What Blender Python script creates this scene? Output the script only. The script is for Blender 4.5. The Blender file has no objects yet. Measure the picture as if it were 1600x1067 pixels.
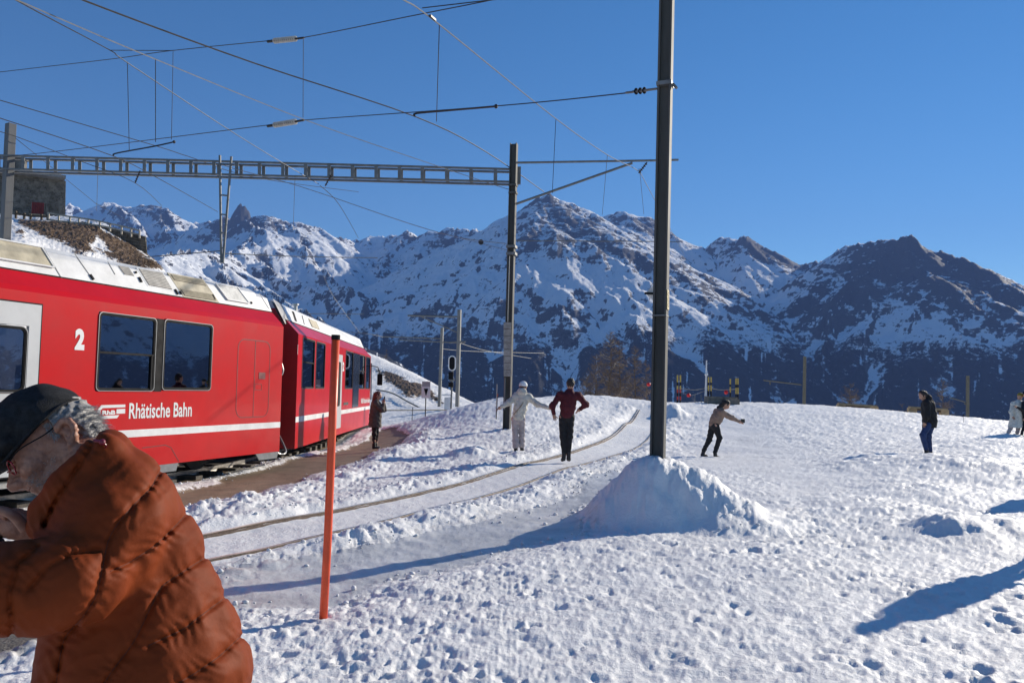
import bpy, bmesh, math, random
import numpy as np
from mathutils import Vector, Matrix, Euler
random.seed(7)
R = math.radians
SC = bpy.context.scene
COL = SC.collection
F = 1244.0            # focal length in pixels of the 1600 px wide photograph
CAM_H = 1.65
# ---------------------------------------------------------------- camera
cam_data = bpy.data.cameras.new('camera')
cam = bpy.data.objects.new('camera', cam_data)
COL.objects.link(cam)
cam_data.sensor_width = 36.0
cam_data.lens = 36.0 * F / 1600.0
cam_data.clip_start = 0.05
cam_data.clip_end = 60000
PITCH = math.atan(76.5 / F)
ROLL = R(1.0)
M_cam = Matrix.Rotation(R(90) + PITCH, 3, 'X') @ Matrix.Rotation(ROLL, 3, 'Z')
cam.matrix_world = Matrix.Translation((0, 0, CAM_H)) @ M_cam.to_4x4()
SC.camera = cam
# ---------------------------------------------------------------- sky and sun
SUN_AZ, SUN_EL = R(49), R(20.5)       # azimuth clockwise from +Y
w = bpy.data.worlds.new('World'); SC.world = w; w.use_nodes = True
nt = w.node_tree; nt.nodes.clear()
sky = nt.nodes.new('ShaderNodeTexSky'); sky.sky_type = 'NISHITA'; sky.sun_disc = False
sky.sun_elevation = SUN_EL; sky.sun_rotation = SUN_AZ
sky.altitude = 2500; sky.air_density = 1.1; sky.dust_density = 0.0; sky.ozone_density = 2.6
bg = nt.nodes.new('ShaderNodeBackground'); bg.inputs[1].default_value = 0.079
wo = nt.nodes.new('ShaderNodeOutputWorld')
hs_ = nt.nodes.new('ShaderNodeHueSaturation'); hs_.inputs['Saturation'].default_value = 1.28
nt.links.new(sky.outputs[0], hs_.inputs['Color']); nt.links.new(hs_.outputs[0], bg.inputs[0]); nt.links.new(bg.outputs[0], wo.inputs[0])
sd = bpy.data.lights.new('sun', 'SUN'); sd.energy = 5.0; sd.angle = R(0.53); sd.color = (1.0, 0.91, 0.77)
so = bpy.data.objects.new('sun', sd); COL.objects.link(so)
SUNV = Vector((math.sin(SUN_AZ) * math.cos(SUN_EL), math.cos(SUN_AZ) * math.cos(SUN_EL), math.sin(SUN_EL)))
so.rotation_euler = SUNV.to_track_quat('Z', 'Y').to_euler()
SC.view_settings.view_transform = 'Standard'; SC.view_settings.look = 'None'
SC.view_settings.exposure = 0.66; SC.view_settings.gamma = 1.0; SC.view_settings.use_curve_mapping = False
SC.cycles.max_bounces = 6; SC.cycles.transparent_max_bounces = 8
SC.cycles.volume_bounces = 0

# ---------------------------------------------------------------- geometry helpers
def ray(px, py):
    return M_cam @ Vector(((px - 800) / F, (533.5 - py) / F, -1.0))
def W(px, py, Y):
    """world point seen at photo pixel (px, py) at forward distance Y"""
    d = ray(px, py); t = Y / d.y
    return Vector((d.x * t, Y, CAM_H + d.z * t))
def G(px, py, z=0.0):
    d = ray(px, py); t = (z - CAM_H) / d.z
    return Vector((d.x * t, d.y * t, z))
MATS = {}
def mat(name, col, rough=0.6, metal=0.0, var=0.12, scale=8.0, bump=0.0, bscale=60.0, col2=None, spec=0.5, coat=0.0, stretch=None, alpha=None):
    if name in MATS: return MATS[name]
    m = bpy.data.materials.new(name); m.use_nodes = True
    nt = m.node_tree; b = nt.nodes['Principled BSDF']
    b.inputs['Roughness'].default_value = rough; b.inputs['Metallic'].default_value = metal
    b.inputs['Specular IOR Level'].default_value = spec
    if coat: b.inputs['Coat Weight'].default_value = coat; b.inputs['Coat Roughness'].default_value = 0.06
    tc = nt.nodes.new('ShaderNodeTexCoord'); mp = nt.nodes.new('ShaderNodeMapping')
    nt.links.new(tc.outputs['Object'], mp.inputs[0])
    if stretch: mp.inputs['Scale'].default_value = stretch
    n = nt.nodes.new('ShaderNodeTexNoise'); n.inputs['Scale'].default_value = scale; n.inputs['Detail'].default_value = 6
    n.inputs['Roughness'].default_value = 0.65
    nt.links.new(mp.outputs[0], n.inputs[0])
    r = nt.nodes.new('ShaderNodeValToRGB')
    c2 = col2 if col2 else tuple(max(0, c * (1 - 2.2 * var)) for c in col)
    c1 = tuple(min(1, c * (1 + var * 0.8)) for c in col) if not col2 else col
    r.color_ramp.elements[0].position = 0.3; r.color_ramp.elements[0].color = (*c2, 1)
    r.color_ramp.elements[1].position = 0.62; r.color_ramp.elements[1].color = (*c1, 1)
    nt.links.new(n.outputs[0], r.inputs[0]); nt.links.new(r.outputs[0], b.inputs['Base Color'])
    rr = nt.nodes.new('ShaderNodeMapRange'); rr.inputs['To Min'].default_value = min(1, rough * 1.25); rr.inputs['To Max'].default_value = rough * 0.8
    nt.links.new(n.outputs[0], rr.inputs[0]); nt.links.new(rr.outputs[0], b.inputs['Roughness'])
    if bump:
        n2 = nt.nodes.new('ShaderNodeTexNoise'); n2.inputs['Scale'].default_value = bscale; n2.inputs['Detail'].default_value = 5
        nt.links.new(mp.outputs[0], n2.inputs[0])
        bp = nt.nodes.new('ShaderNodeBump'); bp.inputs['Strength'].default_value = bump; bp.inputs['Distance'].default_value = 0.02
        nt.links.new(n2.outputs[0], bp.inputs['Height']); nt.links.new(bp.outputs[0], b.inputs['Normal'])
    MATS[name] = m
    return m
def tag(o, label=None, cat=None, group=None, kind=None):
    if label: o['label'] = label
    if cat: o['category'] = cat
    if group: o['group'] = group
    if kind: o['kind'] = kind
    return o
def empty(name, loc=(0, 0, 0), label=None, cat=None, group=None, kind=None):
    o = bpy.data.objects.new(name, None); COL.objects.link(o); o.location = loc
    o.empty_display_size = 0.1
    return tag(o, label, cat, group, kind)
def link(o, parent=None):
    COL.objects.link(o)
    if parent is not None:
        o.parent = parent
    return o
def nobj(name, verts, faces, m, parent=None, smooth=False):
    """object from vertex / face lists given in WORLD coordinates"""
    me = bpy.data.meshes.new(name)
    off = Vector(parent_loc(parent))
    me.from_pydata([tuple(Vector(v) - off) for v in verts], [], faces)
    if m: me.materials.append(m)
    if smooth: me.shade_smooth()
    me.update()
    return link(bpy.data.objects.new(name, me), parent)
def parent_loc(p):
    v = Vector((0, 0, 0))
    while p is not None:
        v += p.location; p = p.parent
    return v
class MB:
    """collects boxes, tubes and prisms in world coordinates and links them as one mesh object"""
    def __init__(s): s.v = []; s.f = []
    def add(s, vs, fs):
        n = len(s.v); s.v += [Vector(v) for v in vs]; s.f += [tuple(i + n for i in f) for f in fs]; return s
    def box(s, c, half, ax=None):
        c = Vector(c); ax = ax or (Vector((1, 0, 0)), Vector((0, 1, 0)), Vector((0, 0, 1)))
        vs = [c + ax[0] * half[0] * i + ax[1] * half[1] * j + ax[2] * half[2] * k for i in (-1, 1) for j in (-1, 1) for k in (-1, 1)]
        return s.add(vs, [(0, 1, 3, 2), (4, 6, 7, 5), (0, 4, 5, 1), (2, 3, 7, 6), (0, 2, 6, 4), (1, 5, 7, 3)])
    def beam(s, a, b, wx, wz, side=None):
        a = Vector(a); b = Vector(b); d = (b - a); L = d.length; d.normalize()
        up = Vector((0, 0, 1)) if side is None else Vector(side)
        x = d.cross(up)
        if x.length < 1e-3: x = Vector((1, 0, 0))
        x.normalize(); z = x.cross(d).normalized()
        return s.box((a + b) / 2, (L / 2, wx / 2, wz / 2), (d, x, z))
    def tube(s, pts, r, n=8, cap=True):
        pts = [Vector(p) for p in pts]; rs = r if isinstance(r, (list, tuple)) else [r] * len(pts)
        base = len(s.v); px_ = None
        for i, p in enumerate(pts):
            d = (pts[min(i + 1, len(pts) - 1)] - pts[max(i - 1, 0)]).normalized()
            if px_ is None:
                px_ = d.cross(Vector((0, 0, 1)))
                if px_.length < 1e-2: px_ = d.cross(Vector((1, 0, 0)))
            x = (px_ - d * px_.dot(d)).normalized(); y = d.cross(x); px_ = x
            for k in range(n):
                a = 2 * math.pi * k / n
                s.v.append(p + (x * math.cos(a) + y * math.sin(a)) * rs[i])
        for i in range(len(pts) - 1):
            for k in range(n):
                s.f.append((base + i * n + k, base + i * n + (k + 1) % n, base + (i + 1) * n + (k + 1) % n, base + (i + 1) * n + k))
        if cap:
            s.f.append(tuple(base + k for k in range(n))[::-1]); s.f.append(tuple(base + (len(pts) - 1) * n + k for k in range(n)))
        return s
    def ball(s, c, r, nu=12, nv=8, sc=(1, 1, 1)):
        vs = []; fs = []
        c = Vector(c)
        for j in range(nv + 1):
            t = math.pi * j / nv
            for i in range(nu):
                p = 2 * math.pi * i / nu
                vs.append(c + Vector((math.sin(t) * math.cos(p) * r * sc[0], math.sin(t) * math.sin(p) * r * sc[1], math.cos(t) * r * sc[2])))
        for j in range(nv):
            for i in range(nu):
                fs.append((j * nu + i, (j + 1) * nu + i, (j + 1) * nu + (i + 1) % nu, j * nu + (i + 1) % nu))
        return s.add(vs, fs)
    def build(s, name, m, parent=None, smooth=False, bevel=0):
        o = nobj(name, s.v, s.f, m, parent, smooth)
        if bevel:
            b = o.modifiers.new('bevel', 'BEVEL'); b.width = bevel; b.segments = 2; b.limit_method = 'ANGLE'
        return o
# ---------------------------------------------------------------- noise helpers (numpy)
def hsh(ix, iy, seed=0):
    h = (ix.astype(np.int64) * 374761393 + iy.astype(np.int64) * 668265263 + seed * 974634777) & 0xFFFFFFFF
    h = ((h ^ (h >> 13)) * 1274126177) & 0xFFFFFFFF
    h = ((h ^ (h >> 16)) * 2246822519) & 0xFFFFFFFF
    return ((h ^ (h >> 15)) & 0xFFFFFF).astype(np.float32) / np.float32(0xFFFFFF)
def pnoise(x, y, seed=0):
    """2-D gradient noise in about -1..1"""
    x = np.asarray(x, np.float32); y = np.asarray(y, np.float32)
    ix = np.floor(x); iy = np.floor(y); fx = x - ix; fy = y - iy
    ux = fx * fx * fx * (fx * (fx * 6 - 15) + 10); uy = fy * fy * fy * (fy * (fy * 6 - 15) + 10)
    def g(dx, dy):
        a = hsh(ix + dx, iy + dy, seed) * np.float32(6.2831853)
        return np.cos(a) * (fx - dx) + np.sin(a) * (fy - dy)
    return ((g(0, 0) * (1 - ux) + g(1, 0) * ux) * (1 - uy) + (g(0, 1) * (1 - ux) + g(1, 1) * ux) * uy) * 1.5
def fbm(x, y, oct=4, seed=0, gain=0.5, ridged=False):
    s = 0; a = 1.0; t = 0
    for o in range(oct):
        n = pnoise(x, y, seed + o * 17)
        if ridged: n = 1 - 2 * np.abs(n)
        s = s + a * n; t += a; a *= gain; x = x * 2.03 + 11.7; y = y * 2.03 - 5.3
    return s / t
def smooth(a, b, x):
    t = np.clip((x - a) / (b - a), 0, 1); return t * t * (3 - 2 * t)
def seg_dist(X, Y, pts, closed=False):
    """distance, and index-parameter along, to a polyline"""
    best = np.full(X.shape, 1e9, np.float32); par = np.zeros(X.shape, np.float32)
    n = len(pts)
    for i in range(n if closed else n - 1):
        ax, ay = pts[i][0], pts[i][1]; bx, by = pts[(i + 1) % n][0], pts[(i + 1) % n][1]
        dx, dy = bx - ax, by - ay; L2 = dx * dx + dy * dy + 1e-9
        t = np.clip(((X - ax) * dx + (Y - ay) * dy) / L2, 0, 1)
        d = np.hypot(X - ax - t * dx, Y - ay - t * dy)
        k = d < best; best = np.where(k, d, best); par = np.where(k, i + t, par)
    return best, par
def inside(X, Y, poly):
    c = np.zeros(X.shape, bool); n = len(poly)
    for i in range(n):
        x1, y1 = poly[i][0], poly[i][1]; x2, y2 = poly[(i + 1) % n][0], poly[(i + 1) % n][1]
        if y1 == y2: continue
        k = ((y1 > Y) != (y2 > Y)) & (X < (x2 - x1) * (Y - y1) / (y2 - y1) + x1)
        c ^= k
    return c
def signed(X, Y, poly):
    """positive inside"""
    d, _ = seg_dist(X, Y, poly, True)
    return np.where(inside(X, Y, poly), d, -d)
def catmull(pts, n=8):
    pts = [Vector(p) for p in pts]; out = []
    for i in range(len(pts) - 1):
        p0 = pts[max(i - 1, 0)]; p1 = pts[i]; p2 = pts[i + 1]; p3 = pts[min(i + 2, len(pts) - 1)]
        for k in range(n):
            t = k / n
            out.append(0.5 * ((2 * p1) + (p2 - p0) * t + (2 * p0 - 5 * p1 + 4 * p2 - p3) * t * t + (3 * p1 - p0 - 3 * p2 + p3) * t ** 3))
    out.append(pts[-1]); return out
def grid_mesh(name, P, m, parent=None, attrs=None, keep=None, wrap=False):
    """P: (rows, cols, 3) array -> smooth grid mesh; keep: face mask (rows-1, cols-1)"""
    nr, nc = P.shape[:2]
    i = np.arange(nr * nc).reshape(nr, nc)
    q = np.stack([i[:-1, :-1], i[:-1, 1:], i[1:, 1:], i[1:, :-1]], -1).reshape(-1, 4)
    if wrap:
        q2 = np.stack([i[:-1, -1], i[:-1, 0], i[1:, 0], i[1:, -1]], -1).reshape(-1, 4)
        q = np.concatenate([q, q2])
    if keep is not None:
        q = q[keep.reshape(-1)] if not wrap else q[keep]
    V = P.reshape(-1, 3).astype(np.float32)
    used = np.unique(q)
    if len(used) < len(V):
        mp = np.full(len(V), -1); mp[used] = np.arange(len(used)); q = mp[q]; V = V[used]
    me = bpy.data.meshes.new(name)
    me.vertices.add(len(V)); me.vertices.foreach_set('co', V.ravel())
    me.loops.add(q.size); me.loops.foreach_set('vertex_index', q.ravel().astype(np.int32))
    me.polygons.add(len(q)); me.polygons.foreach_set('loop_start', np.arange(0, q.size, 4, dtype=np.int32))
    me.polygons.foreach_set('loop_total', np.full(len(q), 4, np.int32)) if False else None
    me.update(calc_edges=True)
    for k, a in (attrs or {}).items():
        at = me.attributes.new(k, 'FLOAT', 'POINT'); at.data.foreach_set('value', np.ascontiguousarray(a.reshape(-1)[used], np.float32))
    me.materials.append(m); me.shade_smooth()
    return link(bpy.data.objects.new(name, me), parent)
# ================================================================ materials of the setting
def snow_mat(name, dirt_attr=None, sparkle=True, ice=False):
    m = bpy.data.materials.new(name); m.use_nodes = True
    nt = m.node_tree; b = nt.nodes['Principled BSDF']; L = nt.links
    tc = nt.nodes.new('ShaderNodeTexCoord')
    n = nt.nodes.new('ShaderNodeTexNoise'); n.inputs['Scale'].default_value = 1.3; n.inputs['Detail'].default_value = 9; n.inputs['Roughness'].default_value = 0.7
    L.new(tc.outputs['Object'], n.inputs[0])
    r = nt.nodes.new('ShaderNodeValToRGB')
    r.color_ramp.elements[0].position = 0.35; r.color_ramp.elements[1].position = 0.6
    if ice:
        r.color_ramp.elements[0].color = (0.47, 0.465, 0.455, 1); r.color_ramp.elements[1].color = (0.70, 0.69, 0.67, 1)
    else:
        r.color_ramp.elements[0].color = (0.80, 0.79, 0.775, 1); r.color_ramp.elements[1].color = (0.88, 0.87, 0.85, 1)
    L.new(n.outputs[0], r.inputs[0])
    # dirt speckles and soil carried on to the snow
    a = nt.nodes.new('ShaderNodeAttribute'); a.attribute_name = 'dirt'
    n3 = nt.nodes.new('ShaderNodeTexNoise'); n3.inputs['Scale'].default_value = 9; n3.inputs['Detail'].default_value = 8; n3.inputs['Roughness'].default_value = 0.75
    L.new(tc.outputs['Object'], n3.inputs[0])
    mm = nt.nodes.new('ShaderNodeMath'); mm.operation = 'MULTIPLY_ADD'; mm.inputs[1].default_value = 0.9; mm.inputs[2].default_value = -0.45
    L.new(n3.outputs[0], mm.inputs[0])
    ad = nt.nodes.new('ShaderNodeMath'); ad.operation = 'ADD'; ad.use_clamp = True
    L.new(a.outputs['Fac'], ad.inputs[0]); L.new(mm.outputs[0], ad.inputs[1])
    sm = nt.nodes.new('ShaderNodeMapRange'); sm.interpolation_type = 'SMOOTHSTEP'; sm.inputs['From Min'].default_value = 0.12; sm.inputs['From Max'].default_value = 0.62
    L.new(ad.outputs[0], sm.inputs[0])
    mx = nt.nodes.new('ShaderNodeMix'); mx.data_type = 'RGBA'
    mx.inputs['B'].default_value = (0.30, 0.275, 0.245, 1)
    L.new(sm.outputs[0], mx.inputs['Factor']); L.new(r.outputs[0], mx.inputs['A'])
    # bare earth where the snow is cleared or melted through
    ae = nt.nodes.new('ShaderNodeAttribute'); ae.attribute_name = 'earth'
    n4 = nt.nodes.new('ShaderNodeTexNoise'); n4.inputs['Scale'].default_value = 2.4; n4.inputs['Detail'].default_value = 9; n4.inputs['Roughness'].default_value = .7; L.new(tc.outputs['Object'], n4.inputs[0])
    r4 = nt.nodes.new('ShaderNodeValToRGB'); r4.color_ramp.elements[0].position = .3; r4.color_ramp.elements[0].color = (.12, .086, .055, 1); r4.color_ramp.elements[1].position = .7; r4.color_ramp.elements[1].color = (.27, .195, .125, 1); L.new(n4.outputs[0], r4.inputs[0])
    m4 = nt.nodes.new('ShaderNodeMath'); m4.operation = 'MULTIPLY_ADD'; m4.inputs[1].default_value = .7; L.new(n3.outputs[0], m4.inputs[0]); L.new(ae.outputs['Fac'], m4.inputs[2])
    s4 = nt.nodes.new('ShaderNodeMapRange'); s4.interpolation_type = 'SMOOTHSTEP'; s4.inputs['From Min'].default_value = .80; s4.inputs['From Max'].default_value = .92; L.new(m4.outputs[0], s4.inputs[0])
    mx4 = nt.nodes.new('ShaderNodeMix'); mx4.data_type = 'RGBA'; L.new(s4.outputs[0], mx4.inputs['Factor']); L.new(mx.outputs['Result'], mx4.inputs['A']); L.new(r4.outputs[0], mx4.inputs['B'])
    L.new(mx4.outputs['Result'], b.inputs['Base Color'])
    b.inputs['Roughness'].default_value = 0.34 if ice else 0.6
    b.inputs['Specular IOR Level'].default_value = 0.5 if ice else 0.35
    # crystalline relief
    n2 = nt.nodes.new('ShaderNodeTexNoise'); n2.inputs['Scale'].default_value = 26; n2.inputs['Detail'].default_value = 7; n2.inputs['Roughness'].default_value = 0.7
    L.new(tc.outputs['Object'], n2.inputs[0])
    bp = nt.nodes.new('ShaderNodeBump'); bp.inputs['Strength'].default_value = 0.35 if ice else 0.6; bp.inputs['Distance'].default_value = 0.03
    L.new(n2.outputs[0], bp.inputs['Height']); L.new(bp.outputs[0], b.inputs['Normal'])
    return m
M_SNOW = snow_mat('trampled snow'); M_ICE = snow_mat('worn ice', ice=True)
def soil_mat(name, c1, c2, scale=5, bump=0.5):
    return mat(name, c1, rough=0.85, col2=c2, scale=scale, bump=bump, bscale=45)

# ================================================================ the ground near the camera
ctl = []
for X, Y in [(-12, 1), (-6, 1), (0, 1), (6, 1), (-10, 5), (-3, 5), (3, 5), (8, 6), (-9, 10), (-5, 10), (0, 9), (4, 9), (9, 10), (-14, 14), (-8, 16), (-4, 14), (-1, 13),
             (-6.5, 20), (-9, 20), (-7, 30), (-10, 30), (-6, 40), (-9, 45), (-8, 60), (-14, 60), (-20, 20), (-20, 45), (-6, 75), (-3.8, 21.8), (-6, -10), (8, -10)]:
    ctl.append((X, Y, 0.0))
ctl += [(14, 10, 0.05), (20, 16, 0.2), (14, -5, 0.0)]
for a in [(850, 718, 18.0), (940, 686, 24), (985, 656, 31), (1001, 632, 40), (1110, 716, 20.7), (1447, 708, 20.7), (1585, 682, 29), (1600, 662, 38), (1300, 639, 42),
          (1450, 650, 40), (1180, 634, 43), (1060, 632, 43), (1700, 680, 36), (1250, 690, 25), (640, 692, 22.2), (740, 634, 28.5), (700, 657, 26.5), (800, 622, 31), (900, 621, 35), (950, 622, 38),
          (700, 700, 19.5), (780, 674, 22.6), (805, 708, 19.3), (660, 722, 17), (650, 672, 26), (700, 637, 48), (688, 641, 60), (665, 664, 32), (1200, 720, 19)]:
    p = W(*a); ctl.append((p.x, p.y, p.z))
for X, Y, z in [(10, 60, -5), (25, 60, -5), (0, 60, -5), (40, 50, -2.5), (5, 76, -14), (30, 76, -14), (50, 60, -6)]:
    ctl.append((X, Y, z))
ctl = np.array(ctl, float)
def _phi(d): return np.sqrt(d * d + 4.0) 
_A = _phi(np.hypot(ctl[:, None, 0] - ctl[None, :, 0], ctl[:, None, 1] - ctl[None, :, 1]))
_n = len(ctl)
_S = np.block([[_A + np.eye(_n) * -0.02, np.ones((_n, 1))], [np.ones((1, _n)), np.zeros((1, 1))]])
_w = np.linalg.solve(_S, np.r_[ctl[:, 2], 0])
def zbase(X, Y):
    X = np.asarray(X, float); Y = np.asarray(Y, float); s = np.full(X.shape, _w[-1])
    for i in range(_n): s = s + _w[i] * _phi(np.hypot(X - ctl[i, 0], Y - ctl[i, 1]))
    return s
def onground(px, py, extra=0.0):
    """first hit of the pixel's ray with the base ground"""
    d = ray(px, py); Ys = np.arange(2, 80, 0.04); X = d.x / d.y * Ys; z = CAM_H + d.z / d.y * Ys
    k = np.argmax(z < zbase(X, Ys) + extra)
    return Vector((X[k], Ys[k], z[k]))
# rails of the near track: centre lines of the two rails from the picture, gauge 1 m
rail_a = catmull([onground(*p) for p in [(250, 851), (320, 838), (480, 808), (600, 783), (740, 749), (850, 718), (920, 696), (962, 676), (987, 655), (996, 640)]] , 8)
def offset_line(pts, d):
    out = []
    for i, p in enumerate(pts):
        t = (pts[min(i + 1, len(pts) - 1)] - pts[max(i - 1, 0)]); t.z = 0; t.normalize()
        out.append(p + Vector((t.y, -t.x, 0)) * d)
    return out
rail_b = offset_line(rail_a, 1.06)
d0 = (rail_a[0] - rail_a[1]).normalized()
rail_a = [rail_a[0] + d0 * k for k in (6, 4, 2)] + rail_a
rail_b = [rail_b[0] + d0 * k for k in (6, 4, 2)] + rail_b
rail_b_low = 8.0
mid_line = [(a + b) / 2 for a, b in zip(rail_a, rail_b)]
# platform of bare earth beside the train
plat = [(Vector(p).x, Vector(p).y) for p in [G(641, 690), G(622, 707), G(540, 731), G(430, 760), G(300, 796), G(120, 832)]] + [(-6.5, 6.2), (-8.2, 3.4), (-9.6, 4.2), (-7.6, 8.6)] + \
       [(Vector(p).x, Vector(p).y) for p in [G(270, 768), G(400, 736), G(500, 709), G(560, 692), G(592, 681), G(622, 682)]]
# icy walked path between the track and the rough snow
ice_poly = [(Vector(p).x, Vector(p).y) for p in [G(330, 960), G(500, 938), G(600, 905), G(760, 868), G(905, 838), G(905, 800), G(985, 752), G(960, 742), G(860, 790), G(760, 815), G(640, 842), G(520, 868), G(330, 890)]] + [(-5.5, 7.0), (-5.5, 5.2)]
ice2_poly = [(Vector(onground(*p)).x, Vector(onground(*p)).y) for p in [(1020, 728), (1120, 738), (1250, 790), (1330, 770), (1290, 735), (1240, 700), (1215, 670), (1170, 655), (1120, 660), (1085, 700)]]
asphalt_poly = [(Vector(p).x, Vector(p).y) for p in [G(-250, 985), G(70, 985), G(62, 1012), G(-20, 1050), G(-260, 1090)]]
MOUND = (1.78, 10.05)
rng = np.random.RandomState(3)
# foot prints: stamped on a fine map
FX0, FY0, FRES, FNX, FNY = -9.0, 0.6, 0.03, 1100, 1180
foot = np.zeros((FNY, FNX), np.float32)
for k in range(26000):
    cx = rng.uniform(FX0 + .5, FX0 + FNX * FRES - .5); cy = FY0 + .4 + (FNY * FRES - .9) * rng.rand() ** 1.15
    L_ = (rng.uniform(.06, .13) if k % 14 == 0 else rng.uniform(.025, .075)); Wd = L_ * rng.uniform(.42, .85); an = rng.uniform(0, math.pi); dp = rng.uniform(.010, .034) * (L_ / .09) ** .5
    rr_ = int(L_ * 2.2 / FRES) + 2; ix = int((cx - FX0) / FRES); iy = int((cy - FY0) / FRES)
    x0, x1, y0, y1 = max(ix - rr_, 0), min(ix + rr_, FNX), max(iy - rr_, 0), min(iy + rr_, FNY)
    yy, xx = np.mgrid[y0:y1, x0:x1]; dx = xx * FRES + FX0 - cx; dy = yy * FRES + FY0 - cy
    u = (dx * math.cos(an) + dy * math.sin(an)) / L_; v = (-dx * math.sin(an) + dy * math.cos(an)) / Wd
    v = v + 0.25 * np.sin(u * 2 + k)
    d = np.sqrt(u * u + v * v)
    st = -dp * (1 - smooth(.25, 1.2, d)) + dp * .30 * np.exp(-((d - 1.3) / .25) ** 2)
    foot[y0:y1, x0:x1] += st.astype(np.float32)
def foot_at(X, Y):
    fx = np.clip((X - FX0) / FRES, 0, FNX - 2); fy = np.clip((Y - FY0) / FRES, 0, FNY - 2)
    ix = fx.astype(int); iy = fy.astype(int); ux = fx - ix; uy = fy - iy
    v = (foot[iy, ix] * (1 - ux) + foot[iy, ix + 1] * ux) * (1 - uy) + (foot[iy + 1, ix] * (1 - ux) + foot[iy + 1, ix + 1] * ux) * uy
    ok = (X > FX0 + .1) & (X < FX0 + FNX * FRES - .1) & (Y > FY0 + .1) & (Y < FY0 + FNY * FRES - .1)
    return np.where(ok, v, 0)
ML = [(p.x, p.y) for p in mid_line]
def _trl(q, tan, u, o=-1.3):
    t = Vector((tan, 1, 0)).normalized(); n = Vector((t.y, -t.x, 0)); p = Vector((q.x, q.y, 0)) + t * u + n * o; return (p.x, p.y)
_q1, _q2 = W(440, 600, 16.08), W(463.7, 600, 18.02)
TRAIN_LINE = [_trl(_q1, .33, u) for u in (-18, -9, -2)] + [_trl(_q2, -.044, 2), _trl(_q2, -.044, 9), _trl(_q2, -.044, 16, -1.5), _trl(_q2, -.044, 24, -2.4), _trl(_q2, -.044, 33, -4.5)]
def ground_z(X, Y, full=False):
    X = np.asarray(X, np.float64); Y = np.asarray(Y, np.float64)
    z = zbase(X, Y)
    wx = X + 0.25 * pnoise(X * .9, Y * .9, 5); wy = Y + 0.25 * pnoise(X * .9 + 50, Y * .9, 6)
    dt, _ = seg_dist(X, Y, ML)
    dt_side = dt + 0.12 * pnoise(X * 2.1, Y * 2.1, 8)
    plat_in = signed(wx, wy, plat)
    ice = signed(wx, wy, ice_poly)
    ice2 = smooth(-.6, 1.2, signed(wx + .6 * pnoise(X * .7, Y * .5, 12), wy + .8 * pnoise(X * .6, Y * .5, 13), ice2_poly))
    asp = signed(wx, wy, asphalt_poly)
    m_track = 1 - smooth(.62, .85, dt_side)
    m_plat = smooth(-.12, .1, plat_in)
    m_ice = smooth(-.15, .3, ice)
    m_asp = smooth(-.08, .12, asp)
    # train track bed
    dtr, _ = seg_dist(X, Y, TRAIN_LINE)
    m_bed = np.where(Y < 60, 1 - smooth(.9, 1.5, dtr), 0)
    flat = np.clip(np.maximum.reduce([m_track, m_plat, m_ice, m_asp, m_bed, ice2 * .75]), 0, 1)
    r = np.hypot(X, Y)
    rough = 1 - flat
    big = .05 * fbm(X * .35, Y * .35, 3, 20) + .0
    z = z + big * (1 - m_plat)
    # swell of the rough snow beside the path
    rise = smooth(0, .7, -ice) * np.where((X > -3.5) & (Y < 11), 1, .3) * .07
    z = z + rise * (1 - m_track) * (1 - m_plat)
    lumps = .034 * fbm(X * 2.3, Y * 2.3, 4, 31, .6) + .020 * fbm(X * 7, Y * 7, 3, 41, .6, True)
    vary = smooth(-.35, .45, pnoise(X * .42, Y * .42, 33) + .4 * pnoise(X * 1.3, Y * 1.3, 34))
    z = z + lumps * rough * (.85 + .35 * vary) + foot_at(X, Y) * (.80 + .75 * vary) * rough * (1 - .5 * smooth(14, 30, r)) 
    # wind ripples / tracks far out and on the bank
    far = smooth(9, 22, r)
    z = z + rough * far * (.045 * fbm(X * 1.3, Y * 1.1, 4, 61, .6) + .03 * fbm(X * 4, Y * 2.4, 3, 71, .6, True))
    # ploughed clumps along the track and the platform
    m_buried = smooth(7.8, 7.0, Y) * smooth(-3.9, -4.6, X)
    side = np.exp(-((dt_side - 1.05) / .36) ** 2) * (1 - m_plat) * (.55 + .45 * smooth(-.3, .5, fbm(X * .8, Y * .8, 2, 97)))
    side2 = np.exp(-((plat_in + .55) / .42) ** 2) * (1 - m_track) * (Y < 24) * (X > -7) * (.12 + .88 * smooth(2.6, 4.2, dtr + 0 * X))
    cl = np.maximum(side * .8 * smooth(-2, 3, X + 3), side2)
    clump = np.abs(fbm(X * 2.6 + .3 * pnoise(X * 5, Y * 5, 95), Y * 2.6, 4, 91, .5)) * .22 + .06
    z = z + cl * clump
    # mound round the tall mast
    mx, my = MOUND
    dx = X - mx; dy = Y - my
    sx = np.where(dx < 0, .80, 1.5); sy = np.where(dy < 0, .80 + .45 * smooth(.1, 1.3, dx), 1.3)
    tail = dx * .12
    d = np.sqrt((dx / sx) ** 2 + ((dy - np.clip(tail, 0, 1.2)) / sy) ** 2)
    d = d + .08 * pnoise(X * 2.3, Y * 2.3, 101) + .03 * pnoise(X * 6, Y * 6, 102)
    mh = .82 * (1 - smooth(0.0, 1.36, d))
    z = z * (1 - smooth(0, .3, mh)) + (smooth(0, .3, mh)) * (zbase(X, Y) + .02) + mh * 1.0
    mm_ = smooth(.05, .3, mh)
    z = z + mm_ * (.085 * fbm(X * 2.6, Y * 2.6, 4, 111, .58) + .035 * fbm(X * 7, Y * 7, 3, 118, .6, True))
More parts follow.
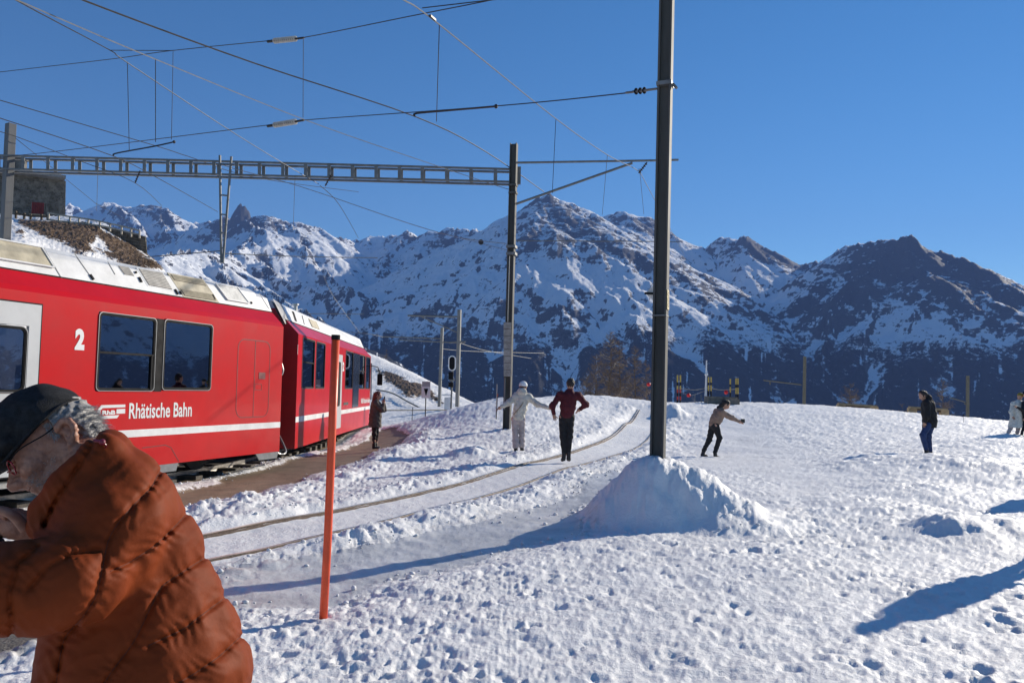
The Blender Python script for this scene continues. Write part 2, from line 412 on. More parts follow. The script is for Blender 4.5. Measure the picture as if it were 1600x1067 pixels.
    # small heaps
    for (hx, hy, hr, hh) in HEAPS:
        dd = np.hypot((X - hx), (Y - hy) * .8) / hr
        z = z + hh * (1 - smooth(0, 1, dd + .12 * pnoise(X * 3 / max(hr, .5), Y * 3 / max(hr, .5), 7))) * (1 + .25 * fbm(X * 3, Y * 3, 3, 121))
    z = z - .035 * m_plat + .01 * fbm(X * 1.2, Y * 1.2, 3, 131) * m_plat - .09 * m_bed + .03 * m_bed * fbm(X * 5, Y * 5, 3, 9)
    z = z + m_track * .012 * fbm(X * 6, Y * 6, 3, 141) + m_ice * (1 - m_track) * .016 * fbm(X * 5, Y * 5, 4, 151)
    z = z - .05 * m_asp
    if not full: return z
    dirt = .10 * m_ice + .16 * ice2 + .06 * m_track + .55 * (1 - smooth(.2, .75, np.abs(plat_in))) * .55 + .33 * (1 - smooth(0, .35, np.abs(ice + .12))) * .7 + m_bed * .18 + .55 * (1 - smooth(.0, .3, np.abs(asp)))
    dirt = dirt + .10 * smooth(10, 20, r) * smooth(-.1, .5, fbm(X * .5, Y * .5, 3, 171))
    global _bed
    _bed = np.where(Y < 62, 1 - smooth(.85, 1.15, dtr + .1 * pnoise(X * 4, Y * 4, 15)), 0)
    return z, dirt, plat_in, ice * (1 - smooth(.02, .05, mh)), asp, mh
def _gp(px, py):
    p = onground(px, py); return p.x, p.y
HEAPS = []
for px, py, r_, h_ in [(1050, 650, .9, .35), (740, 712, .8, .18), (1450, 772, 1.6, .10), (1500, 850, 1.2, .09), (1560, 842, 1.1, .12), (1500, 735, 3.2, .22), (1380, 800, 1.2, .08), (1580, 700, 3, .15), (1125, 700, 1.2, .05), (1480, 845, .5, .12)]:
    x_, y_ = _gp(px, py); HEAPS.append((x_, y_, r_, h_))
def gz(X, Y): return float(ground_z(np.array([X]), np.array([Y]))[0])

NR = 640
rs = 1.15 * np.exp(np.linspace(0, math.log(80 / 1.15), NR))
az_f = np.radians(np.linspace(-42, 43, 1010))
az_c = np.radians(np.linspace(43, 318, 70)[1:-1])
az = np.concatenate([az_f, az_c])
rs = np.concatenate([[.25, .5, .8, 1.0], rs])
RR, AA = np.meshgrid(rs, az, indexing='ij')
GX = RR * np.sin(AA); GY = RR * np.cos(AA)
# behind the camera the sheet just goes on level
gzv, gdirt, gpl, gice, gasp, gmh = ground_z(GX, np.maximum(GY, -9), True)
P_ = np.stack([GX, GY, gzv], -1)
gearth = np.maximum(np.clip(.5 + gpl / .5, 0, 1), _bed * .62); m_plat = gpl > 0.0; m_iceF = (gice > 0.0); m_aspF = gasp > .02
def facemask(mk):
    a = (mk[:-1, :-1].astype(int) + mk[:-1, 1:] + mk[1:, 1:] + mk[1:, :-1]) >= 2
    b = (mk[:-1, -1].astype(int) + mk[:-1, 0] + mk[1:, 0] + mk[1:, -1]) >= 2
    return np.concatenate([a.reshape(-1), b.reshape(-1)])
k_pl = facemask(m_plat); k_as = facemask(m_aspF) & ~k_pl; k_ic = facemask(m_iceF) & ~k_pl & ~k_as
o = grid_mesh('snow_field', P_, M_SNOW, attrs={'dirt': gdirt, 'earth': gearth}, keep=~(k_pl | k_as | k_ic), wrap=True); tag(o, kind='structure')
o = grid_mesh('icy_path', P_, M_ICE, attrs={'dirt': gdirt, 'earth': gearth}, keep=k_ic, wrap=True); tag(o, kind='structure')
M_EARTH = soil_mat('packed brown earth', (0.205, 0.138, 0.082), (0.125, 0.085, 0.052), 2.2, .35)
o = grid_mesh('platform', P_, M_SNOW, attrs={'dirt': gdirt * 0, 'earth': gearth}, keep=k_pl, wrap=True); tag(o, kind='structure')
M_GRIT = soil_mat('wet grit', (0.16, 0.15, 0.13), (0.06, 0.055, 0.05), 30, .9)
o = grid_mesh('gravel_path', P_, M_GRIT, keep=k_as, wrap=True); tag(o, kind='structure')

# ---------------------------------------------------------------- rails of the near track
M_RAIL = mat('rail steel rusty', (0.16, 0.12, 0.09), rough=.55, metal=.6, col2=(0.07, 0.05, 0.04), scale=14, bump=.3)
M_RAILTOP = mat('rail head worn', (0.45, 0.42, 0.38), rough=.35, metal=.8, var=.2, scale=9)
def rail_z(p): return float(zbase(p.x, p.y)) + .05 * float(fbm(np.array([p.x * .35]), np.array([p.y * .35]), 3, 20)[0])
def sweep(pts, prof, dz):
    vs = []; fs = []; n = len(prof)
    for i, p in enumerate(pts):
        t = (pts[min(i + 1, len(pts) - 1)] - pts[max(i - 1, 0)]); t.z = 0; t.normalize(); s_ = Vector((t.y, -t.x, 0))
        zz = rail_z(p) + dz
        for a, b in prof: q = p + s_ * a; vs.append(Vector((q.x, q.y, zz + b)))
    for i in range(len(pts) - 1):
        for k in range(n): fs.append((i * n + k, i * n + (k + 1) % n, (i + 1) * n + (k + 1) % n, (i + 1) * n + k))
    return vs, fs
track = empty('railway_track', (rail_a[0].x, rail_a[0].y, 0), kind='structure')
for pts, gd in ((rail_a, .075), (rail_b, .07)):
    v, f = sweep(pts, [(-.028, -.1), (-.028, .0), (.028, .0), (.028, -.1)], .022)
    ro = nobj('rail', v, f, M_RAIL, track)
    v, f = sweep(pts, [(-.020, .0), (-.020, .005), (.020, .005), (.020, .0)], .0225)
    nobj('rail_head', v, f, M_RAILTOP, ro)
    if pts is rail_a:
        v, f = sweep(pts, [(gd + .010, -.1), (gd + .010, -.004), (gd + .030, -.004), (gd + .030, -.1)], .022)
        nobj('guard_rail', v, f, M_RAIL, track)

# loose crumbs of snow thrown up along the track, the path and the heap
_ico = bmesh.new(); bmesh.ops.create_icosphere(_ico, subdivisions=1, radius=1.0); _iv = [v.co.copy() for v in _ico.verts]; _if = [tuple(v.index for v in f.verts) for f in _ico.faces]; _ico.free()
rc_ = random.Random(12); vs = []; fs = []; cand = []
for k in range(9000):
    y_ = 4.0 + 18 * rc_.random() ** 1.3; x_ = rc_.uniform(-6.5, 5.5); cand.append((x_, y_))
cx_ = np.array([c[0] for c in cand]); cy_ = np.array([c[1] for c in cand])
_dt = seg_dist(cx_, cy_, ML)[0]; _ic = signed(cx_, cy_, ice_poly); _pl = signed(cx_, cy_, plat); _md = np.hypot(cx_ - MOUND[0], (cy_ - MOUND[1]))
_wt = np.maximum.reduce([np.exp(-((_dt - 1.0) / .3) ** 2), .7 * np.exp(-(_ic / .22) ** 2), .8 * np.exp(-((_pl + .3) / .3) ** 2), .5 * np.exp(-((_md - 1.15) / .25) ** 2)]) * (_dt > .62)
_zz = ground_z(cx_, cy_)
for k in range(len(cand)):
    if rc_.random() > _wt[k] * .75: continue
    r_ = rc_.choice((.007, .010, .013, .017, .028)) * rc_.uniform(.7, 1.2); i0 = len(vs); c_ = Vector((cx_[k], cy_[k], _zz[k] + r_ * .35)); sq = Vector((rc_.uniform(.7, 1.4), rc_.uniform(.7, 1.3), rc_.uniform(.55, .9)))
    for v in _iv: vs.append(c_ + Vector((v.x * sq.x, v.y * sq.y, v.z * sq.z)) * r_ * rc_.uniform(.75, 1.2))
    fs += [tuple(i + i0 for i in f) for f in _if]
o = nobj('snow_crumbs', vs, fs, M_SNOW, None, True); tag(o, kind='stuff')
# ================================================================ far mountains: one terrain sheet
KM = 1000.0
RIDGES = []   # lists of (x, y, z, slope, amp)
def ridge(pts, sl=.62):
    out = []
    for px, py, d in pts:
        p = W(px, py, d * KM); out.append((p.x, p.y, p.z))
    RIDGES.append((out, sl))
# skyline of the main chain, left to right
ridge([(-700, 330, 6.2), (-500, 300, 6.4), (-300, 345, 6.6), (-120, 330, 6.8), (20, 352, 7.0), (85, 335, 7.2), (110, 318, 7.2), (133, 342, 7.0)])
ridge([(115, 350, 6.0), (133, 335, 6.0), (152, 324, 6.0), (175, 316, 6.0), (200, 322, 6.0), (222, 323, 6.0), (245, 319, 6.0), (262, 324, 6.0), (275, 338, 6.1), (292, 352, 6.2), (308, 346, 6.1), (322, 346, 6.1),
       (331, 352, 6.0), (345, 345, 5.6), (362, 342, 5.5), (369, 339, 5.5), (375, 339, 5.5), (381, 339, 5.5), (390, 339, 5.5), (420, 339, 5.5), (450, 345, 5.6), (480, 349, 5.7), (500, 357, 5.8), (520, 368, 5.9), (545, 376, 6.1)])
ridge([(520, 372, 6.1), (545, 376, 6.2), (560, 373, 6.3), (578, 366, 6.3), (600, 368, 6.3), (612, 364, 6.3), (628, 369, 6.3), (642, 365, 6.2), (655, 367, 6.2), (675, 358, 6.2), (690, 361, 6.2), (700, 357, 6.1), (720, 359, 6.0), (745, 361, 5.9),
       (770, 361, 5.8), (790, 355, 5.5), (805, 345, 5.3), (818, 334, 5.15), (830, 323, 5.1), (845, 311, 5.0), (858, 306, 5.0), (872, 310, 5.0), (890, 314, 5.0), (905, 322, 5.0), (920, 333, 5.0)])
ridge([(925, 346, 5.8), (940, 334, 5.8), (962, 331, 5.8), (982, 331, 5.8), (1000, 336, 5.8), (1018, 345, 5.8), (1040, 363, 5.7), (1060, 372, 5.7), (1085, 382, 5.6), (1100, 386, 5.6), (1115, 378, 5.6), (1130, 374, 5.5), (1145, 369, 5.5), (1158, 372, 5.5), (1168, 370, 5.4),
       (1180, 379, 5.4), (1192, 394, 5.4), (1210, 397, 5.4), (1225, 402, 5.4), (1237, 412, 5.4), (1262, 412, 5.2), (1285, 405, 5.0), (1310, 393, 4.8), (1330, 384, 4.6), (1355, 381, 4.5), (1382, 378, 4.4), (1400, 379, 4.35), (1406, 380, 4.35), (1418, 381, 4.3), (1430, 385, 4.3), (1441, 391, 4.3),
       (1460, 392, 4.3), (1490, 402, 4.2), (1512, 411, 4.2), (1530, 424, 4.2), (1545, 434, 4.1), (1570, 452, 4.0), (1600, 475, 3.8), (1660, 510, 3.5)])
ridge([(1530, 440, 5.6), (1548, 430, 5.6), (1570, 434, 5.6), (1600, 443, 5.6), (1680, 450, 5.6), (1800, 430, 5.8), (1950, 440, 6.0), (2150, 400, 5.5), (2350, 430, 5.0), (2600, 390, 4.6), (2900, 420, 4.0), (3300, 370, 3.4), (3800, 430, 2.9), (4600, 380, 2.3), (6000, 420, 1.7)])
ridge([(371, 334, 5.42), (374, 316, 5.42), (376, 310, 5.42), (380, 328, 5.42)], 2.2)
ridge([(1404, 376, 4.28), (1410, 365, 4.28), (1421, 366, 4.28), (1430, 379, 4.28)], 1.5)
# spurs
ridge([(858, 306, 5.0), (905, 345, 4.8), (950, 376, 4.6), (1000, 412, 4.4), (1050, 432, 4.2), (1090, 456, 4.05), (1120, 482, 3.9), (1140, 500, 3.8), (1150, 540, 3.5), (1165, 590, 3.2)], .66)
ridge([(1168, 370, 5.4), (1178, 420, 5.0), (1190, 455, 4.7), (1190, 490, 4.3), (1185, 515, 4.0), (1205, 560, 3.6), (1235, 620, 3.2)], .7)
ridge([(1090, 456, 4.1), (1120, 462, 4.2), (1160, 478, 4.2)], .7)
ridge([(1237, 412, 5.4), (1225, 450, 4.9), (1235, 485, 4.5), (1250, 500, 4.2), (1262, 540, 3.9), (1270, 590, 3.5)], .6)
ridge([(858, 306, 5.0), (832, 345, 4.8), (818, 380, 4.6), (806, 415, 4.4), (795, 438, 4.2), (770, 462, 4.0), (745, 492, 3.8), (705, 520, 3.6), (650, 540, 3.4), (590, 556, 3.2), (480, 600, 3.0)], .74)
ridge([(818, 380, 4.6), (850, 425, 4.4), (872, 460, 4.2), (892, 500, 3.9), (905, 545, 3.6), (920, 600, 3.2)], .8)
ridge([(780, 452, 4.0), (800, 505, 3.7), (820, 560, 3.4), (850, 610, 3.1)], .75)
ridge([(905, 345, 4.8), (925, 400, 4.6), (945, 450, 4.3), (985, 500, 3.9), (1000, 560, 3.5), (1020, 610, 3.1)], .8)
ridge([(1050, 432, 4.2), (1058, 480, 3.9), (1075, 540, 3.5), (1090, 610, 3.1)], .8)
ridge([(1400, 377, 4.35), (1370, 410, 4.2), (1340, 440, 4.05), (1310, 455, 3.95), (1298, 490, 3.8), (1290, 530, 3.6), (1278, 580, 3.3), (1268, 630, 3.0)], .72)
ridge([(1418, 380, 4.3), (1425, 420, 4.05), (1440, 470, 3.8), (1425, 520, 3.55), (1400, 570, 3.3), (1380, 630, 3.0)], .8)
ridge([(1441, 391, 4.3), (1470, 430, 4.05), (1500, 480, 3.75), (1520, 530, 3.5), (1530, 590, 3.2), (1540, 640, 3.0)], .8)
ridge([(1530, 424, 4.2), (1560, 470, 3.9), (1590, 520, 3.6), (1620, 580, 3.3), (1640, 640, 3.0)], .8)
ridge([(1340, 440, 4.05), (1365, 500, 3.7), (1350, 560, 3.4), (1330, 620, 3.1)], .85)
ridge([(545, 376, 6.2), (530, 398, 5.8), (510, 410, 5.4), (480, 430, 4.9)], .8)
ridge([(377, 338, 5.5), (392, 354, 5.2), (385, 380, 4.9), (400, 410, 4.6), (430, 432, 4.35), (460, 446, 4.1), (500, 446, 4.0), (545, 448, 4.0), (580, 462, 4.0), (600, 490, 3.8), (610, 520, 3.6)], .6)
ridge([(450, 345, 5.6), (462, 375, 5.3), (480, 402, 5.0), (500, 420, 4.8), (530, 440, 4.6)], .75)
ridge([(385, 380, 4.9), (350, 400, 4.3), (310, 398, 3.7), (280, 396, 3.3), (255, 400, 3.1), (215, 420, 3.0)], .55)
ridge([(310, 398, 3.7), (350, 430, 3.4), (390, 450, 3.2), (440, 470, 3.0), (490, 500, 2.8), (520, 540, 2.6)], .6)
ridge([(245, 319, 6.0), (262, 350, 5.7), (275, 372, 5.4), (270, 400, 5.0)], .7)
ridge([(175, 316, 6.0), (210, 345, 5.6), (230, 362, 5.4)], .7)
ridge([(640, 365, 6.2), (610, 400, 5.7), (590, 425, 5.3)], .7)
ridge([(720, 359, 6.0), (700, 410, 5.4), (690, 440, 5.0)], .8)
ridge([(790, 355, 5.5), (775, 400, 5.0), (750, 440, 4.7)], .8)

def gully(x, y, hx, hy, amp, freq, octs, seed):
    """stripes that run down the slope: hx, hy is the gradient of the surface"""
    H = np.zeros_like(x); a = amp
    for o in range(octs):
        L = np.sqrt(hx * hx + hy * hy) + 1e-6
        sx, sy = -hy / L, hx / L
        px, py = x * freq, y * freq
        ix = np.floor(px); iy = np.floor(py); fx = px - ix; fy = py - iy
        c = np.zeros_like(x); s = np.zeros_like(x); wt = np.zeros_like(x)
        for i in (-1, 0, 1):
            for j in (-1, 0, 1):
                rx = hsh(ix + i, iy + j, seed + o * 7) - .5; ry = hsh(ix + i, iy + j, seed + 3 + o * 7) - .5
                vx = fx - i - .5 - rx * .8; vy = fy - j - .5 - ry * .8
                w_ = np.exp(-(vx * vx + vy * vy) * 2.6)
                ph = (vx * sx + vy * sy) * 6.2831853
                c += np.cos(ph) * w_; s += np.sin(ph) * w_; wt += w_
        c /= wt; s /= wt
        st = np.clip(L * 1.6, 0, 1)
        H += a * c * st
        k = -s * 6.2831853 * freq * a * st
        hx = hx + k * sx * .8; hy = hy + k * sy * .8
        a *= .5; freq *= 2.0
    return H
def base_terrain(X, Y):
    best = np.full(X.shape, -1e9, np.float32)
    s_ = np.zeros(X.shape, np.float32); K = 20.0
    acc = np.full(X.shape, -420.0, np.float32) + 0 * X
    hs = []
    for pts, sl in RIDGES:
        h = np.full(X.shape, -1e9, np.float32)
        for i in range(len(pts) - 1):
            ax, ay, az_ = pts[i]; bx, by, bz = pts[i + 1]
            dx, dy = bx - ax, by - ay; L2 = dx * dx + dy * dy + 1e-6
            t = np.clip(((X - ax) * dx + (Y - ay) * dy) / L2, 0, 1)
            d = np.hypot(X - ax - t * dx, Y - ay - t * dy)
            hh = az_ + (bz - az_) * t - sl * d * (1 + .25 * np.exp(-d / 220.) - d * .00003) 
            np.maximum(h, hh, out=h)
        dlt = np.clip((h - acc) / K, -30, 30)
        acc = np.where(dlt > 20, h, acc + K * np.log1p(np.exp(np.minimum(dlt, 20))) - K * .1 * np.exp(-dlt * dlt))
    return acc
NRm, NAm = 560, 1120
rm = 200 * (8200 / 200.) ** np.linspace(0, 1, NRm) ** .62
rm = np.concatenate([[70, 90, 120, 160], rm])
azm = np.radians(np.concatenate([np.linspace(-48, 44, NAm), np.linspace(44, 100, 200)[1:]]))
RM, AM = np.meshgrid(rm, azm, indexing='ij')
# coarse base, then interpolated to the fine grid
ri = np.linspace(0, len(rm) - 1, 300); ai = np.linspace(0, len(azm) - 1, 560)
rc = np.interp(ri, np.arange(len(rm)), rm); ac = np.interp(ai, np.arange(len(azm)), azm)
RC, AC = np.meshgrid(rc, ac, indexing='ij')
def upsample(B):
    B = np.stack([np.interp(np.arange(len(azm)), ai, B[i]) for i in range(B.shape[0])])
    lo = np.clip(np.searchsorted(ri, np.arange(len(rm)), 'right') - 1, 0, len(ri) - 2); t = ((np.arange(len(rm)) - ri[lo]) / (ri[lo + 1] - ri[lo]))[:, None]
    return B[lo] * (1 - t) + B[lo + 1] * t
wX = RC * np.sin(AC); wY = RC * np.cos(AC)
far_k = smooth(2200, 3600, RC)
ux = wX + far_k * 60 * fbm(wX / 700, wY / 700, 3, 301); uy = wY + far_k * 60 * fbm(wX / 700 + 9, wY / 700, 3, 311)
Bc = base_terrain(ux.astype(np.float32), uy.astype(np.float32))
Bz = upsample(Bc).astype(np.float32)
XM = (RM * np.sin(AM)).astype(np.float32); YM = (RM * np.cos(AM)).astype(np.float32)
def grads(Z):
    dr = np.gradient(Z, rm, axis=0); da = np.gradient(Z, azm, axis=1) / RM
    return dr * np.sin(AM) + da * np.cos(AM), dr * np.cos(AM) - da * np.sin(AM)
Zm = Bz + 26 * fbm(XM / 420, YM / 420, 3, 321) 
hx, hy = grads(Zm)
Zm = Zm + gully(XM, YM, hx.astype(np.float32), hy.astype(np.float32), 24.0, 1 / 330., 4, 401)
rid = fbm(XM / 150 + .25 * pnoise(XM / 60, YM / 60, 333), YM / 150, 6, 331, .62, True)
steep = np.clip(np.hypot(hx, hy), 0, 1.2)
Zm = Zm + 15 * rid * steep + 9 * fbm(XM / 45, YM / 45, 3, 341, .6, True) * steep
# near edge: the valley flank falls away below the plateau
nearf = smooth(500, 70, RM)
Zm = Zm * (1 - nearf) + nearf * (-22 - (RM - 70) * .9)
hx, hy = grads(Zm); SL = np.hypot(hx, hy)
zone = fbm(XM / 900, YM / 900, 3, 381)
rock = smooth(.77, 1.22, SL + .34 * fbm(XM / 130, YM / 130, 4, 351) + .14 * rid + .12 * smooth(800, 1500, Zm) + .46 * zone + .16 * smooth(-500, 1600, XM) * smooth(2600, 1200, XM - 1200))
ROCKY = [(1195, 405, 5.3, 300, .5), (1225, 425, 5.2, 220, .4), (1410, 385, 4.25, 250, .3), (1370, 450, 4.0, 300, .2), (1440, 470, 3.8, 300, .15), (1500, 430, 4.0, 260, .2), (1330, 480, 3.9, 260, .3),
         (850, 330, 4.9, 220, .35), (900, 350, 4.7, 260, .35), (950, 400, 4.5, 300, .3), (870, 420, 4.4, 260, .3), (375, 325, 5.45, 220, .5), (450, 360, 5.4, 300, .35), (520, 380, 5.9, 260, .4), (230, 335, 5.9, 300, .35), (270, 330, 6.0, 200, .4),
         (1010, 350, 5.7, 260, .45), (640, 480, 4.6, 130, .5), (590, 410, 5.5, 160, .4), (1060, 380, 5.6, 240, .35), (790, 370, 5.3, 300, .25), (700, 380, 5.9, 350, .25)]
for px, py, d, r_, a_ in ROCKY:
    p_ = W(px, py, d * KM); rock = rock + a_ * np.exp(-(((XM - p_.x) ** 2 + (YM - p_.y) ** 2) / (r_ * r_)))
rock = np.clip(rock, 0, 1.1)
tl = 235 + 90 * fbm(XM / 500, YM / 500, 4, 361)
sm_sl = np.hypot(*grads(Bz + 0 * Zm))
curv = Zm - (Bz + 0)
streak = fbm(AM * 130, RM / 800, 4, 391, .6)
forest = smooth(110, -110, Zm - tl - 1.3 * curv) * (1 - .8 * smooth(.22, .42, streak))  * (1 - .85 * smooth(.15, .5, -curv / 45 + .30 * fbm(XM / 60, YM / 200, 3, 371)))
def mtn_mat():
    m = bpy.data.materials.new('mountain snow rock and forest'); m.use_nodes = True
    nt = m.node_tree; b = nt.nodes['Principled BSDF']; L = nt.links
    tc = nt.nodes.new('ShaderNodeTexCoord')
    def noise(sc, det=8, ro=.7, stretch=None):
        n = nt.nodes.new('ShaderNodeTexNoise'); n.inputs['Scale'].default_value = sc; n.inputs['Detail'].default_value = det; n.inputs['Roughness'].default_value = ro
        if stretch:
            mp = nt.nodes.new('ShaderNodeMapping'); mp.inputs['Scale'].default_value = stretch; mp.inputs['Rotation'].default_value = (0, R(12), R(20)); L.new(tc.outputs['Object'], mp.inputs[0]); L.new(mp.outputs[0], n.inputs[0])
        else: L.new(tc.outputs['Object'], n.inputs[0])
        return n
    def math_(op, a, b_=None, c=None, clamp=False):
        n = nt.nodes.new('ShaderNodeMath'); n.operation = op; n.use_clamp = clamp
        for i, v in enumerate((a, b_, c)):
            if v is None: continue
            if isinstance(v, (int, float)): n.inputs[i].default_value = v
            else: L.new(v, n.inputs[i])
        return n.outputs[0]
    def ss(v, lo, hi):
        n = nt.nodes.new('ShaderNodeMapRange'); n.interpolation_type = 'SMOOTHSTEP'; n.inputs['From Min'].default_value = lo; n.inputs['From Max'].default_value = hi; L.new(v, n.inputs[0]); return n.outputs[0]
    def mix(f, a, b_):
        n = nt.nodes.new('ShaderNodeMix'); n.data_type = 'RGBA'; L.new(f, n.inputs['Factor'])
        for k, v in (('A', a), ('B', b_)):
            if isinstance(v, tuple): n.inputs[k].default_value = (*v, 1)
            else: L.new(v, n.inputs[k])
        return n.outputs['Result']
    ar = nt.nodes.new('ShaderNodeAttribute'); ar.attribute_name = 'rock'
    af = nt.nodes.new('ShaderNodeAttribute'); af.attribute_name = 'forest'
    n1 = noise(.014, 10, .72, (1, .8, 3.0)); n1b = noise(.05, 8, .8, (1, .8, 2.6)); n2 = noise(.09, 6, .8)
    nn = math_('ADD', math_('MULTIPLY', n1.outputs[0], .6), math_('MULTIPLY', n1b.outputs[0], .4))
    th = math_('MULTIPLY_ADD', ar.outputs['Fac'], .195, nn)
    rk = ss(th, .600, .625)
    rockc = mix(n2.outputs[0], (.030, .032, .037), (.105, .102, .104))
    base = mix(rk, (.86, .88, .90), rockc)
    nf = noise(.03, 10, .8, (1, 1, .45))
    ff = ss(math_('MULTIPLY_ADD', af.outputs['Fac'], .30, nf.outputs[0]), .64, .72)
    base = mix(ff, base, mix(n2.outputs[0], (.006, .008, .010), (.016, .020, .022)))
    L.new(base, b.inputs['Base Color'])
    b.inputs['Roughness'].default_value = .8; b.inputs['Specular IOR Level'].default_value = .15
    bp = nt.nodes.new('ShaderNodeBump'); bp.inputs['Strength'].default_value = .8; bp.inputs['Distance'].default_value = 9.0
    L.new(math_('ADD', math_('MULTIPLY', n1.outputs[0], 1.3), math_('MULTIPLY', n2.outputs[0], .5)), bp.inputs['Height']); L.new(bp.outputs[0], b.inputs['Normal'])
    return m
M_MTN = mtn_mat()
o = grid_mesh('mountains', np.stack([XM, YM, Zm], -1), M_MTN, attrs={'rock': rock, 'forest': forest}); tag(o, kind='structure')
# ---------------------------------------------------------------- mountain air
HAZE = 1
if HAZE:
    hz = MB().box((1800, 3500, 560), (9000, 6200, 1590)).build('haze', None)
    tag(hz, kind='stuff')
    hm = bpy.data.materials.new('mountain air'); hm.use_nodes = True; n_ = hm.node_tree; n_.nodes.clear()
    pv = n_.nodes.new('ShaderNodeVolumePrincipled'); pv.inputs['Color'].default_value = (.24, .40, .92, 1); pv.inputs['Density'].default_value = .00006; pv.inputs['Anisotropy'].default_value = 0.0
    mo = n_.nodes.new('ShaderNodeOutputMaterial'); n_.links.new(pv.outputs[0], mo.inputs['Volume'])
    hz.data.materials.append(hm)
# ================================================================ the red train
M_RED = mat('train red paint', (0.53, 0.003, 0.004), rough=.3, var=.05, scale=1.6, coat=.12, spec=.25, bump=.05, bscale=1.5)
M_RED_SHADE = mat('train red shaded end wall', (0.33, 0.008, 0.012), rough=.4, var=.1, scale=3)  # darker copy of the side red, shade of the end walls painted in
M_WHITE = mat('train white paint', (0.74, 0.74, 0.72), rough=.4, var=.10, scale=2.2)
M_GREY = mat('train grey paint', (0.50, 0.51, 0.51), rough=.38, var=.06, scale=2)
M_TAN = mat('dusty roof panel', (0.42, 0.37, 0.26), rough=.6, var=.16, scale=4)
M_BLACK = mat('black rubber', (0.012, 0.012, 0.013), rough=.7, var=.2, scale=8, spec=.15)
M_UNDER = mat('underframe grime', (0.045, 0.042, 0.040), rough=.7, col2=(0.02, 0.018, 0.018), scale=6, bump=.4)
M_STEEL = mat('worn steel', (0.42, 0.42, 0.41), rough=.4, metal=.8, var=.15, scale=7)
M_ALU = mat('window frame aluminium', (0.30, 0.30, 0.30), rough=.35, metal=.8, var=.05)
M_SLATS = mat('roof louvre grey', (0.48, 0.46, 0.42), rough=.5, var=.15, scale=9)
M_DARKSLOT = mat('louvre recess', (0.05, 0.048, 0.045), rough=.8)
M_SEAM = mat('panel seam', (0.10, 0.012, 0.015), rough=.6, var=.05)
M_SEAMW = mat('roof panel seam', (0.25, 0.25, 0.24), rough=.6, var=.05)
def glass_mat():
    m = bpy.data.materials.new('tinted window glass'); m.use_nodes = True; nt = m.node_tree; nt.nodes.clear()
    o_ = nt.nodes.new('ShaderNodeOutputMaterial'); mx = nt.nodes.new('ShaderNodeMixShader'); gl = nt.nodes.new('ShaderNodeBsdfGlossy'); tr = nt.nodes.new('ShaderNodeBsdfTransparent')
    gl.inputs['Roughness'].default_value = .015; gl.inputs['Color'].default_value = (.92, .95, 1, 1); tr.inputs['Color'].default_value = (.22, .24, .28, 1)
    lw = nt.nodes.new('ShaderNodeLayerWeight'); lw.inputs['Blend'].default_value = .32
    ma = nt.nodes.new('ShaderNodeMath'); ma.operation = 'MULTIPLY_ADD'; ma.inputs[1].default_value = .8; ma.inputs[2].default_value = .26; ma.use_clamp = True
    nt.links.new(lw.outputs['Fresnel'], ma.inputs[0]); nt.links.new(ma.outputs[0], mx.inputs[0]); nt.links.new(tr.outputs[0], mx.inputs[1]); nt.links.new(gl.outputs[0], mx.inputs[2]); nt.links.new(mx.outputs[0], o_.inputs[0])
    return m
M_GLASS = glass_mat()
class Frame:
    """local frame of one car: u along the side, v height, o outward from the side"""
    def __init__(s, q, tan):
        s.q = Vector((q.x, q.y, 0)); s.t = Vector((tan, 1, 0)).normalized(); s.n = Vector((s.t.y, -s.t.x, 0))
    def T(s, u, v, o=0.0): return s.q + s.t * u + s.n * o + Vector((0, 0, v))
    def S(s, px, py, o=0.0):
        d = ray(px, py); c = Vector((0, 0, CAM_H)); k = ((s.q + s.n * o) - c).dot(s.n) / d.dot(s.n); p = c + d * k
        return ((p - s.q).dot(s.t), p.z)
    def inc(s, px, py, a=(-.287, 3.155), b=(-.454, 3.51), lift=0.0):
        """hit with the inclined roof panel through (o,v)=a and b"""
        e = (s.n * (b[0] - a[0]) + Vector((0, 0, b[1] - a[1]))).normalized(); nn = s.t.cross(e)
        if nn.dot(s.n) < 0: nn = -nn
        p0 = s.T(0, a[1], a[0]) + nn * lift; d = ray(px, py); c = Vector((0, 0, CAM_H)); k = (p0 - c).dot(nn) / d.dot(nn)
        return c + d * k, nn
def rrect(u0, u1, v0, v1, r, n=5):
    out = []
    for cx, cy, a0 in ((u1 - r, v1 - r, 0), (u0 + r, v1 - r, 90), (u0 + r, v0 + r, 180), (u1 - r, v0 + r, 270)):
        for k in range(n + 1):
            a = R(a0 + 90 * k / n); out.append((cx + r * math.cos(a), cy + r * math.sin(a)))
    return out
def ring_mesh(fr, name, outer, inner, o0, o1, m, parent):
    """ring between two outlines with the same count, from depth o0 to o1"""
    n = len(outer); vs = []; fs = []
    for (a, b) in ((outer, o1), (inner, o1), (outer, o0), (inner, o0)): vs += [fr.T(u, v, b) for u, v in a]
    for i in range(n):
        j = (i + 1) % n
        fs += [(i, j, n + j, n + i), (j, i, 2 * n + i, 2 * n + j), (n + i, n + j, 3 * n + j, 3 * n + i)]
    return nobj(name, vs, fs, m, parent)
def plate(fr, name, outline, o0, o1, m, parent):
    n = len(outline); vs = [fr.T(u, v, o1) for u, v in outline] + [fr.T(u, v, o0) for u, v in outline]
    fs = [tuple(range(n)), tuple(range(2 * n - 1, n - 1, -1))] + [(i, i + n, (i + 1) % n + n, (i + 1) % n) for i in range(n)]
    return nobj(name, vs, fs, m, parent)
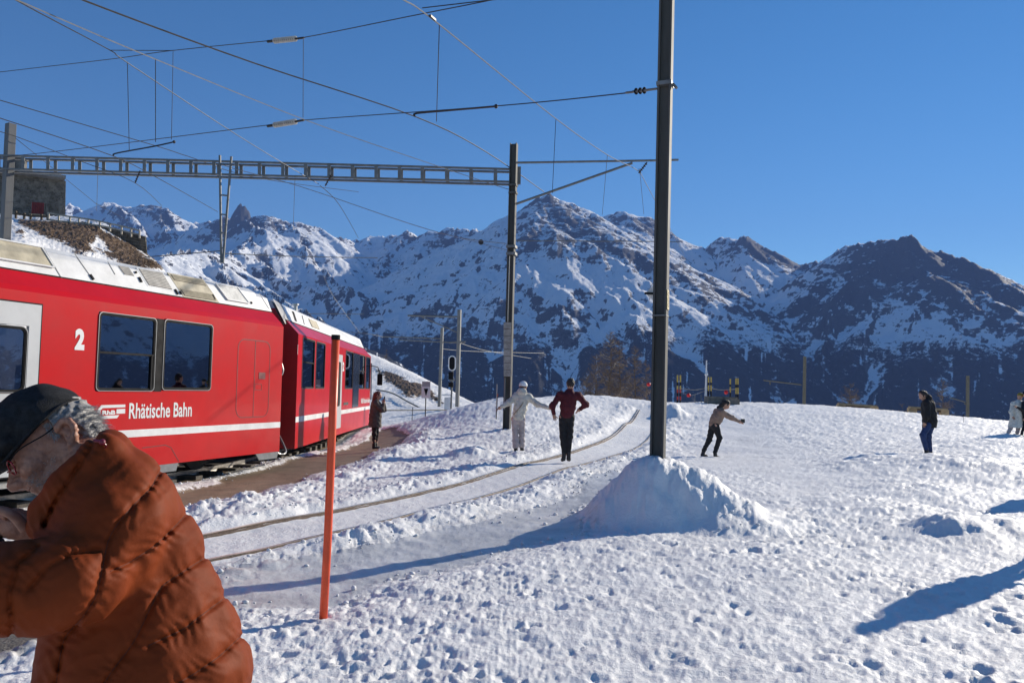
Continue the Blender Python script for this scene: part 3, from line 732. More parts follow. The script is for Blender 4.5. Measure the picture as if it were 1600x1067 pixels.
def window(fr, parent, u0, u1, v0, v1, r=.07, split=None, wf=.035):
    fo = rrect(u0, u1, v0, v1, r); fi = rrect(u0 + wf, u1 - wf, v0 + wf, v1 - wf, r * .7)
    fq = rrect(u0 + .009, u1 - .009, v0 + .009, v1 - .009, r)
    w_ = ring_mesh(fr, 'window', fq, fi, -.03, .010, M_BLACK, parent)
    ring_mesh(fr, 'rim', fo, fq, -.01, .014, M_ALU, w_)
    fi2 = rrect(u0 + wf + .014, u1 - wf - .014, v0 + wf + .014, v1 - wf - .014, r * .6)
    ring_mesh(fr, 'frame', fi, fi2, -.02, .004, M_BLACK, w_)
    plate(fr, 'pane', rrect(u0 + wf, u1 - wf, v0 + wf, v1 - wf, r * .7), -.016, -.008, M_GLASS, w_)
    if split:
        b = MB(); a_ = fr.T(u0 + wf, split, .0); c_ = fr.T(u1 - wf, split, .0); b.beam(a_, c_, .02, .03); b.build('crossbar', M_BLACK, w_)
        b = MB(); b.beam(fr.T(u1 - wf - .04, v0 + wf, -.002), fr.T(u1 - wf - .04, split, -.002), .03, .04, side=fr.n); b.build('sash_post', M_BLACK, w_)
    return w_
def side_panels(fr, u0, u1, v0, v1, holes, name, m, parent, o=0.0, recess=.05):
    us = sorted({u0, u1, *[h[0] for h in holes], *[h[1] for h in holes]}); vs_ = sorted({v0, v1, *[h[2] for h in holes], *[h[3] for h in holes]})
    b = MB()
    for i in range(len(us) - 1):
        for j in range(len(vs_) - 1):
            cu, cv = (us[i] + us[i + 1]) / 2, (vs_[j] + vs_[j + 1]) / 2
            if any(h[0] < cu < h[1] and h[2] < cv < h[3] for h in holes): continue
            b.add([fr.T(us[i], vs_[j], o), fr.T(us[i + 1], vs_[j], o), fr.T(us[i + 1], vs_[j + 1], o), fr.T(us[i], vs_[j + 1], o)], [(0, 1, 2, 3)])
    for h in holes:
        for (ua, va), (ub, vb) in (((h[0], h[2]), (h[1], h[2])), ((h[1], h[2]), (h[1], h[3])), ((h[1], h[3]), (h[0], h[3])), ((h[0], h[3]), (h[0], h[2]))):
            b.add([fr.T(ua, va, o), fr.T(ub, vb, o), fr.T(ub, vb, o - recess), fr.T(ua, va, o - recess)], [(0, 1, 2, 3)])
    return b.build(name, m, parent)
def text_mesh(fr, name, s, px0, py0, px1, py1, m, parent, o=.004, bold=.02, offs=0.0, width=None, shear=0):
    """lettering that fills the box px0..px1 (left, right), py0..py1 (top, bottom) on the side"""
    u0 = fr.S(px0, (py0 + py1) / 2)[0]; u1 = fr.S(px1, (py0 + py1) / 2)[0]
    vt = fr.S((px0 + px1) / 2, py0)[1]; vb = fr.S((px0 + px1) / 2, py1)[1]
    return text_plane(name, s, fr.T(u0, vb, o), fr.t, Vector((0, 0, 1)), u1 - u0, vt - vb, m, parent, bold, shear)
def text_plane(name, s, org, ex, ey, wid, hei, m, parent, bold=.02, shear=0):
    cu = bpy.data.curves.new(name, 'FONT'); cu.body = s; cu.size = 1; cu.offset = bold; cu.resolution_u = 3; cu.shear = shear
    ob = bpy.data.objects.new(name, cu); COL.objects.link(ob); bpy.context.view_layer.update()
    me = bpy.data.meshes.new_from_object(ob.evaluated_get(bpy.context.evaluated_depsgraph_get()))
    bpy.data.objects.remove(ob)
    co = np.array([v.co[:] for v in me.vertices]); mn = co.min(0); mx = co.max(0)
    vs = [org + ex * float((c[0] - mn[0]) / (mx[0] - mn[0]) * wid) + ey * float((c[1] - mn[1]) / (mx[1] - mn[1]) * hei) for c in co]
    fs = [tuple(p.vertices) for p in me.polygons]
    return nobj(name, vs, fs, m, parent)
SEC = [(0, .38), (0, 2.85), (-.287, 3.155)]
ROOF = [(-.287, 3.155), (-.454, 3.51), (-.62, 3.60), (-1.33, 3.66), (-2.04, 3.60), (-2.2, 3.51), (-2.37, 3.155)]
def loft_strip(fr, prof, u0, u1, name, m, parent, n=1, caps=False):
    vs = []; fs = []; us = [u0 + (u1 - u0) * i / n for i in range(n + 1)]
    for u in us: vs += [fr.T(u, v, o) for o, v in prof]
    k = len(prof)
    for i in range(n):
        for j in range(k - 1): fs.append((i * k + j, (i + 1) * k + j, (i + 1) * k + j + 1, i * k + j + 1))
    if caps: fs += [tuple(range(k)), tuple(n * k + j for j in range(k))[::-1]]
    return nobj(name, vs, fs, m, parent)
def inc_quad(fr, corners, name, m, parent, lift=.012, thick=.02):
    ps = []; nn = None
    for px, py in corners:
        p, nn = fr.inc(px, py, lift=lift); ps.append(p)
    return ps, nn
def slab(ps, nn, th, name, m, parent):
    n = len(ps); return nobj(name, [p for p in ps] + [p - nn * th for p in ps], [tuple(range(n)), tuple(range(2 * n - 1, n - 1, -1))] + [(i, i + n, (i + 1) % n + n, (i + 1) % n) for i in range(n)], m, parent)
def lerp(a, b, t): return a + (b - a) * t
def louvre(fr, parent, corners, n, name='roof_grille', msl=None, mfr=None, border=.06, rows=None):
    """louvred hatch on the inclined roof; corners: top-left, top-right, bottom-right, bottom-left in the picture"""
    ps, nn = inc_quad(fr, corners, None, None, None, lift=.004)
    g = slab(ps, nn, .02, name, mfr or M_WHITE, parent)
    tl, tr, br, bl = ps
    def at(a, b): return lerp(lerp(tl, tr, a), lerp(bl, br, a), b)
    for (b0, b1, cnt) in (rows or [(border, 1 - border, n)]):
        rec = [at(border, b0), at(1 - border, b0), at(1 - border, b1), at(border, b1)]
        slab([p + nn * .003 for p in rec], nn, .002, 'recess', M_DARKSLOT, g)
        for k in range(cnt):
            t0 = b0 + (b1 - b0) * (k + .12) / cnt; t1 = b0 + (b1 - b0) * (k + .66) / cnt
            q = [at(border, t0) + nn * .016, at(1 - border, t0) + nn * .016, at(1 - border, t1) + nn * .007, at(border, t1) + nn * .007]
            slab(q, nn, .003, 'slat', msl or M_SLATS, g)
    return g
# ---- front (near) car
f1 = Frame(W(440, 600, 16.08), .33)
car1 = empty('train_carriage', f1.T(-5, 0, -1.3), 'long red railway carriage with a large 2 and paired windows beside the brown platform', 'train carriage', 'red train carriages')
U0 = -17.0
def S1(px, py): return f1.S(px, py)
w1 = (S1(151.5, 550)[0], S1(242.5, 550)[0], S1(200, 611.3)[1], S1(200, 492)[1])
w2 = (S1(254.5, 550)[0], S1(331, 550)[0], S1(290, 610)[1], S1(290, 502.2)[1])
dr = S1(60, 560)[0]; dl = dr - 1.45
dwr = S1(42, 560)[0]; dwl = dwr - 1.05; dwt = S1(30, 508)[1]; dwb = S1(20, 615)[1]
dvb = .42; dvt = S1(30, 473)[1]
more = [(dl - 1.9, dl - .45, w1[2], w1[3]), (dl - 3.6, dl - 2.1, w1[2], w1[3])]
VB = S1(400, 709)[1]
holes1 = [w1, w2, (dwl, dwr, dwb, dwt)] + more
side_panels(f1, U0, dl, VB, 2.85, [h for h in holes1 if h[1] <= dl], 'side_wall', M_RED, car1)
side_panels(f1, dr, 0, VB, 2.85, [w1, w2], 'side_wall', M_RED, car1)
loft_strip(f1, [(0, 2.85), (-.06, 2.93), (-.287, 3.155)], U0, 0, 'cant_panel', M_RED, car1)
loft_strip(f1, ROOF, U0, -.35, 'roof', M_WHITE, car1, 1, True)
loft_strip(f1, [(-.287, 3.155), (-.42, 3.44), (-.60, 3.53), (-2.0, 3.53)], -.35, 0, 'roof_end', M_WHITE, car1)
# end wall, floor, far side
b = MB(); b.add([f1.T(-.002, v, o) for o, v in [(-.003, VB), (-.003, 2.85), (-.287, 3.15), (-.43, 3.42), (-2.0, 3.42), (-2.65, 2.85), (-2.65, VB)]], [tuple(range(7))]); b.build('end_wall', M_RED_SHADE, car1)
b = MB(); b.add([f1.T(U0, VB + .01, -.01), f1.T(-.01, VB + .01, -.01), f1.T(-.01, VB + .01, -2.64), f1.T(U0, VB + .01, -2.64)], [(0, 1, 2, 3)]); b.build('floor', M_UNDER, car1)
fw = [(a, b_, w1[2], w1[3]) for a, b_ in [(-4.6, -3.4), (-3.2, -1.9), (-7.4, -6.0), (-9.2, -7.7), (-11.2, -9.6)]]
side_panels(f1, U0, 0, VB, 2.85, fw, 'far_side_wall', M_RED, car1, o=-2.65, recess=-.04)
M_INT = mat('carriage interior lining', (0.30, 0.30, 0.31), rough=.7)
b = MB()
for u in (-2.2, -3.5, -4.9, -8.2, -9.8):
    st_ = MB().box(f1.T(u, 1.5, -.75), (.07, .42, .40), (f1.t, f1.n, Vector((0, 0, 1)))).build('seat', mat('seat cloth', (.05, .06, .12), rough=.9), car1)
    MB().box(f1.T(u + .33, 1.22, -.75), (.25, .42, .06), (f1.t, f1.n, Vector((0, 0, 1)))).build('cushion', MATS['seat cloth'], st_)
b = MB(); b.add([f1.T(U0, 2.82, -.05), f1.T(-.02, 2.82, -.05), f1.T(-.02, 2.82, -2.6), f1.T(U0, 2.82, -2.6)], [(0, 1, 2, 3)]); b.build('ceiling_lining', M_INT, car1)
for i, h in enumerate((w1, w2)): window(f1, car1, *h, split=(f1.S(200, 553)[1] if i == 0 else None))
for h in more: window(f1, car1, *h)
plate(f1, 'window_divider', [(w1[1] + .002, w1[2]), (w2[0] - .002, w1[2]), (w2[0] - .002, w1[3]), (w1[1] + .002, w1[3])], .0005, .006, M_BLACK, car1)
# door
dp = side_panels(f1, dl, dr, dvb, dvt, [(dwl, dwr, dwb, dwt)], 'door', M_GREY, car1, o=.012)
ring_mesh(f1, 'door_seal', [(dl - .02, dvb - .02), (dr + .02, dvb - .02), (dr + .02, dvt + .02), (dl - .02, dvt + .02)], [(dl, dvb), (dr, dvb), (dr, dvt), (dl, dvt)], -.02, .008, M_BLACK, dp)
window(f1, dp, dwl + .01, dwr - .01, dwb + .01, dwt - .01, r=.1, wf=.03)
plate(f1, 'lintel', [(dl, dvt + .02), (dr, dvt + .02), (dr, 2.85), (dl, 2.85)], -.02, .0, M_RED, car1)
b = MB(); b.beam(f1.T(dl + .5, dvb + .6, -.35), f1.T(dl + .5, dvt, -.35), .03, .03); b.beam(f1.T(dr - .45, dvb + .6, -.3), f1.T(dr - .45, dvt, -.3), .03, .03); b.build('grab_rail', M_STEEL, car1)
b = MB(); b.box(f1.T((dl + dr) / 2, .33, .06), (.72, .12, .03), (f1.t, f1.n, Vector((0, 0, 1)))); b.build('door_step', M_STEEL, car1)
# white stripe
sv0 = S1(246, 680.3)[1]; sv1 = S1(246, 669.3)[1]
plate(f1, 'white_stripe', [(dr + .05, sv0), (-.003, sv0), (-.003, sv1), (dr + .05, sv1)], .0, .003, M_WHITE, car1)
plate(f1, 'white_stripe', [(U0, sv0), (dl - .05, sv0), (dl - .05, sv1), (U0, sv1)], .0, .003, M_WHITE, car1)
plate(f1, 'gutter_line', [(U0, 3.14), (0, 3.14), (0, 3.165), (U0, 3.165)], -.33, -.275, M_BLACK, car1)
# service door near the end
def outline(fr, parent, u0, u1, v0, v1, r, name='hatch', wd=.014, m=None, mid=None):
    a = rrect(u0, u1, v0, v1, r); c = rrect(u0 + wd, u1 - wd, v0 + wd, v1 - wd, max(r - wd, .01))
    h = ring_mesh(fr, name, a, c, -.004, .0035, m or M_SEAM, parent)
    if mid is not None: plate(fr, 'seam', [(mid, v0 + .01), (mid + wd, v0 + .01), (mid + wd, v1 - .01), (mid, v1 - .01)], 0, .0035, m or M_SEAM, h)
    return h
hu0, hu1 = S1(370, 590)[0], S1(421, 590)[0]; hv0, hv1 = S1(395, 652)[1], S1(395, 531)[1]
hat = outline(f1, car1, hu0, hu1, hv0, hv1, .18, 'service_door', mid=S1(397, 590)[0])
a0 = S1(404, 592); a1 = S1(414.5, 582); plate(f1, 'vent', [(a0[0], a0[1]), (a1[0], a0[1]), (a1[0], a1[1]), (a0[0], a1[1])], 0, .005, mat('dark red vent', (.16, .01, .012), rough=.6), hat)
a0 = S1(398, 609.5); a1 = S1(409, 600); outline(f1, hat, a0[0], a1[0], a0[1], a1[1], .01, 'latch', wd=.008)
# lower hatch under the stripe
hz0 = S1(215, 730)[0]; hz1 = S1(277, 720)[0]
pts_ = [(S1(222, 699)), (S1(258, 694.5)), (S1(266, 698)), (S1(279, 721))]
for i in range(len(pts_) - 1):
    (ua, va), (ub, vb) = pts_[i], pts_[i + 1]
    plate(f1, 'hatch_seam', [(ua, va), (ub, vb), (ub, vb - .012), (ua, va - .012)] if abs(ua - ub) > .1 and i != 2 else [(ua, va), (ua + .014, va), (ub + .014, vb), (ub, vb)], 0, .0035, M_SEAM, car1)
# lettering
M_LET = mat('lettering silver white', (0.70, 0.70, 0.69), rough=.45, var=.04)
text_mesh(f1, 'lettering', 'Rhätische Bahn', 201.5, 629.0, 299.5, 652.5, M_LET, car1, bold=.018)
text_mesh(f1, 'class_number', '2', 117, 513.5, 132, 547, M_LET, car1, bold=.06)
text_mesh(f1, 'lettering', 'RhB', 159.5, 641, 180, 647.8, M_LET, car1, bold=.05)
def pixplate(fr, name, pts, m, parent, o1=.004):
    return plate(fr, name, [fr.S(x, y) for x, y in pts][::-1], 0, o1, m, parent)
pixplate(f1, 'emblem', [(151.7, 643), (152.5, 640), (158, 632.9), (195.5, 631.8), (195.5, 636.2), (160, 637.5), (157, 641), (156.2, 647.5), (152.8, 647.3)], M_LET, car1)
pixplate(f1, 'emblem', [(182, 639.2), (195.4, 638.6), (195.2, 645.7), (181.5, 646.4)], M_LET, car1)
pixplate(f1, 'emblem', [(141.2, 650.4), (186, 648.3), (182.5, 653.2), (141.0, 655.4)], M_LET, car1)
# roof hatches
louvre(f1, car1, [(182.7, 414.3), (201, 417.6), (210.8, 432.5), (194, 429.7)], 7)
louvre(f1, car1, [(212.8, 418), (254.4, 425), (272.5, 455), (231, 447.2)], 10)
louvre(f1, car1, [(261.5, 426), (317.7, 436.5), (343, 472.8), (286.8, 464.2)], 3, msl=M_TAN, mfr=M_TAN, rows=[(.06, .30, 4), (.66, .94, 5)])
for name, cs, m in [('roof_panel', [(337.4, 443.8), (371, 449.4), (389.4, 473.9), (355.6, 468)], mat('pale grey roof panel', (.55, .55, .52), rough=.6, var=.12, scale=9)),
                    ('roof_panel', [(-260, 325), (65, 386.7), (84.3, 418), (-260, 362)], M_TAN)]:
    ps, nn = inc_quad(f1, cs, None, None, None, lift=.02); g = slab(ps, nn, .03, name, m, car1)
    fr_ = []
    for i in range(4):
        a, c = ps[i], ps[(i + 1) % 4]; MB().beam(a + nn * .004, c + nn * .004, .02, .02, side=nn).build('edge_strip', M_WHITE, g)
for a, c in [((68.5, 388), (97, 436)), ((117, 397), (146, 438)), ((168.5, 409), (180, 429)), ((405, 458), (420, 482))]:
    pa, nn = f1.inc(*a, lift=.004); pc, _ = f1.inc(*c, lift=.004); MB().beam(pa, pc, .012, .006, side=nn).build('roof_seam', M_SEAMW, car1)
for a, c in [((141, 429), (146.5, 437)), ((211.5, 424), (213.5, 427)), ((217.5, 433), (221.5, 441)), ((273.5, 452), (278.5, 460)), ((281, 455), (284, 460)), ((332, 460), (336, 468)), ((392, 472), (394, 474))]:
    pa, nn = f1.inc(*a, lift=.012); pc, _ = f1.inc(*c, lift=.012); MB().beam(pa, pc, .035, .02, side=nn).build('roof_latch', M_BLACK, car1)
ps, nn = inc_quad(f1, [(199, 434), (232, 447), (236, 450), (203, 437)], None, None, None)
# skirts and running gear
def ax3(fr): return (fr.t, fr.n, Vector((0, 0, 1)))
for ua, ub in [(S1(400, 706)[0], -.02), (-5.3, S1(279, 728)[0])]:
    plate(f1, 'skirt', [(ua + .12, VB - .13), (ub - .05, VB - .13), (ub, VB), (ua, VB)], -.03, -.004, mat('grey skirt', (.18, .19, .20), rough=.5), car1)
def bogie(fr, uc, parent, u_lo=-9, u_hi=9):
    g = MB()
    for oo in (-.62, -2.05): g.box(fr.T(uc, .46, oo), (1.15, .05, .09), ax3(fr)); g.box(fr.T(uc, .38, oo), (.4, .06, .13), ax3(fr))
    g.box(fr.T(uc, .5, -1.3), (.25, .7, .1), ax3(fr))
    bo = g.build('bogie', M_UNDER, parent)
    for du in (-.85, .85):
        for oo in (-.83, -1.83):
            wb = MB(); pr = [(0.0, .0), (.10, .0), (.10, .05), (.34, .04), (.36, .0), (.38, -.0)]
            wb.tube([fr.T(uc + du, .435, oo - .04), fr.T(uc + du, .435, oo + .04)], .36, 24); wb.tube([fr.T(uc + du, .435, oo + .03), fr.T(uc + du, .435, oo + .09)], .12, 12)
            wb.build('wheel', M_UNDER, bo)
        s = MB(); s.tube([fr.T(uc + du, .5, -.60), fr.T(uc + du, .66, -.60)], .09, 10); s.box(fr.T(uc + du, .43, -.55), (.13, .07, .11), ax3(fr)); s.build('axle_box', M_STEEL, bo)
    d = MB(); d.tube([fr.T(uc - .35, .45, -.50), fr.T(uc + .30, .47, -.50)], .035, 8); d.tube([fr.T(uc - .35, .45, -.50), fr.T(uc - .0, .46, -.50)], .055, 8); d.box(fr.T(uc - .45, .47, -.5), (.1, .05, .12), ax3(fr)); d.build('damper', M_STEEL, bo)
    h = MB()
    for k in range(3):
        a = [fr.T(uc + .35 + .12 * k, .56, -.48), fr.T(uc + .5 + .1 * k, .25 + .03 * k, -.42), fr.T(uc + .75 + .1 * k, .30, -.45), fr.T(uc + .85 + .1 * k, .55, -.5)]
        h.tube(catmull(a, 5), .014, 5)
    h.build('hose', M_UNDER, bo)
    return bo
bogie(f1, -2.3, car1); bogie(f1, -13.5, car1)
b = MB(); b.box(f1.T(-7.8, .48, -1.3), (3.6, 1.1, .16), ax3(f1)); b.box(f1.T(-.2, .5, -1.3), (.2, .9, .12), ax3(f1)); b.build('underframe', M_UNDER, car1)
# ---- far car
f2 = Frame(W(463.7, 600, 18.02), -.044)
def S2(px, py): return f2.S(px, py)
L2 = S2(578.5, 600)[0]
car2 = empty('train_carriage', f2.T(6, 0, -1.3), 'red driving carriage at the far end of the train with a mirror at its cab', 'train carriage', 'red train carriages')
def WN(a, b_, yt, yb, ya=None):
    return (S2(a, 580)[0], S2(b_, 580)[0], S2((a + b_) / 2, yb)[1], S2((a + b_) / 2, yt)[1])
win2 = [WN(471.5, 490.5, 529, 607), WN(493, 507, 534.5, 607.6), WN(539.3, 551, 553, 609), WN(561, 570, 557.5, 609), WN(571, 578, 561, 609)]
vt_ = win2[0][3]; vb_ = win2[0][2]
win2 = [(a, b_, vb_, vt_) for a, b_, c, d in win2]
VB2 = S2(463.7, 700)[1]
side_panels(f2, 0, L2, VB2, 2.85, win2, 'side_wall', M_RED, car2)
for i, h in enumerate(win2): window(f2, car2, *h, split=(vb_ + .52 * (vt_ - vb_) if i in (0, 3) else None), wf=.03)
pn = (S2(551.3, 590)[0], S2(560.7, 590)[0], S2(555, 636)[1], vt_)
plate(f2, 'display_panel', [(pn[0], pn[2]), (pn[1], pn[2]), (pn[1], pn[3]), (pn[0], pn[3])], 0, .01, mat('dark glass panel', (.02, .025, .04), rough=.12), car2)
loft_strip(f2, [(0, 2.85), (-.287, 3.155)], 0, L2, 'cant_panel', M_RED, car2)
loft_strip(f2, ROOF, .3, L2 + .1, 'roof', M_WHITE, car2, 1, True)
b = MB()
for u in (0.0, L2):
  b = MB(); b.add([f2.T(u, v, o) for o, v in [(-.004, VB2), (-.004, 2.85), (-.287, 3.15), (-.43, 3.42), (-2.0, 3.42), (-2.65, 2.85), (-2.65, VB2)]], [tuple(range(7))]); b.build('end_wall', M_RED_SHADE, car2)
b = MB(); b.add([f2.T(0, VB2 + .01, -.01), f2.T(L2, VB2 + .01, -.01), f2.T(L2, VB2 + .01, -2.64), f2.T(0, VB2 + .01, -2.64)], [(0, 1, 2, 3)]); b.build('floor', M_UNDER, car2)
side_panels(f2, 0, L2, VB2, 2.85, [(1, 3, vb_, vt_), (4, 7, vb_, vt_), (9, 11.5, vb_, vt_)], 'far_side_wall', M_RED, car2, o=-2.65, recess=-.04)
d0_, d1_ = S2(521, 600)[0], S2(533.5, 600)[0]
dd = plate(f2, 'door', [(d0_, .45), (d1_, .45), (d1_, 2.62), (d0_, 2.62)], -.01, .015, M_GREY, car2)
plate(f2, 'pane', rrect(d0_ + .5, d1_ - .28, 1.1, 2.4, .1), .0, .02, M_BLACK, dd)
s0 = S2(463.7, 659.6)[1]; s1 = S2(463.7, 651)[1]
plate(f2, 'white_stripe', [(0, s0), (d0_, s0), (d0_, s1), (0, s1)], 0, .003, M_WHITE, car2)
plate(f2, 'white_stripe', [(d1_, s0), (L2, s0), (L2, s1), (d1_, s1)], 0, .003, M_WHITE, car2)
plate(f2, 'gutter_line', [(0, 3.14), (L2, 3.14), (L2, 3.165), (0, 3.165)], -.33, -.275, M_BLACK, car2)
text_mesh(f2, 'lettering', 'RhB Rhätische Bahn', 564, 622, 577.5, 629.5, M_LET, car2)
a0 = S2(536.5, 633); a1 = S2(544, 628); plate(f2, 'vent', [(a0[0], a0[1]), (a1[0], a0[1]), (a1[0], a1[1]), (a0[0], a1[1])], 0, .006, M_UNDER, car2)
text_mesh(f2, 'class_number', '2', 535.3, 565.5, 537.6, 580, M_LET, car2, bold=.05)
bogie(f2, 2.3, car2); bogie(f2, L2 - 2.2, car2)
b = MB(); b.box(f2.T(6.2, .5, -1.3), (2.2, 1.1, .14), ax3(f2)); b.build('underframe', M_UNDER, car2)
# dark flap and roof gear at the joint
b = MB()
b.add([f2.T(.3, 3.10, -.25), f2.T(.3, 3.53, -.47), f2.T(-.35, 3.60, -.52), f2.T(-.10, 3.06, -.28)], [(0, 1, 2, 3)])
b.add([f2.T(.32, 3.08, -.30), f2.T(.32, 3.51, -.52), f2.T(-.33, 3.58, -.57), f2.T(-.08, 3.04, -.33)], [(3, 2, 1, 0)])
b.build('roof_fairing', mat('grey roof fairing', (.28, .28, .28), rough=.5), car2)
ps = [f2.T(u, v, o) for u, v, o in [(3.0, 3.24, -.32), (4.0, 3.24, -.32), (4.0, 3.45, -.42), (3.0, 3.45, -.42)]]
nn = f2.t.cross((f2.T(0, 3.51, -.454) - f2.T(0, 3.155, -.287)).normalized()); nn = nn if nn.dot(f2.n) > 0 else -nn
slab([p + nn * .012 for p in ps], nn, .02, 'roof_panel', M_TAN, car2)
for ua, ub, wd in ((1.0, 1.25, .22), (2.0, 2.35, .07)):
    pq = [f2.T(ua, 3.22, -.318), f2.T(ua + wd, 3.22, -.318), f2.T(ub + wd - .1, 3.47, -.435), f2.T(ub - .1, 3.47, -.435)]
    slab([p + nn * .006 for p in pq], nn, .01, 'roof_slot', M_BLACK, car2)
b = MB(); b.tube([f2.T(3.6, 3.6, -.9), f2.T(3.6, 3.86, -.9)], .05, 8); b.tube([f2.T(3.6, 3.86, -.9), f2.T(3.6, 3.9, -.9)], .09, 8); b.build('roof_insulator', M_STEEL, car2)
# cab mirror
b = MB(); b.tube([f2.T(L2 - .1, 2.5, .01), f2.T(L2 + .0, 2.45, .28), f2.T(L2, 2.2, .34)], .018, 6); mi = b.build('mirror', M_BLACK, car2)
b = MB(); b.box(f2.T(L2, 1.98, .36), (.05, .10, .22), ax3(f2)); b.build('mirror_glass', M_BLACK, mi, bevel=.03)
b = MB(); b.tube([f2.T(L2 + .03, 1.2, .04), f2.T(L2 + .03, 2.6, .02)], .03, 6); b.build('handrail', M_STEEL, car2)
# gangway between the cars
gang = MB()
c1 = [f1.T(0, .75, -.55), f1.T(0, 3.1, -.55), f1.T(0, 3.1, -2.1), f1.T(0, .75, -2.1)]; c2 = [f2.T(0, .75, -.75), f2.T(0, 3.1, -.75), f2.T(0, 3.1, -2.2), f2.T(0, .75, -2.2)]
vs = []; 
for k in range(13):
    t = k / 12; s_ = 1 if k % 2 else .93
    r4 = [lerp(a, c_, t) for a, c_ in zip(c1, c2)]; ctr = sum(r4, Vector()) / 4
    vs += [ctr + (p - ctr) * s_ for p in r4]
fs = [(k * 4 + j, (k + 1) * 4 + j, (k + 1) * 4 + (j + 1) % 4, k * 4 + (j + 1) % 4) for k in range(12) for j in range(4)]
nobj('gangway_bellows', vs, fs, M_BLACK, car2)
b = MB(); b.tube(catmull([f1.T(.0, .5, -.25), f1.T(.3, .28, -.22), f1.T(.6, .30, -.25), f2.T(-.3, .6, -.3)], 6), .02, 6); b.tube(catmull([f1.T(.02, 1.8, -.1), f1.T(.12, 1.95, -.06), f1.T(.1, 2.15, -.1)], 5), .018, 6)
b.build('coupling_cable', M_STEEL, car1)
# the train's own track
tr_c = [f1.T(-18, 0, -1.3), f1.T(-9, 0, -1.3), f1.T(-2, 0, -1.33), f2.T(2, 0, -1.33), f2.T(9, 0, -1.3), f2.T(16, 0, -1.5), f2.T(24, 0, -2.4), f2.T(33, 0, -4.5)]
tr_l = catmull(tr_c, 6)
track2 = empty('railway_track', (tr_l[0].x, tr_l[0].y, 0), kind='structure')
for off in (-.5, .5):
    pts = offset_line(tr_l, off); vs = []; fs = []
    prof = [(-.06, -.1), (-.035, .0), (-.035, .07), (.035, .07), (.035, .0), (.06, -.1)]
    for i, p in enumerate(pts):
        t = (pts[min(i + 1, len(pts) - 1)] - pts[max(i - 1, 0)]); t.z = 0; t.normalize(); s_ = Vector((t.y, -t.x, 0))
        for a, c_ in prof: q = p + s_ * a; vs.append((q.x, q.y, .0 + c_))
    for i in range(len(pts) - 1):
        for k in range(5): fs.append((i * 6 + k, i * 6 + k + 1, (i + 1) * 6 + k + 1, (i + 1) * 6 + k))
    nobj('rail', vs, fs, M_RAILTOP, track2)
M_SLP = mat('sleeper', (.10, .085, .07), rough=.9, col2=(.05, .045, .04), scale=12, bump=.5)
slp = MB().box((0, 0, 0), (.11, .9, .07)); sme = bpy.data.meshes.new('sleeper'); sme.from_pydata([tuple(v) for v in slp.v], [], slp.f); sme.materials.append(M_SLP)
acc_ = 0
for i in range(1, len(tr_l)):
    seg = tr_l[i] - tr_l[i - 1]; acc_ += seg.length
    while acc_ > .7:
        acc_ -= .7; p = tr_l[i] - seg.normalized() * acc_
        so_ = bpy.data.objects.new('sleeper', sme); link(so_, track2); so_.location = Vector((p.x, p.y, -.055)) - track2.location; so_.rotation_euler = (0, 0, math.atan2(seg.y, seg.x))
# ================================================================ hillsides
def Wz(px, Y, z):
    d = ray(px, 600); p = Vector((d.x / d.y * Y, Y, z)); return p
def project(P):
    Mi = np.array(M_cam.inverted()); Q = (P - np.array([0, 0, CAM_H])) @ Mi.T
    return 800 + F * Q[..., 0] / -Q[..., 2], 533.5 - F * Q[..., 1] / -Q[..., 2]
def loft(rows, nu, nv):
    """smooth sheet through rows of points with equal counts"""
    A = np.array([[tuple(p) for p in r] for r in rows], float)          # rows, k, 3
    def cr(A, n):
        k = A.shape[0]; t = np.linspace(0, k - 1, n); i = np.clip(t.astype(int), 0, k - 2); f = (t - i)[:, None, None]
        p0 = A[np.clip(i - 1, 0, k - 1)]; p1 = A[i]; p2 = A[i + 1]; p3 = A[np.clip(i + 2, 0, k - 1)]
        return .5 * (2 * p1 + (p2 - p0) * f + (2 * p0 - 5 * p1 + 4 * p2 - p3) * f ** 2 + (3 * p1 - p0 - 3 * p2 + p3) * f ** 3)
    B = cr(A, nv); B = cr(B.transpose(1, 0, 2), nu).transpose(1, 0, 2)
    return B
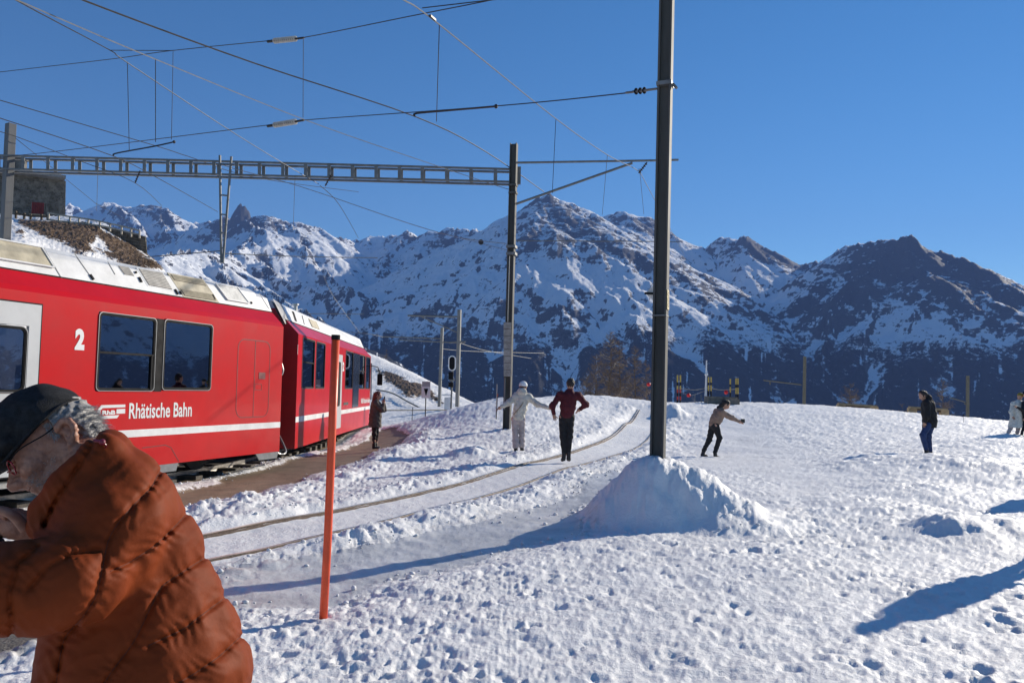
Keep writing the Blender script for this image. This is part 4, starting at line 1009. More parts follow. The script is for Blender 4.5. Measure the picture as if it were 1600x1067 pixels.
def hill_mat():
    m = snow_mat('hillside snow and dead grass'); nt = m.node_tree; b = nt.nodes['Principled BSDF']; L = nt.links
    src = b.inputs['Base Color'].links[0].from_socket
    a = nt.nodes.new('ShaderNodeAttribute'); a.attribute_name = 'grass'
    tc = nt.nodes.new('ShaderNodeTexCoord'); n = nt.nodes.new('ShaderNodeTexNoise'); n.inputs['Scale'].default_value = 1.1; n.inputs['Detail'].default_value = 9; n.inputs['Roughness'].default_value = .75
    L.new(tc.outputs['Object'], n.inputs[0])
    ma = nt.nodes.new('ShaderNodeMath'); ma.operation = 'MULTIPLY_ADD'; ma.inputs[1].default_value = .40; L.new(a.outputs['Fac'], ma.inputs[0]); L.new(n.outputs[0], ma.inputs[2])
    s_ = nt.nodes.new('ShaderNodeMapRange'); s_.interpolation_type = 'SMOOTHSTEP'; s_.inputs['From Min'].default_value = .70; s_.inputs['From Max'].default_value = .75; L.new(ma.outputs[0], s_.inputs[0])
    n2 = nt.nodes.new('ShaderNodeTexNoise'); n2.inputs['Scale'].default_value = 6; n2.inputs['Detail'].default_value = 6; L.new(tc.outputs['Object'], n2.inputs[0])
    r = nt.nodes.new('ShaderNodeValToRGB'); r.color_ramp.elements[0].position = .35; r.color_ramp.elements[0].color = (.045, .028, .016, 1); r.color_ramp.elements[1].position = .68; r.color_ramp.elements[1].color = (.22, .14, .075, 1)
    L.new(n2.outputs[0], r.inputs[0])
    mx = nt.nodes.new('ShaderNodeMix'); mx.data_type = 'RGBA'; L.new(s_.outputs[0], mx.inputs['Factor']); L.new(src, mx.inputs['A']); L.new(r.outputs[0], mx.inputs['B']); L.new(mx.outputs['Result'], b.inputs['Base Color'])
    return m
M_HILL = hill_mat()
def hill(name, rows, nu, nv, polys, amp=.25):
    P = loft(rows, nu, nv); X, Y = P[..., 0], P[..., 1]
    px, py = project(P)
    g = np.full(px.shape, -1.0)
    wx = px + 5 * pnoise(X * .5, P[..., 2] * .9, 3); wy = py + 3 * pnoise(X * .6 + 9, P[..., 2] * 1.1, 4)
    for pl in polys: g = np.maximum(g, np.clip(signed(wx, wy, pl) / 6.0, -1, 1))
    g = .5 + .5 * g
    P[..., 2] += amp * fbm(X * .35, Y * .35, 4, 501) + .3 * amp * fbm(X * 1.6, Y * 1.6, 3, 511, .6, True) + .18 * g * (.5 + fbm(X * 3, Y * 3, 3, 521))
    o = grid_mesh(name, P, M_HILL, attrs={'grass': g, 'dirt': g * 0}); tag(o, kind='structure'); return P, g
rows = [[Wz(-330, 13, -.2), Wz(-100, 16, -.2), Wz(20, 19, -.2), Wz(80, 20, -.2), Wz(130, 22, -.2), Wz(165, 23, -.2), Wz(200, 25, -.2), Wz(228, 27, -.2), Wz(245, 29, -.2), Wz(300, 33, -.2), Wz(400, 42, -.3), Wz(500, 54, -.3)],
        [W(-330, 400, 22), W(-100, 398, 27), W(20, 392, 30), W(80, 408, 32), W(130, 418, 34), W(165, 426, 36), W(200, 433, 38), W(228, 440, 40), W(245, 446, 42), W(300, 474, 46), W(400, 512, 54), W(500, 548, 62)],
        [W(-330, 345, 38), W(-100, 350, 40), W(20, 364, 42), W(80, 376, 44), W(130, 386, 46), W(165, 396, 48), W(200, 406, 49), W(228, 413, 50), W(245, 420, 51), W(300, 462, 53), W(400, 505, 59), W(500, 540, 67)],
        [W(-330, 331, 50), W(-100, 337, 52), W(20, 347, 54), W(80, 349, 55), W(130, 353, 56), W(165, 362, 56.4), W(200, 384, 56.6), W(228, 401, 57), W(245, 414, 57), W(300, 458, 60), W(400, 500, 64), W(500, 536, 72)],
        [W(-330, 322, 66), W(-100, 328, 66), W(20, 339, 66), W(80, 341, 66), W(130, 345, 64), W(165, 356, 61), W(200, 384, 59), W(228, 403, 59), W(245, 417, 59), W(300, 463, 62), W(400, 506, 66), W(500, 541, 74)],
        [W(-330, 350, 95), W(-100, 350, 95), W(20, 360, 90), W(80, 362, 88), W(130, 370, 84), W(165, 400, 78), W(200, 425, 74), W(228, 440, 72), W(245, 450, 72), W(300, 490, 74), W(400, 540, 78), W(500, 570, 84)]]
grass_polys = [[(22, 346), (90, 346), (150, 352), (168, 363), (205, 388), (240, 408), (262, 424), (215, 424), (180, 412), (168, 392), (150, 374), (140, 388), (150, 404), (120, 398), (96, 384), (70, 374), (52, 362), (30, 353)],
               [(20, 356), (34, 362), (36, 372), (24, 368)], [(-330, 330), (-100, 336), (18, 346), (18, 352), (-100, 350), (-330, 345)], [(150, 392), (200, 402), (205, 410), (170, 408)]]
PH, GH = hill('hillside', rows, 420, 200, grass_polys)
rows = [[Wz(px, 57, -.35) for px in (480, 520, 560, 600, 640, 680, 720, 760, 800)],
        [W(480, 600, 72), W(520, 604, 70), W(560, 610, 68), W(600, 618, 66), W(640, 627, 64), W(680, 636, 63), W(720, 643, 62), W(760, 650, 61), W(800, 656, 61)],
        [W(480, 560, 84), W(520, 568, 82), W(560, 578, 80), W(600, 590, 77), W(640, 603, 73), W(680, 617, 70), W(720, 631, 67), W(760, 646, 65), W(800, 660, 64)],
        [W(480, 512, 98), W(520, 527, 97), W(560, 545, 95), W(600, 563, 92), W(640, 582, 88), W(680, 602, 83), W(720, 622, 77), W(760, 644, 71), W(800, 664, 66)],
        [W(480, 560, 130), W(520, 570, 128), W(560, 590, 125), W(600, 605, 120), W(640, 630, 112), W(680, 650, 105), W(720, 670, 96), W(760, 690, 86), W(800, 700, 76)]]
hill('hillside', rows, 300, 140, [[(588, 577), (615, 583), (650, 598), (668, 607), (690, 625), (694, 632), (660, 620), (640, 622), (615, 606), (600, 594)]], .18)
# dead grass stems on the brown patches
def grass_tufts(name, P, G_, n, seed, parent=None):
    r_ = random.Random(seed); iy, ix = np.where(G_ > .72); vs = []; fs = []
    rs_ = np.random.RandomState(seed); pick = rs_.randint(0, len(iy), n)
    for k in pick:
        p = Vector(P[iy[k], ix[k]]) + Vector((r_.uniform(-.15, .15), r_.uniform(-.15, .15), -.03)); h = r_.uniform(.03, .11); a = r_.uniform(0, 6.28); l = Vector((r_.uniform(-.12, .12), r_.uniform(-.12, .05), h))
        w2 = Vector((math.cos(a), math.sin(a), 0)) * .02; i = len(vs); vs += [p - w2, p + w2, p + l]; fs.append((i, i + 1, i + 2))
    o = nobj(name, vs, fs, mat('dead grass', (.24, .16, .085), col2=(.09, .055, .03), rough=.9, scale=2)); tag(o, kind='stuff'); return o
sel = (PH[..., 1] < 58)
grass_tufts('dry_grass', PH, np.where(sel, GH, 0), 9000, 5)

# ================================================================ house on the terrace, retaining wall, railings
M_STONE = mat('rubble stone', (.20, .185, .165), col2=(.05, .047, .042), rough=.9, scale=2.4, bump=.8, bscale=9)
M_STONE2 = mat('dark retaining stone', (.15, .135, .11), col2=(.035, .035, .03), rough=.9, scale=1.2, bump=.9, bscale=6)
def stone_wall(name, c00, c10, c11, c01, m, parent, su=.55, sv=.20, dep=.07, hole=None, seed=1):
    """wall face of proud rubble stones between four corners (bottom-left, bottom-right, top-right, top-left)"""
    c00, c10, c11, c01 = map(Vector, (c00, c10, c11, c01)); L_ = (c10 - c00).length; H_ = (c01 - c00).length
    nn = (c10 - c00).cross(c01 - c00).normalized(); r_ = random.Random(seed)
    if nn.y > 0: nn = -nn
    def at(a, b): return lerp(lerp(c00, c10, a), lerp(c01, c11, a), b)
    b = MB(); rowsn = max(1, int(H_ / sv))
    back = MB().add([c00, c10, c11, c01], [(0, 1, 2, 3)])
    for j in range(rowsn):
        v0, v1 = j / rowsn, (j + 1) / rowsn; u = -r_.uniform(0, .5) * su / L_
        while u < 1:
            du = su * r_.uniform(.45, 1.5) / L_; a0, a1 = max(u, 0), min(u + du, 1); u += du
            if a1 - a0 < .05 * su / L_: continue
            if hole and hole[0] < (a0 + a1) / 2 < hole[1] and hole[2] < (v0 + v1) / 2 < hole[3]: continue
            g0 = .012 / L_; g1 = .012 / H_; d = dep * r_.uniform(.3, 1.0); tw = [dep * .3 * r_.random() for _ in range(4)]
            q = [at(a0 + g0, v0 + g1 * r_.uniform(.5, 2)), at(a1 - g0, v0 + g1 * r_.uniform(.5, 2)), at(a1 - g0 * 1.5, v1 - g1), at(a0 + g0, v1 - g1 * r_.uniform(.5, 2))]
            b.add([p + nn * (d + t) for p, t in zip(q, tw)] + q, [(0, 1, 2, 3), (0, 4, 5, 1), (1, 5, 6, 2), (2, 6, 7, 3), (3, 7, 4, 0)])
    return b, back
house = empty('stone_house', W(60, 338, 68), 'grey rubble stone house with a red shutter high on the snowy slope', 'house')
hA, hB = W(-90, 328, 66), W(102.5, 338, 69); hAt, hBt = W(-90, 258, 66), W(103, 283, 69)
hl = (hB - hA); 
def hpos(px): return (W(px, 325, 68).x - hA.x) / (hB.x - hA.x)
hole = (hpos(48), hpos(65), .10, .42)
b, back = stone_wall('wall', hA - Vector((0, 0, 1)), hB - Vector((0, 0, 1)), hBt, hAt, M_STONE, house, seed=3, hole=(hpos(47.5), hpos(65), .34, .60))
wall_ = back.build('wall', M_STONE, house)
so_ = b.build('stones', M_STONE, wall_); so_['kind'] = 'stuff'
side = Vector((-6.5, 8.5, 0))
b, back = stone_wall('wall', hB - Vector((0, 0, 1)), hB + side - Vector((0, 0, 1)), hBt + side, hBt, M_STONE, house, seed=4)
w2_ = back.build('wall', M_STONE, house)
b2 = MB().add([hA - Vector((0, 0, 1)), hA + side - Vector((0, 0, 1)), hAt + side, hAt], [(0, 1, 2, 3)]).add([hA + side, hB + side, hBt + side, hAt + side], [(3, 2, 1, 0)]); b2.build('wall', M_STONE, house)
ov = Vector((.55, 0, 0)); fwd = Vector((0, -1.0, 0))
rA, rB = hAt + fwd, hBt + fwd + ov; up = Vector((0, 0, .24))
MB().add([rA, rB, rB + side + ov, rA + side, rA + up, rB + up, rB + side + ov + up * 3, rA + side + up * 3], [(3, 2, 1, 0), (4, 5, 6, 7), (0, 1, 5, 4), (1, 2, 6, 5), (2, 3, 7, 6), (3, 0, 4, 7)]).build('roof', mat('slate roof edge', (.20, .20, .20), rough=.7, var=.2, scale=2), house)
sc_ = lerp(hA, hB, (hole[0] + hole[1]) / 2); zc = W(56, 333.5, 68).z; zt = W(56, 316, 68).z; xw = (W(65, 325, 68).x - W(48, 325, 68).x) / 2
hd = (hB - hA); hd.z = 0; hd.normalize(); hn = Vector((hd.y, -hd.x, 0))
wn = MB().box(Vector((sc_.x, sc_.y, (zc + zt) / 2)) + hn * .10, (xw + .07, .05, (zt - zc) / 2 + .06), (hd, hn, Vector((0, 0, 1)))).build('window', M_STONE, house)
for k in range(6):
    x_ = -xw + (k + .5) * xw / 3
    MB().box(Vector((sc_.x, sc_.y, (zc + zt) / 2)) + hd * x_ + hn * .17, (xw / 6.6, .02, (zt - zc) / 2), (hd, hn, Vector((0, 0, 1)))).build('shutter_board', mat('dark red shutter', (.15, .012, .014), rough=.6, var=.2, scale=3), wn)
MB().box(Vector((sc_.x, sc_.y, zc - .09)) + hn * .16, (xw + .15, .12, .05), (hd, hn, Vector((0, 0, 1)))).build('sill', mat('wooden sill', (.35, .26, .18), rough=.8), wn)
wl = W(1, 285, 67.5); MB().box(wl + hn * .1, (.45, .05, .55), (hd, hn, Vector((0, 0, 1)))).build('window', M_BLACK, house)
wl = W(-1, 318, 67.5); MB().box(wl + hn * .1, (.40, .05, .6), (hd, hn, Vector((0, 0, 1)))).build('shutter', MATS['dark red shutter'], house)
cm = W(30, 262, 71); MB().box(cm, (.45, .4, .8)).box(cm + Vector((0, 0, .75)), (.55, .5, .08)).build('chimney', M_STONE, house)
# retaining wall
rw = empty('retaining_wall', W(190, 385, 57), 'dark dry stone retaining wall under the terrace railing at the edge of the slope', 'wall')
a_, b_, c_, d_ = W(128, 405, 57), W(231.5, 412, 57.3), W(228.5, 370, 57.3), W(128, 346, 57)
sb, back = stone_wall('wall', a_, b_, c_, d_, M_STONE2, rw, su=.6, sv=.26, dep=.12, seed=9)
MB().add([a_, b_, c_, d_] + [p + Vector((-4, 5, 0)) for p in (a_, b_, c_, d_)], [(0, 1, 2, 3), (1, 5, 6, 2), (3, 2, 6, 7), (0, 3, 7, 4), (4, 7, 6, 5)]).build('wall', M_STONE2, rw)
so_ = sb.build('stones', M_STONE2, rw); so_['kind'] = 'stuff'
M_WOODR = mat('weathered rail wood', (.42, .38, .32), rough=.8, var=.2, scale=4)
M_WOODD = mat('dark brown wood', (.10, .07, .045), rough=.85, var=.25, scale=4)
def railing(label, pts, rails, m, depth, name='railing', pw=.10):
    e = empty(name, W(*pts[0][:2], depth), label, 'railing')
    bases = [(W(px, pt, depth), W(px, pb, depth)) for px, pt, pb in pts]
    for t_, b_ in bases: MB().beam(b_ - Vector((0, 0, .15)), t_, pw, pw, side=(0, 1, 0)).build('post', m, e)
    for f_ in rails:
        for (t0, b0), (t1, b1) in zip(bases[:-1], bases[1:]): MB().beam(lerp(b0, t0, f_), lerp(b1, t1, f_), pw * .6, pw).build('rail', m, e)
    return e
railing('pale wooden railing along the terrace edge beside the stone house', [(76, 332, 348), (92, 335, 350), (109.5, 338, 351), (123.5, 340, 352), (138, 342, 354), (156, 345.5, 356), (172, 349, 358.5), (190, 353, 363), (205, 356.5, 367), (218, 360, 369)], (.30, .95), M_WOODR, 56.2)
railing('low dark wooden fence in front of the stone house', [(25, 330, 344), (38, 333, 346), (48, 335, 347), (65, 335, 348), (74.5, 336, 348)], (.75,), M_WOODD, 56.5, 'wooden_fence', .12)

# ================================================================ overhead line
M_GALV = mat('galvanised steel', (.17, .175, .175), rough=.55, metal=.3, var=.12, scale=5)
M_MAST = mat('mast steel weathered', (.085, .085, .08), rough=.7, metal=.0, spec=.3, var=.14, scale=3, stretch=(1, 1, .2))
M_MASTL = mat('mast steel light', (.11, .115, .12), rough=.65, metal=.0, var=.08, scale=3, stretch=(1, 1, .2))
M_WIRE = mat('wire dark', (.035, .035, .037), rough=.5, metal=.5)
M_WIREL = mat('wire bright', (.26, .26, .26), rough=.4, metal=.7)
M_PORC = mat('insulator porcelain', (.55, .52, .46), rough=.3)
M_BROWNI = mat('insulator brown', (.05, .03, .025), rough=.3)
def hmast(base, top, w_, d_, yaw, name, m, parent, solid=True):
    """steel H column from base to top; yaw in radians"""
    ax = (top - base).normalized(); x = Vector((math.cos(yaw), math.sin(yaw), 0)); x = (x - ax * x.dot(ax)).normalized(); y = ax.cross(x); L_ = (top - base).length; c = (base + top) / 2
    b = MB(); tf = .012
    b.box(c + y * (d_ / 2 - tf), (w_ / 2, tf, L_ / 2), (x, y, ax)); b.box(c - y * (d_ / 2 - tf), (w_ / 2, tf, L_ / 2), (x, y, ax))
    b.box(c, (tf * .7, d_ / 2 - 2 * tf - .001, L_ / 2 - .002), (x, y, ax))
    return b.build(name, m, parent)
def boxmast(base, top, w_, d_, yaw, name, m, parent):
    ax = (top - base).normalized(); x = Vector((math.cos(yaw), math.sin(yaw), 0)); x = (x - ax * x.dot(ax)).normalized(); y = ax.cross(x); L_ = (top - base).length; c = (base + top) / 2
    return MB().box(c, (w_ / 2, d_ / 2, L_ / 2), (x, y, ax)).build(name, m, parent, bevel=.008)
def band(c, w_, m, name, parent, h=.05, yaw=0):
    x = Vector((math.cos(yaw), math.sin(yaw), 0)); y = Vector((-math.sin(yaw), math.cos(yaw), 0))
    return MB().box(c, (w_, w_, h), (x, y, Vector((0, 0, 1)))).build(name, m, parent)
# tall mast in the heap
mb_, mt_ = W(1027.5, 716, 10.12), W(1042.0, 0, 10.12)
mdir = (mt_ - mb_).normalized(); m_bot = mb_ - mdir * 1.0; m_top = mb_ + mdir * 8.4
tm = empty('catenary_mast', m_bot, 'tall dark steel mast rising out of the snow heap past the top of the picture', 'mast')
YAW = R(-21.5)
TW = .172
hmast(m_bot, m_top, TW * .94, TW, YAW + R(90), 'column', M_MAST, tm)
# lighter side plate
fx = Vector((math.cos(YAW), math.sin(YAW), 0))
def mat_pt(py): 
    t = (py - 716) / (0 - 716); return mb_ + (mt_ - mb_) * t
c_ = mat_pt(137); band(c_, TW / 2 + .012, M_GALV, 'clamp', tm, .025, YAW)
MB().beam(c_ + fx * .10, c_ + fx * .15 + Vector((0, 0, -.06)), .05, .03).build('bolt', M_GALV, tm)
c_ = mat_pt(499); band(c_, TW / 2 + .004, M_GALV, 'strap', tm, .008, YAW)
# yellow plate and the sign behind
nB = Vector((math.cos(YAW), math.sin(YAW), 0)); fyv = Vector((-math.sin(YAW), math.cos(YAW), 0))
c_ = mat_pt(474.5) + nB * (TW / 2 + .006)
pl_ = MB().box(c_, (.004, .062, .125), (nB, fyv, Vector((0, 0, 1)))).build('notice_plate', mat('yellowed notice', (.62, .50, .24), rough=.6, var=.2, scale=30), tm)
for k in range(6):
    MB().box(c_ + nB * .006 + Vector((0, 0, .09 - k * .034)) + fyv * (.008 * (-1) ** k), (.001, .030, .006), (nB, fyv + Vector((0, 0, .35 * (-1) ** k)), Vector((0, 0, 1)))).build('print_line', mat('faded print', (.30, .20, .10), rough=.8), pl_)
sg = empty('warning_sign', W(1017, 458, 10.5), 'white diamond shaped sign with a black bar mounted behind the tall mast', 'sign')
q = [W(1008.5, 458, 10.5), W(1021, 446, 10.5), W(1033, 458, 10.5), W(1021, 470.5, 10.5)]
MB().add(q + [p + Vector((0, .01, 0)) for p in q], [(0, 1, 2, 3), (7, 6, 5, 4), (0, 4, 5, 1), (1, 5, 6, 2), (2, 6, 7, 3), (3, 7, 4, 0)]).build('sign_plate', M_WHITE, sg)
MB().box(W(1016, 458.5, 10.47), (.075, .012, .014)).build('bar', M_BLACK, sg)
# gantry across the tracks
GY_ = 23.2
gan = empty('portal_gantry', W(792, 674, 22.9), 'grey steel gantry beam spanning the tracks between its dark post and the left mast', 'gantry')
p803b, p803t = W(791.5, 678, 22.9), W(803.2, 225, 22.9)
hmast(p803b - Vector((0, 0, .5)), p803t, .20, .20, R(-14 + 90), 'post', M_MAST, gan)
pLt = W(17, 194, 23.5); pLb = W(2, 500, 23.5); boxmast(Vector((pLb.x, pLb.y, 1.5)), pLt, .225, .225, R(-30), 'post', M_MASTL, gan)
def bp(t, bot, back=0):  # t in 0..1 from px 0 to px 810
    px = -60 + t * 870; y0 = 241.6 + (265.0 - 241.6) * t; y1 = 262.6 + (284.8 - 262.6) * t
    p = W(px, y1 if bot else y0, 23.2 + .2 * (1 - t)); p.y += back; return p
for bot in (0, 1):
    for back in (0, .32):
        a, c_ = bp(0, bot, back), bp(1, bot, back); MB().beam(a, c_, .07, .055).build('chord', M_GALV, gan)
for px in [-38, -1, 37, 76, 114.5, 152.5, 189.5, 226.5, 263, 299, 335, 370.5, 406, 442.5, 478, 514.5, 551, 588, 624.5, 660, 698, 736, 774]:
    t = (px + 60) / 870
    for back in (-.036, .356):
        a, c_ = bp(t, 0, back), bp(t, 1, back); MB().beam(a, c_, .10, .012, side=(0, 1, 0)).build('batten', M_GALV, gan)
e_ = bp(1, 0); MB().box((bp(1, 0) + bp(1, 1)) / 2 + Vector((-.03, -.02, 0)), (.10, .04, .26)).build('end_plate', M_GALV, gan)
# hanging V bracket
va, vb2 = W(343.5, 243, 23.0), W(361.5, 245, 23.0); vc, vd = W(345.8, 411, 23.0), W(348.4, 411, 23.0)
vb = MB().beam(va, vc, .055, .055, side=(0, 1, 0)).beam(vb2, vd, .055, .055, side=(0, 1, 0)); vbo = vb.build('hanging_bracket', M_GALV, gan)
for f_ in (.37, .55, .72, .86): MB().beam(lerp(va, vc, f_), lerp(vb2, vd, f_), .04, .04, side=(0, 1, 0)).build('rung', M_GALV, vbo)
# bracket arm to the right
MB().tube([W(806, 254.5, 22.8), W(1023, 251.0, 22.8), W(1060, 250, 22.8)], .032, 8).build('bracket_arm', M_GALV, gan)
MB().tube([W(806, 319, 22.8), W(988, 255, 22.8)], .036, 8).build('strut', M_GALV, gan)
for py in (386, 397): band(W(799.5, py, 22.9), .135, M_GALV, 'clamp', gan, .04, R(-14))
for py in (302, 290): band(W(801.7, py, 22.9), .115, M_MAST, 'clamp', gan, .03, R(-14))
# counterweight hung beside the post
cw = empty('tension_weight', W(793.5, 590, 22.6), 'stack of grey concrete tension weights hanging beside the dark gantry post', 'weight')
for k in range(8):
    t = k / 8; a = W(792.6 + .6 * (1 - t), 588 - k * 10.6, 22.6); c_ = W(793, 588 - (k + 1) * 10.6 + .8, 22.6); MB().beam(a, c_, .22, .14, side=(0, 1, 0)).build('weight_block', mat('concrete weight', (.33, .31, .28), rough=.85, var=.2, scale=9), cw)
MB().tube([W(793.2, 503, 22.6), W(796, 400, 22.6)], .012, 5).build('rope', M_WIREL, cw)
MB().tube([W(789, 590, 22.65), W(788, 640, 22.65)], .02, 5).build('guide_rod', M_GALV, cw)
MB().tube([W(775, 655, 22.0), W(776.5, 600, 22.0)], .012, 5).build('guide_cable', M_WIREL, cw)

WG = 'overhead line wires across the sky'
def wire(label, pts, r=.009, m=None, sag=0.0, name='overhead_wire', n=10, cat='wire'):
    P3 = [W(*p) for p in pts]; out = []
    if len(P3) == 2:
        for k in range(n + 1):
            t = k / n; p = lerp(P3[0], P3[1], t); p.z -= sag * 4 * t * (1 - t); out.append(p)
    else: out = catmull(P3, 5)
    o = MB().tube(out, r, 6); off = out[0]
    ob = o.build(name, m or M_WIRE, None)
    for v in ob.data.vertices: v.co = v.co - off
    ob.location = off
    return tag(ob, label, cat, WG)
def insul(parent, a, c_, nd=9, r=.045, m=M_PORC):
    ob = MB(); d = (c_ - a); L_ = d.length; dn = d.normalized()
    ob.tube([a, c_], r * .38, 8)
    i = ob.build('insulator', M_BROWNI, parent)
    s = MB()
    for k in range(nd):
        p = a + d * ((k + .8) / (nd + .6)); s.tube([p - dn * .006, p, p + dn * .006], [r * .6, r, r * .6], 10)
    s.build('sheds', m, i)
    return i
w1_ = wire('long black cross wire with an insulator, rising to the tall mast clamp', [(-60, 249, 22.6), (60, 240, 21.6), (417, 196, 17), (475, 188, 16.2), (770, 166.5, 12.6), (985, 145, 10.5), (1027, 139, 10.1)], .009)
insul(w1_, W(427, 196, 16.9), W(464, 190, 16.3), 11, .062); MB().tube([W(418, 197.5, 17), W(430, 195.5, 16.9)], .03, 6).build('end_fitting', M_WIRE, w1_); MB().tube([W(463, 190, 16.3), W(475, 188, 16.2)], .022, 6).build('end_fitting', M_WIRE, w1_)
i_ = insul(w1_, W(989, 143.6, 10.45), W(1012, 141.2, 10.25), 3, .045, M_BLACK); MB().tube([W(978, 145.4, 10.55), W(1027, 139, 10.1)], .016, 6).build('turnbuckle', M_GALV, w1_)
w2_ = wire('upper cross wire carrying an insulator, rising to the top edge of the picture', [(-60, 120, 22.6), (60, 106, 21.6), (180, 92, 20), (265, 80, 19), (417, 64.5, 17), (475, 59, 16.2), (640, 26, 14.2), (780, -2, 12.4), (900, -30, 11)], .009)
insul(w2_, W(427, 64.5, 16.9), W(464, 60.7, 16.3), 11, .062); MB().tube([W(418, 65.5, 17), W(430, 64, 16.9)], .03, 6).build('end_fitting', M_WIRE, w2_); MB().tube([W(463, 61, 16.3), W(475, 59.5, 16.2)], .022, 6).build('end_fitting', M_WIRE, w2_)
wire('short side wire from the upper cross wire hook to the left diagonal wire', [(172, 79, 19.6), (268, 79.5, 19)], .009)
wire('short side wire meeting the diagonal wire near the top centre', [(660, 13, 13.9), (780, -1, 12.4)], .009)
# line wires along the tracks: they come from beyond the top of the picture overhead
wire('thick black wire running diagonally from the top left down to the gantry post', [(60, -34, 9), (128, 0, 10.2), (400, 100, 13.5), (650, 183, 17.2), (760, 238, 20.5), (850, 300, 28)], .013)
wire('thin wire descending from the top left corner to a hook under the gantry beam', [(-30, -38, 9.5), (20, -2, 10.5), (172, 79, 14), (197, 97, 14.6), (345, 195, 18), (430, 248, 21), (498, 288, 23.2)], .009)
wire('pale wire from the top left crossing down to the dark gantry post', [(-20, -20, 9), (90, 28, 10.4), (243, 93, 13), (475, 187, 17), (640, 245, 20), (778, 291, 22.7), (800, 297, 22.9)], .009, M_WIREL)
wire('black wire entering at the left edge and passing behind the gantry beam', [(-60, 141, 16), (0, 157, 16.7), (236, 226, 20.8), (298, 246, 23), (400, 278, 27), (560, 300, 34)], .010)
wire('second black wire entering at the left edge, running down past the hanging bracket', [(-60, 167, 15), (0, 185, 15.8), (171, 242, 19), (240, 275, 22), (340, 331, 30)], .010)
wire('third wire from the left edge to the hook under the left part of the beam', [(-40, 196, 18), (0, 206, 18.6), (34, 217, 19.2), (120, 250, 21), (211, 286, 23.2), (253, 322, 32)], .009)
wire('thin stay wire from the left mast down in front of the snowy peaks', [(24, 216, 23.4), (60, 245, 25), (152, 320, 34)], .009)
wire('pale wire dropping from the beam bracket to the dark post beside the pulley', [(340, 253, 23), (363, 263, 23), (470, 292, 23), (632, 347, 23), (716, 371, 22.9), (793, 381, 22.8)], .010, M_WIREL)
wire('pale second strand near the pulley left of the dark post', [(716, 371, 22.9), (750, 380, 22.9), (796, 392, 22.8)], .007, M_WIREL)
wf = wire('wire from the top centre descending right towards the tall dark mast', [(600, -18, 9), (630, 0, 9.6), (688, 40, 11), (870, 187, 16.5), (950, 243, 20.4), (998, 268, 22.8), (1012, 292, 27), (1070, 400, 60)], .010, M_WIREL)
MB().beam(W(672, 25, 10.6), W(680, 32, 10.8), .03, .03).build('clamp', M_WIRE, wf)
for a, c_, nm in [((748, 372, 22.9), (756, 386, 22.9), 'pulley')]:
    pc = W(751.5, 378.5, 22.9); MB().tube([pc - Vector((0, .03, 0)), pc + Vector((0, .03, 0))], .075, 14).build('pulley', M_WIRE, tag(empty('wire_pulley', pc), 'small pulley wheel on the pale wires left of the dark post', 'pulley'))
wire('horizontal wire from the hanging bracket left to the snowy slope', [(225, 402, 25), (300, 396, 24), (345, 392, 23)], .014)
wire('horizontal wire from the hanging bracket right across the peaks', [(348, 396, 23), (470, 401, 25), (590, 403, 27)], .014, M_GALV)
wire('horizontal wire from the dark post right behind the tall mast', [(806, 376, 22.8), (940, 377, 22.8), (1062, 378, 22.8)], .013, M_GALV)
wire('faint wire over the far carriage roof', [(478, 490, 34), (568, 491, 36)], .014, M_GALV)
wire('pale wire hanging down over the dark slope beyond the far carriage', [(505, 430, 40), (522, 465, 40), (562, 520, 42)], .010, M_GALV)
wire('thin wire falling from the beam hook past the snowy basin', [(500, 290, 23.3), (530, 320, 26), (560, 372, 36)], .010)
wire('thin wire leaving the left hook over the stone wall', [(150, 318, 33), (200, 345, 45)], .010)
for i, (a, c_, lab) in enumerate([((199, 97, 14.7), (202, 236, 17.6), 'leftmost dropper wire of the three near the left hook'), ((243, 93, 13), (243, 222, 14.5), 'middle dropper wire hanging above the left steady arm'), ((270.5, 81, 19), (268, 218, 17.6), 'dropper wire falling from the hooked end of the upper cross wire'),
        ((474, 62, 16.2), (473.5, 184, 16.2), 'vertical dropper joining the two insulated cross wires'), ((686.5, 40, 11), (682, 190, 14), 'dropper above the centre steady arm'), ((868.5, 187, 16.5), (863, 302, 16.5), 'dropper hanging to the bracket strut right of the dark post'),
        ((949, 243, 20.4), (941, 336, 30), 'dropper ending over the snowy ridge left of the tall mast'), ((461, 275, 23.2), (458, 360, 30), 'dropper hanging below the beam over the left peaks'), ((153, 262, 22), (151, 330, 30), 'dropper hanging below the beam beside the stone house'), ((1000, 270, 22.8), (1006, 335, 30), 'twin dropper beside the tall mast, in front of the ridge')]):
    wire(lab, [a, c_], .0065, None, 0, 'dropper_wire', 2)
# steady arms
for lab, pts in [('black steady arm hanging from the left droppers', [(177.5, 243, 17.8), (183, 239.5, 17.8), (240, 229, 17.6), (272, 222, 17.6)]), ('black steady arm at top centre above the gantry post', [(648, 181.5, 14), (651, 177.5, 14), (700, 173, 13.6), (775, 166.5, 12.7)])]:
    o = wire(lab, pts, .017, None, 0, 'steady_arm', cat='steady arm'); a = W(*pts[-1]); MB().ball(a, .036, 8, 6).build('end_clamp', M_WIRE, o)
for lab, a, c_ in [('small insulator hook under the left part of the beam', (219, 267, 23.2), (211, 286, 23.2)), ('small insulator hook under the middle of the beam', (518, 273, 23.2), (508, 291, 23.2)), ('small insulator hook under the bracket arm beside the tall mast', (1011, 254, 22.8), (998, 271, 22.8))]:
    e = empty('hook_insulator', W(*a), lab, 'insulator', 'hook insulators under the gantry'); insul(e, W(*a), W(*c_), 5, .05, M_BLACK)
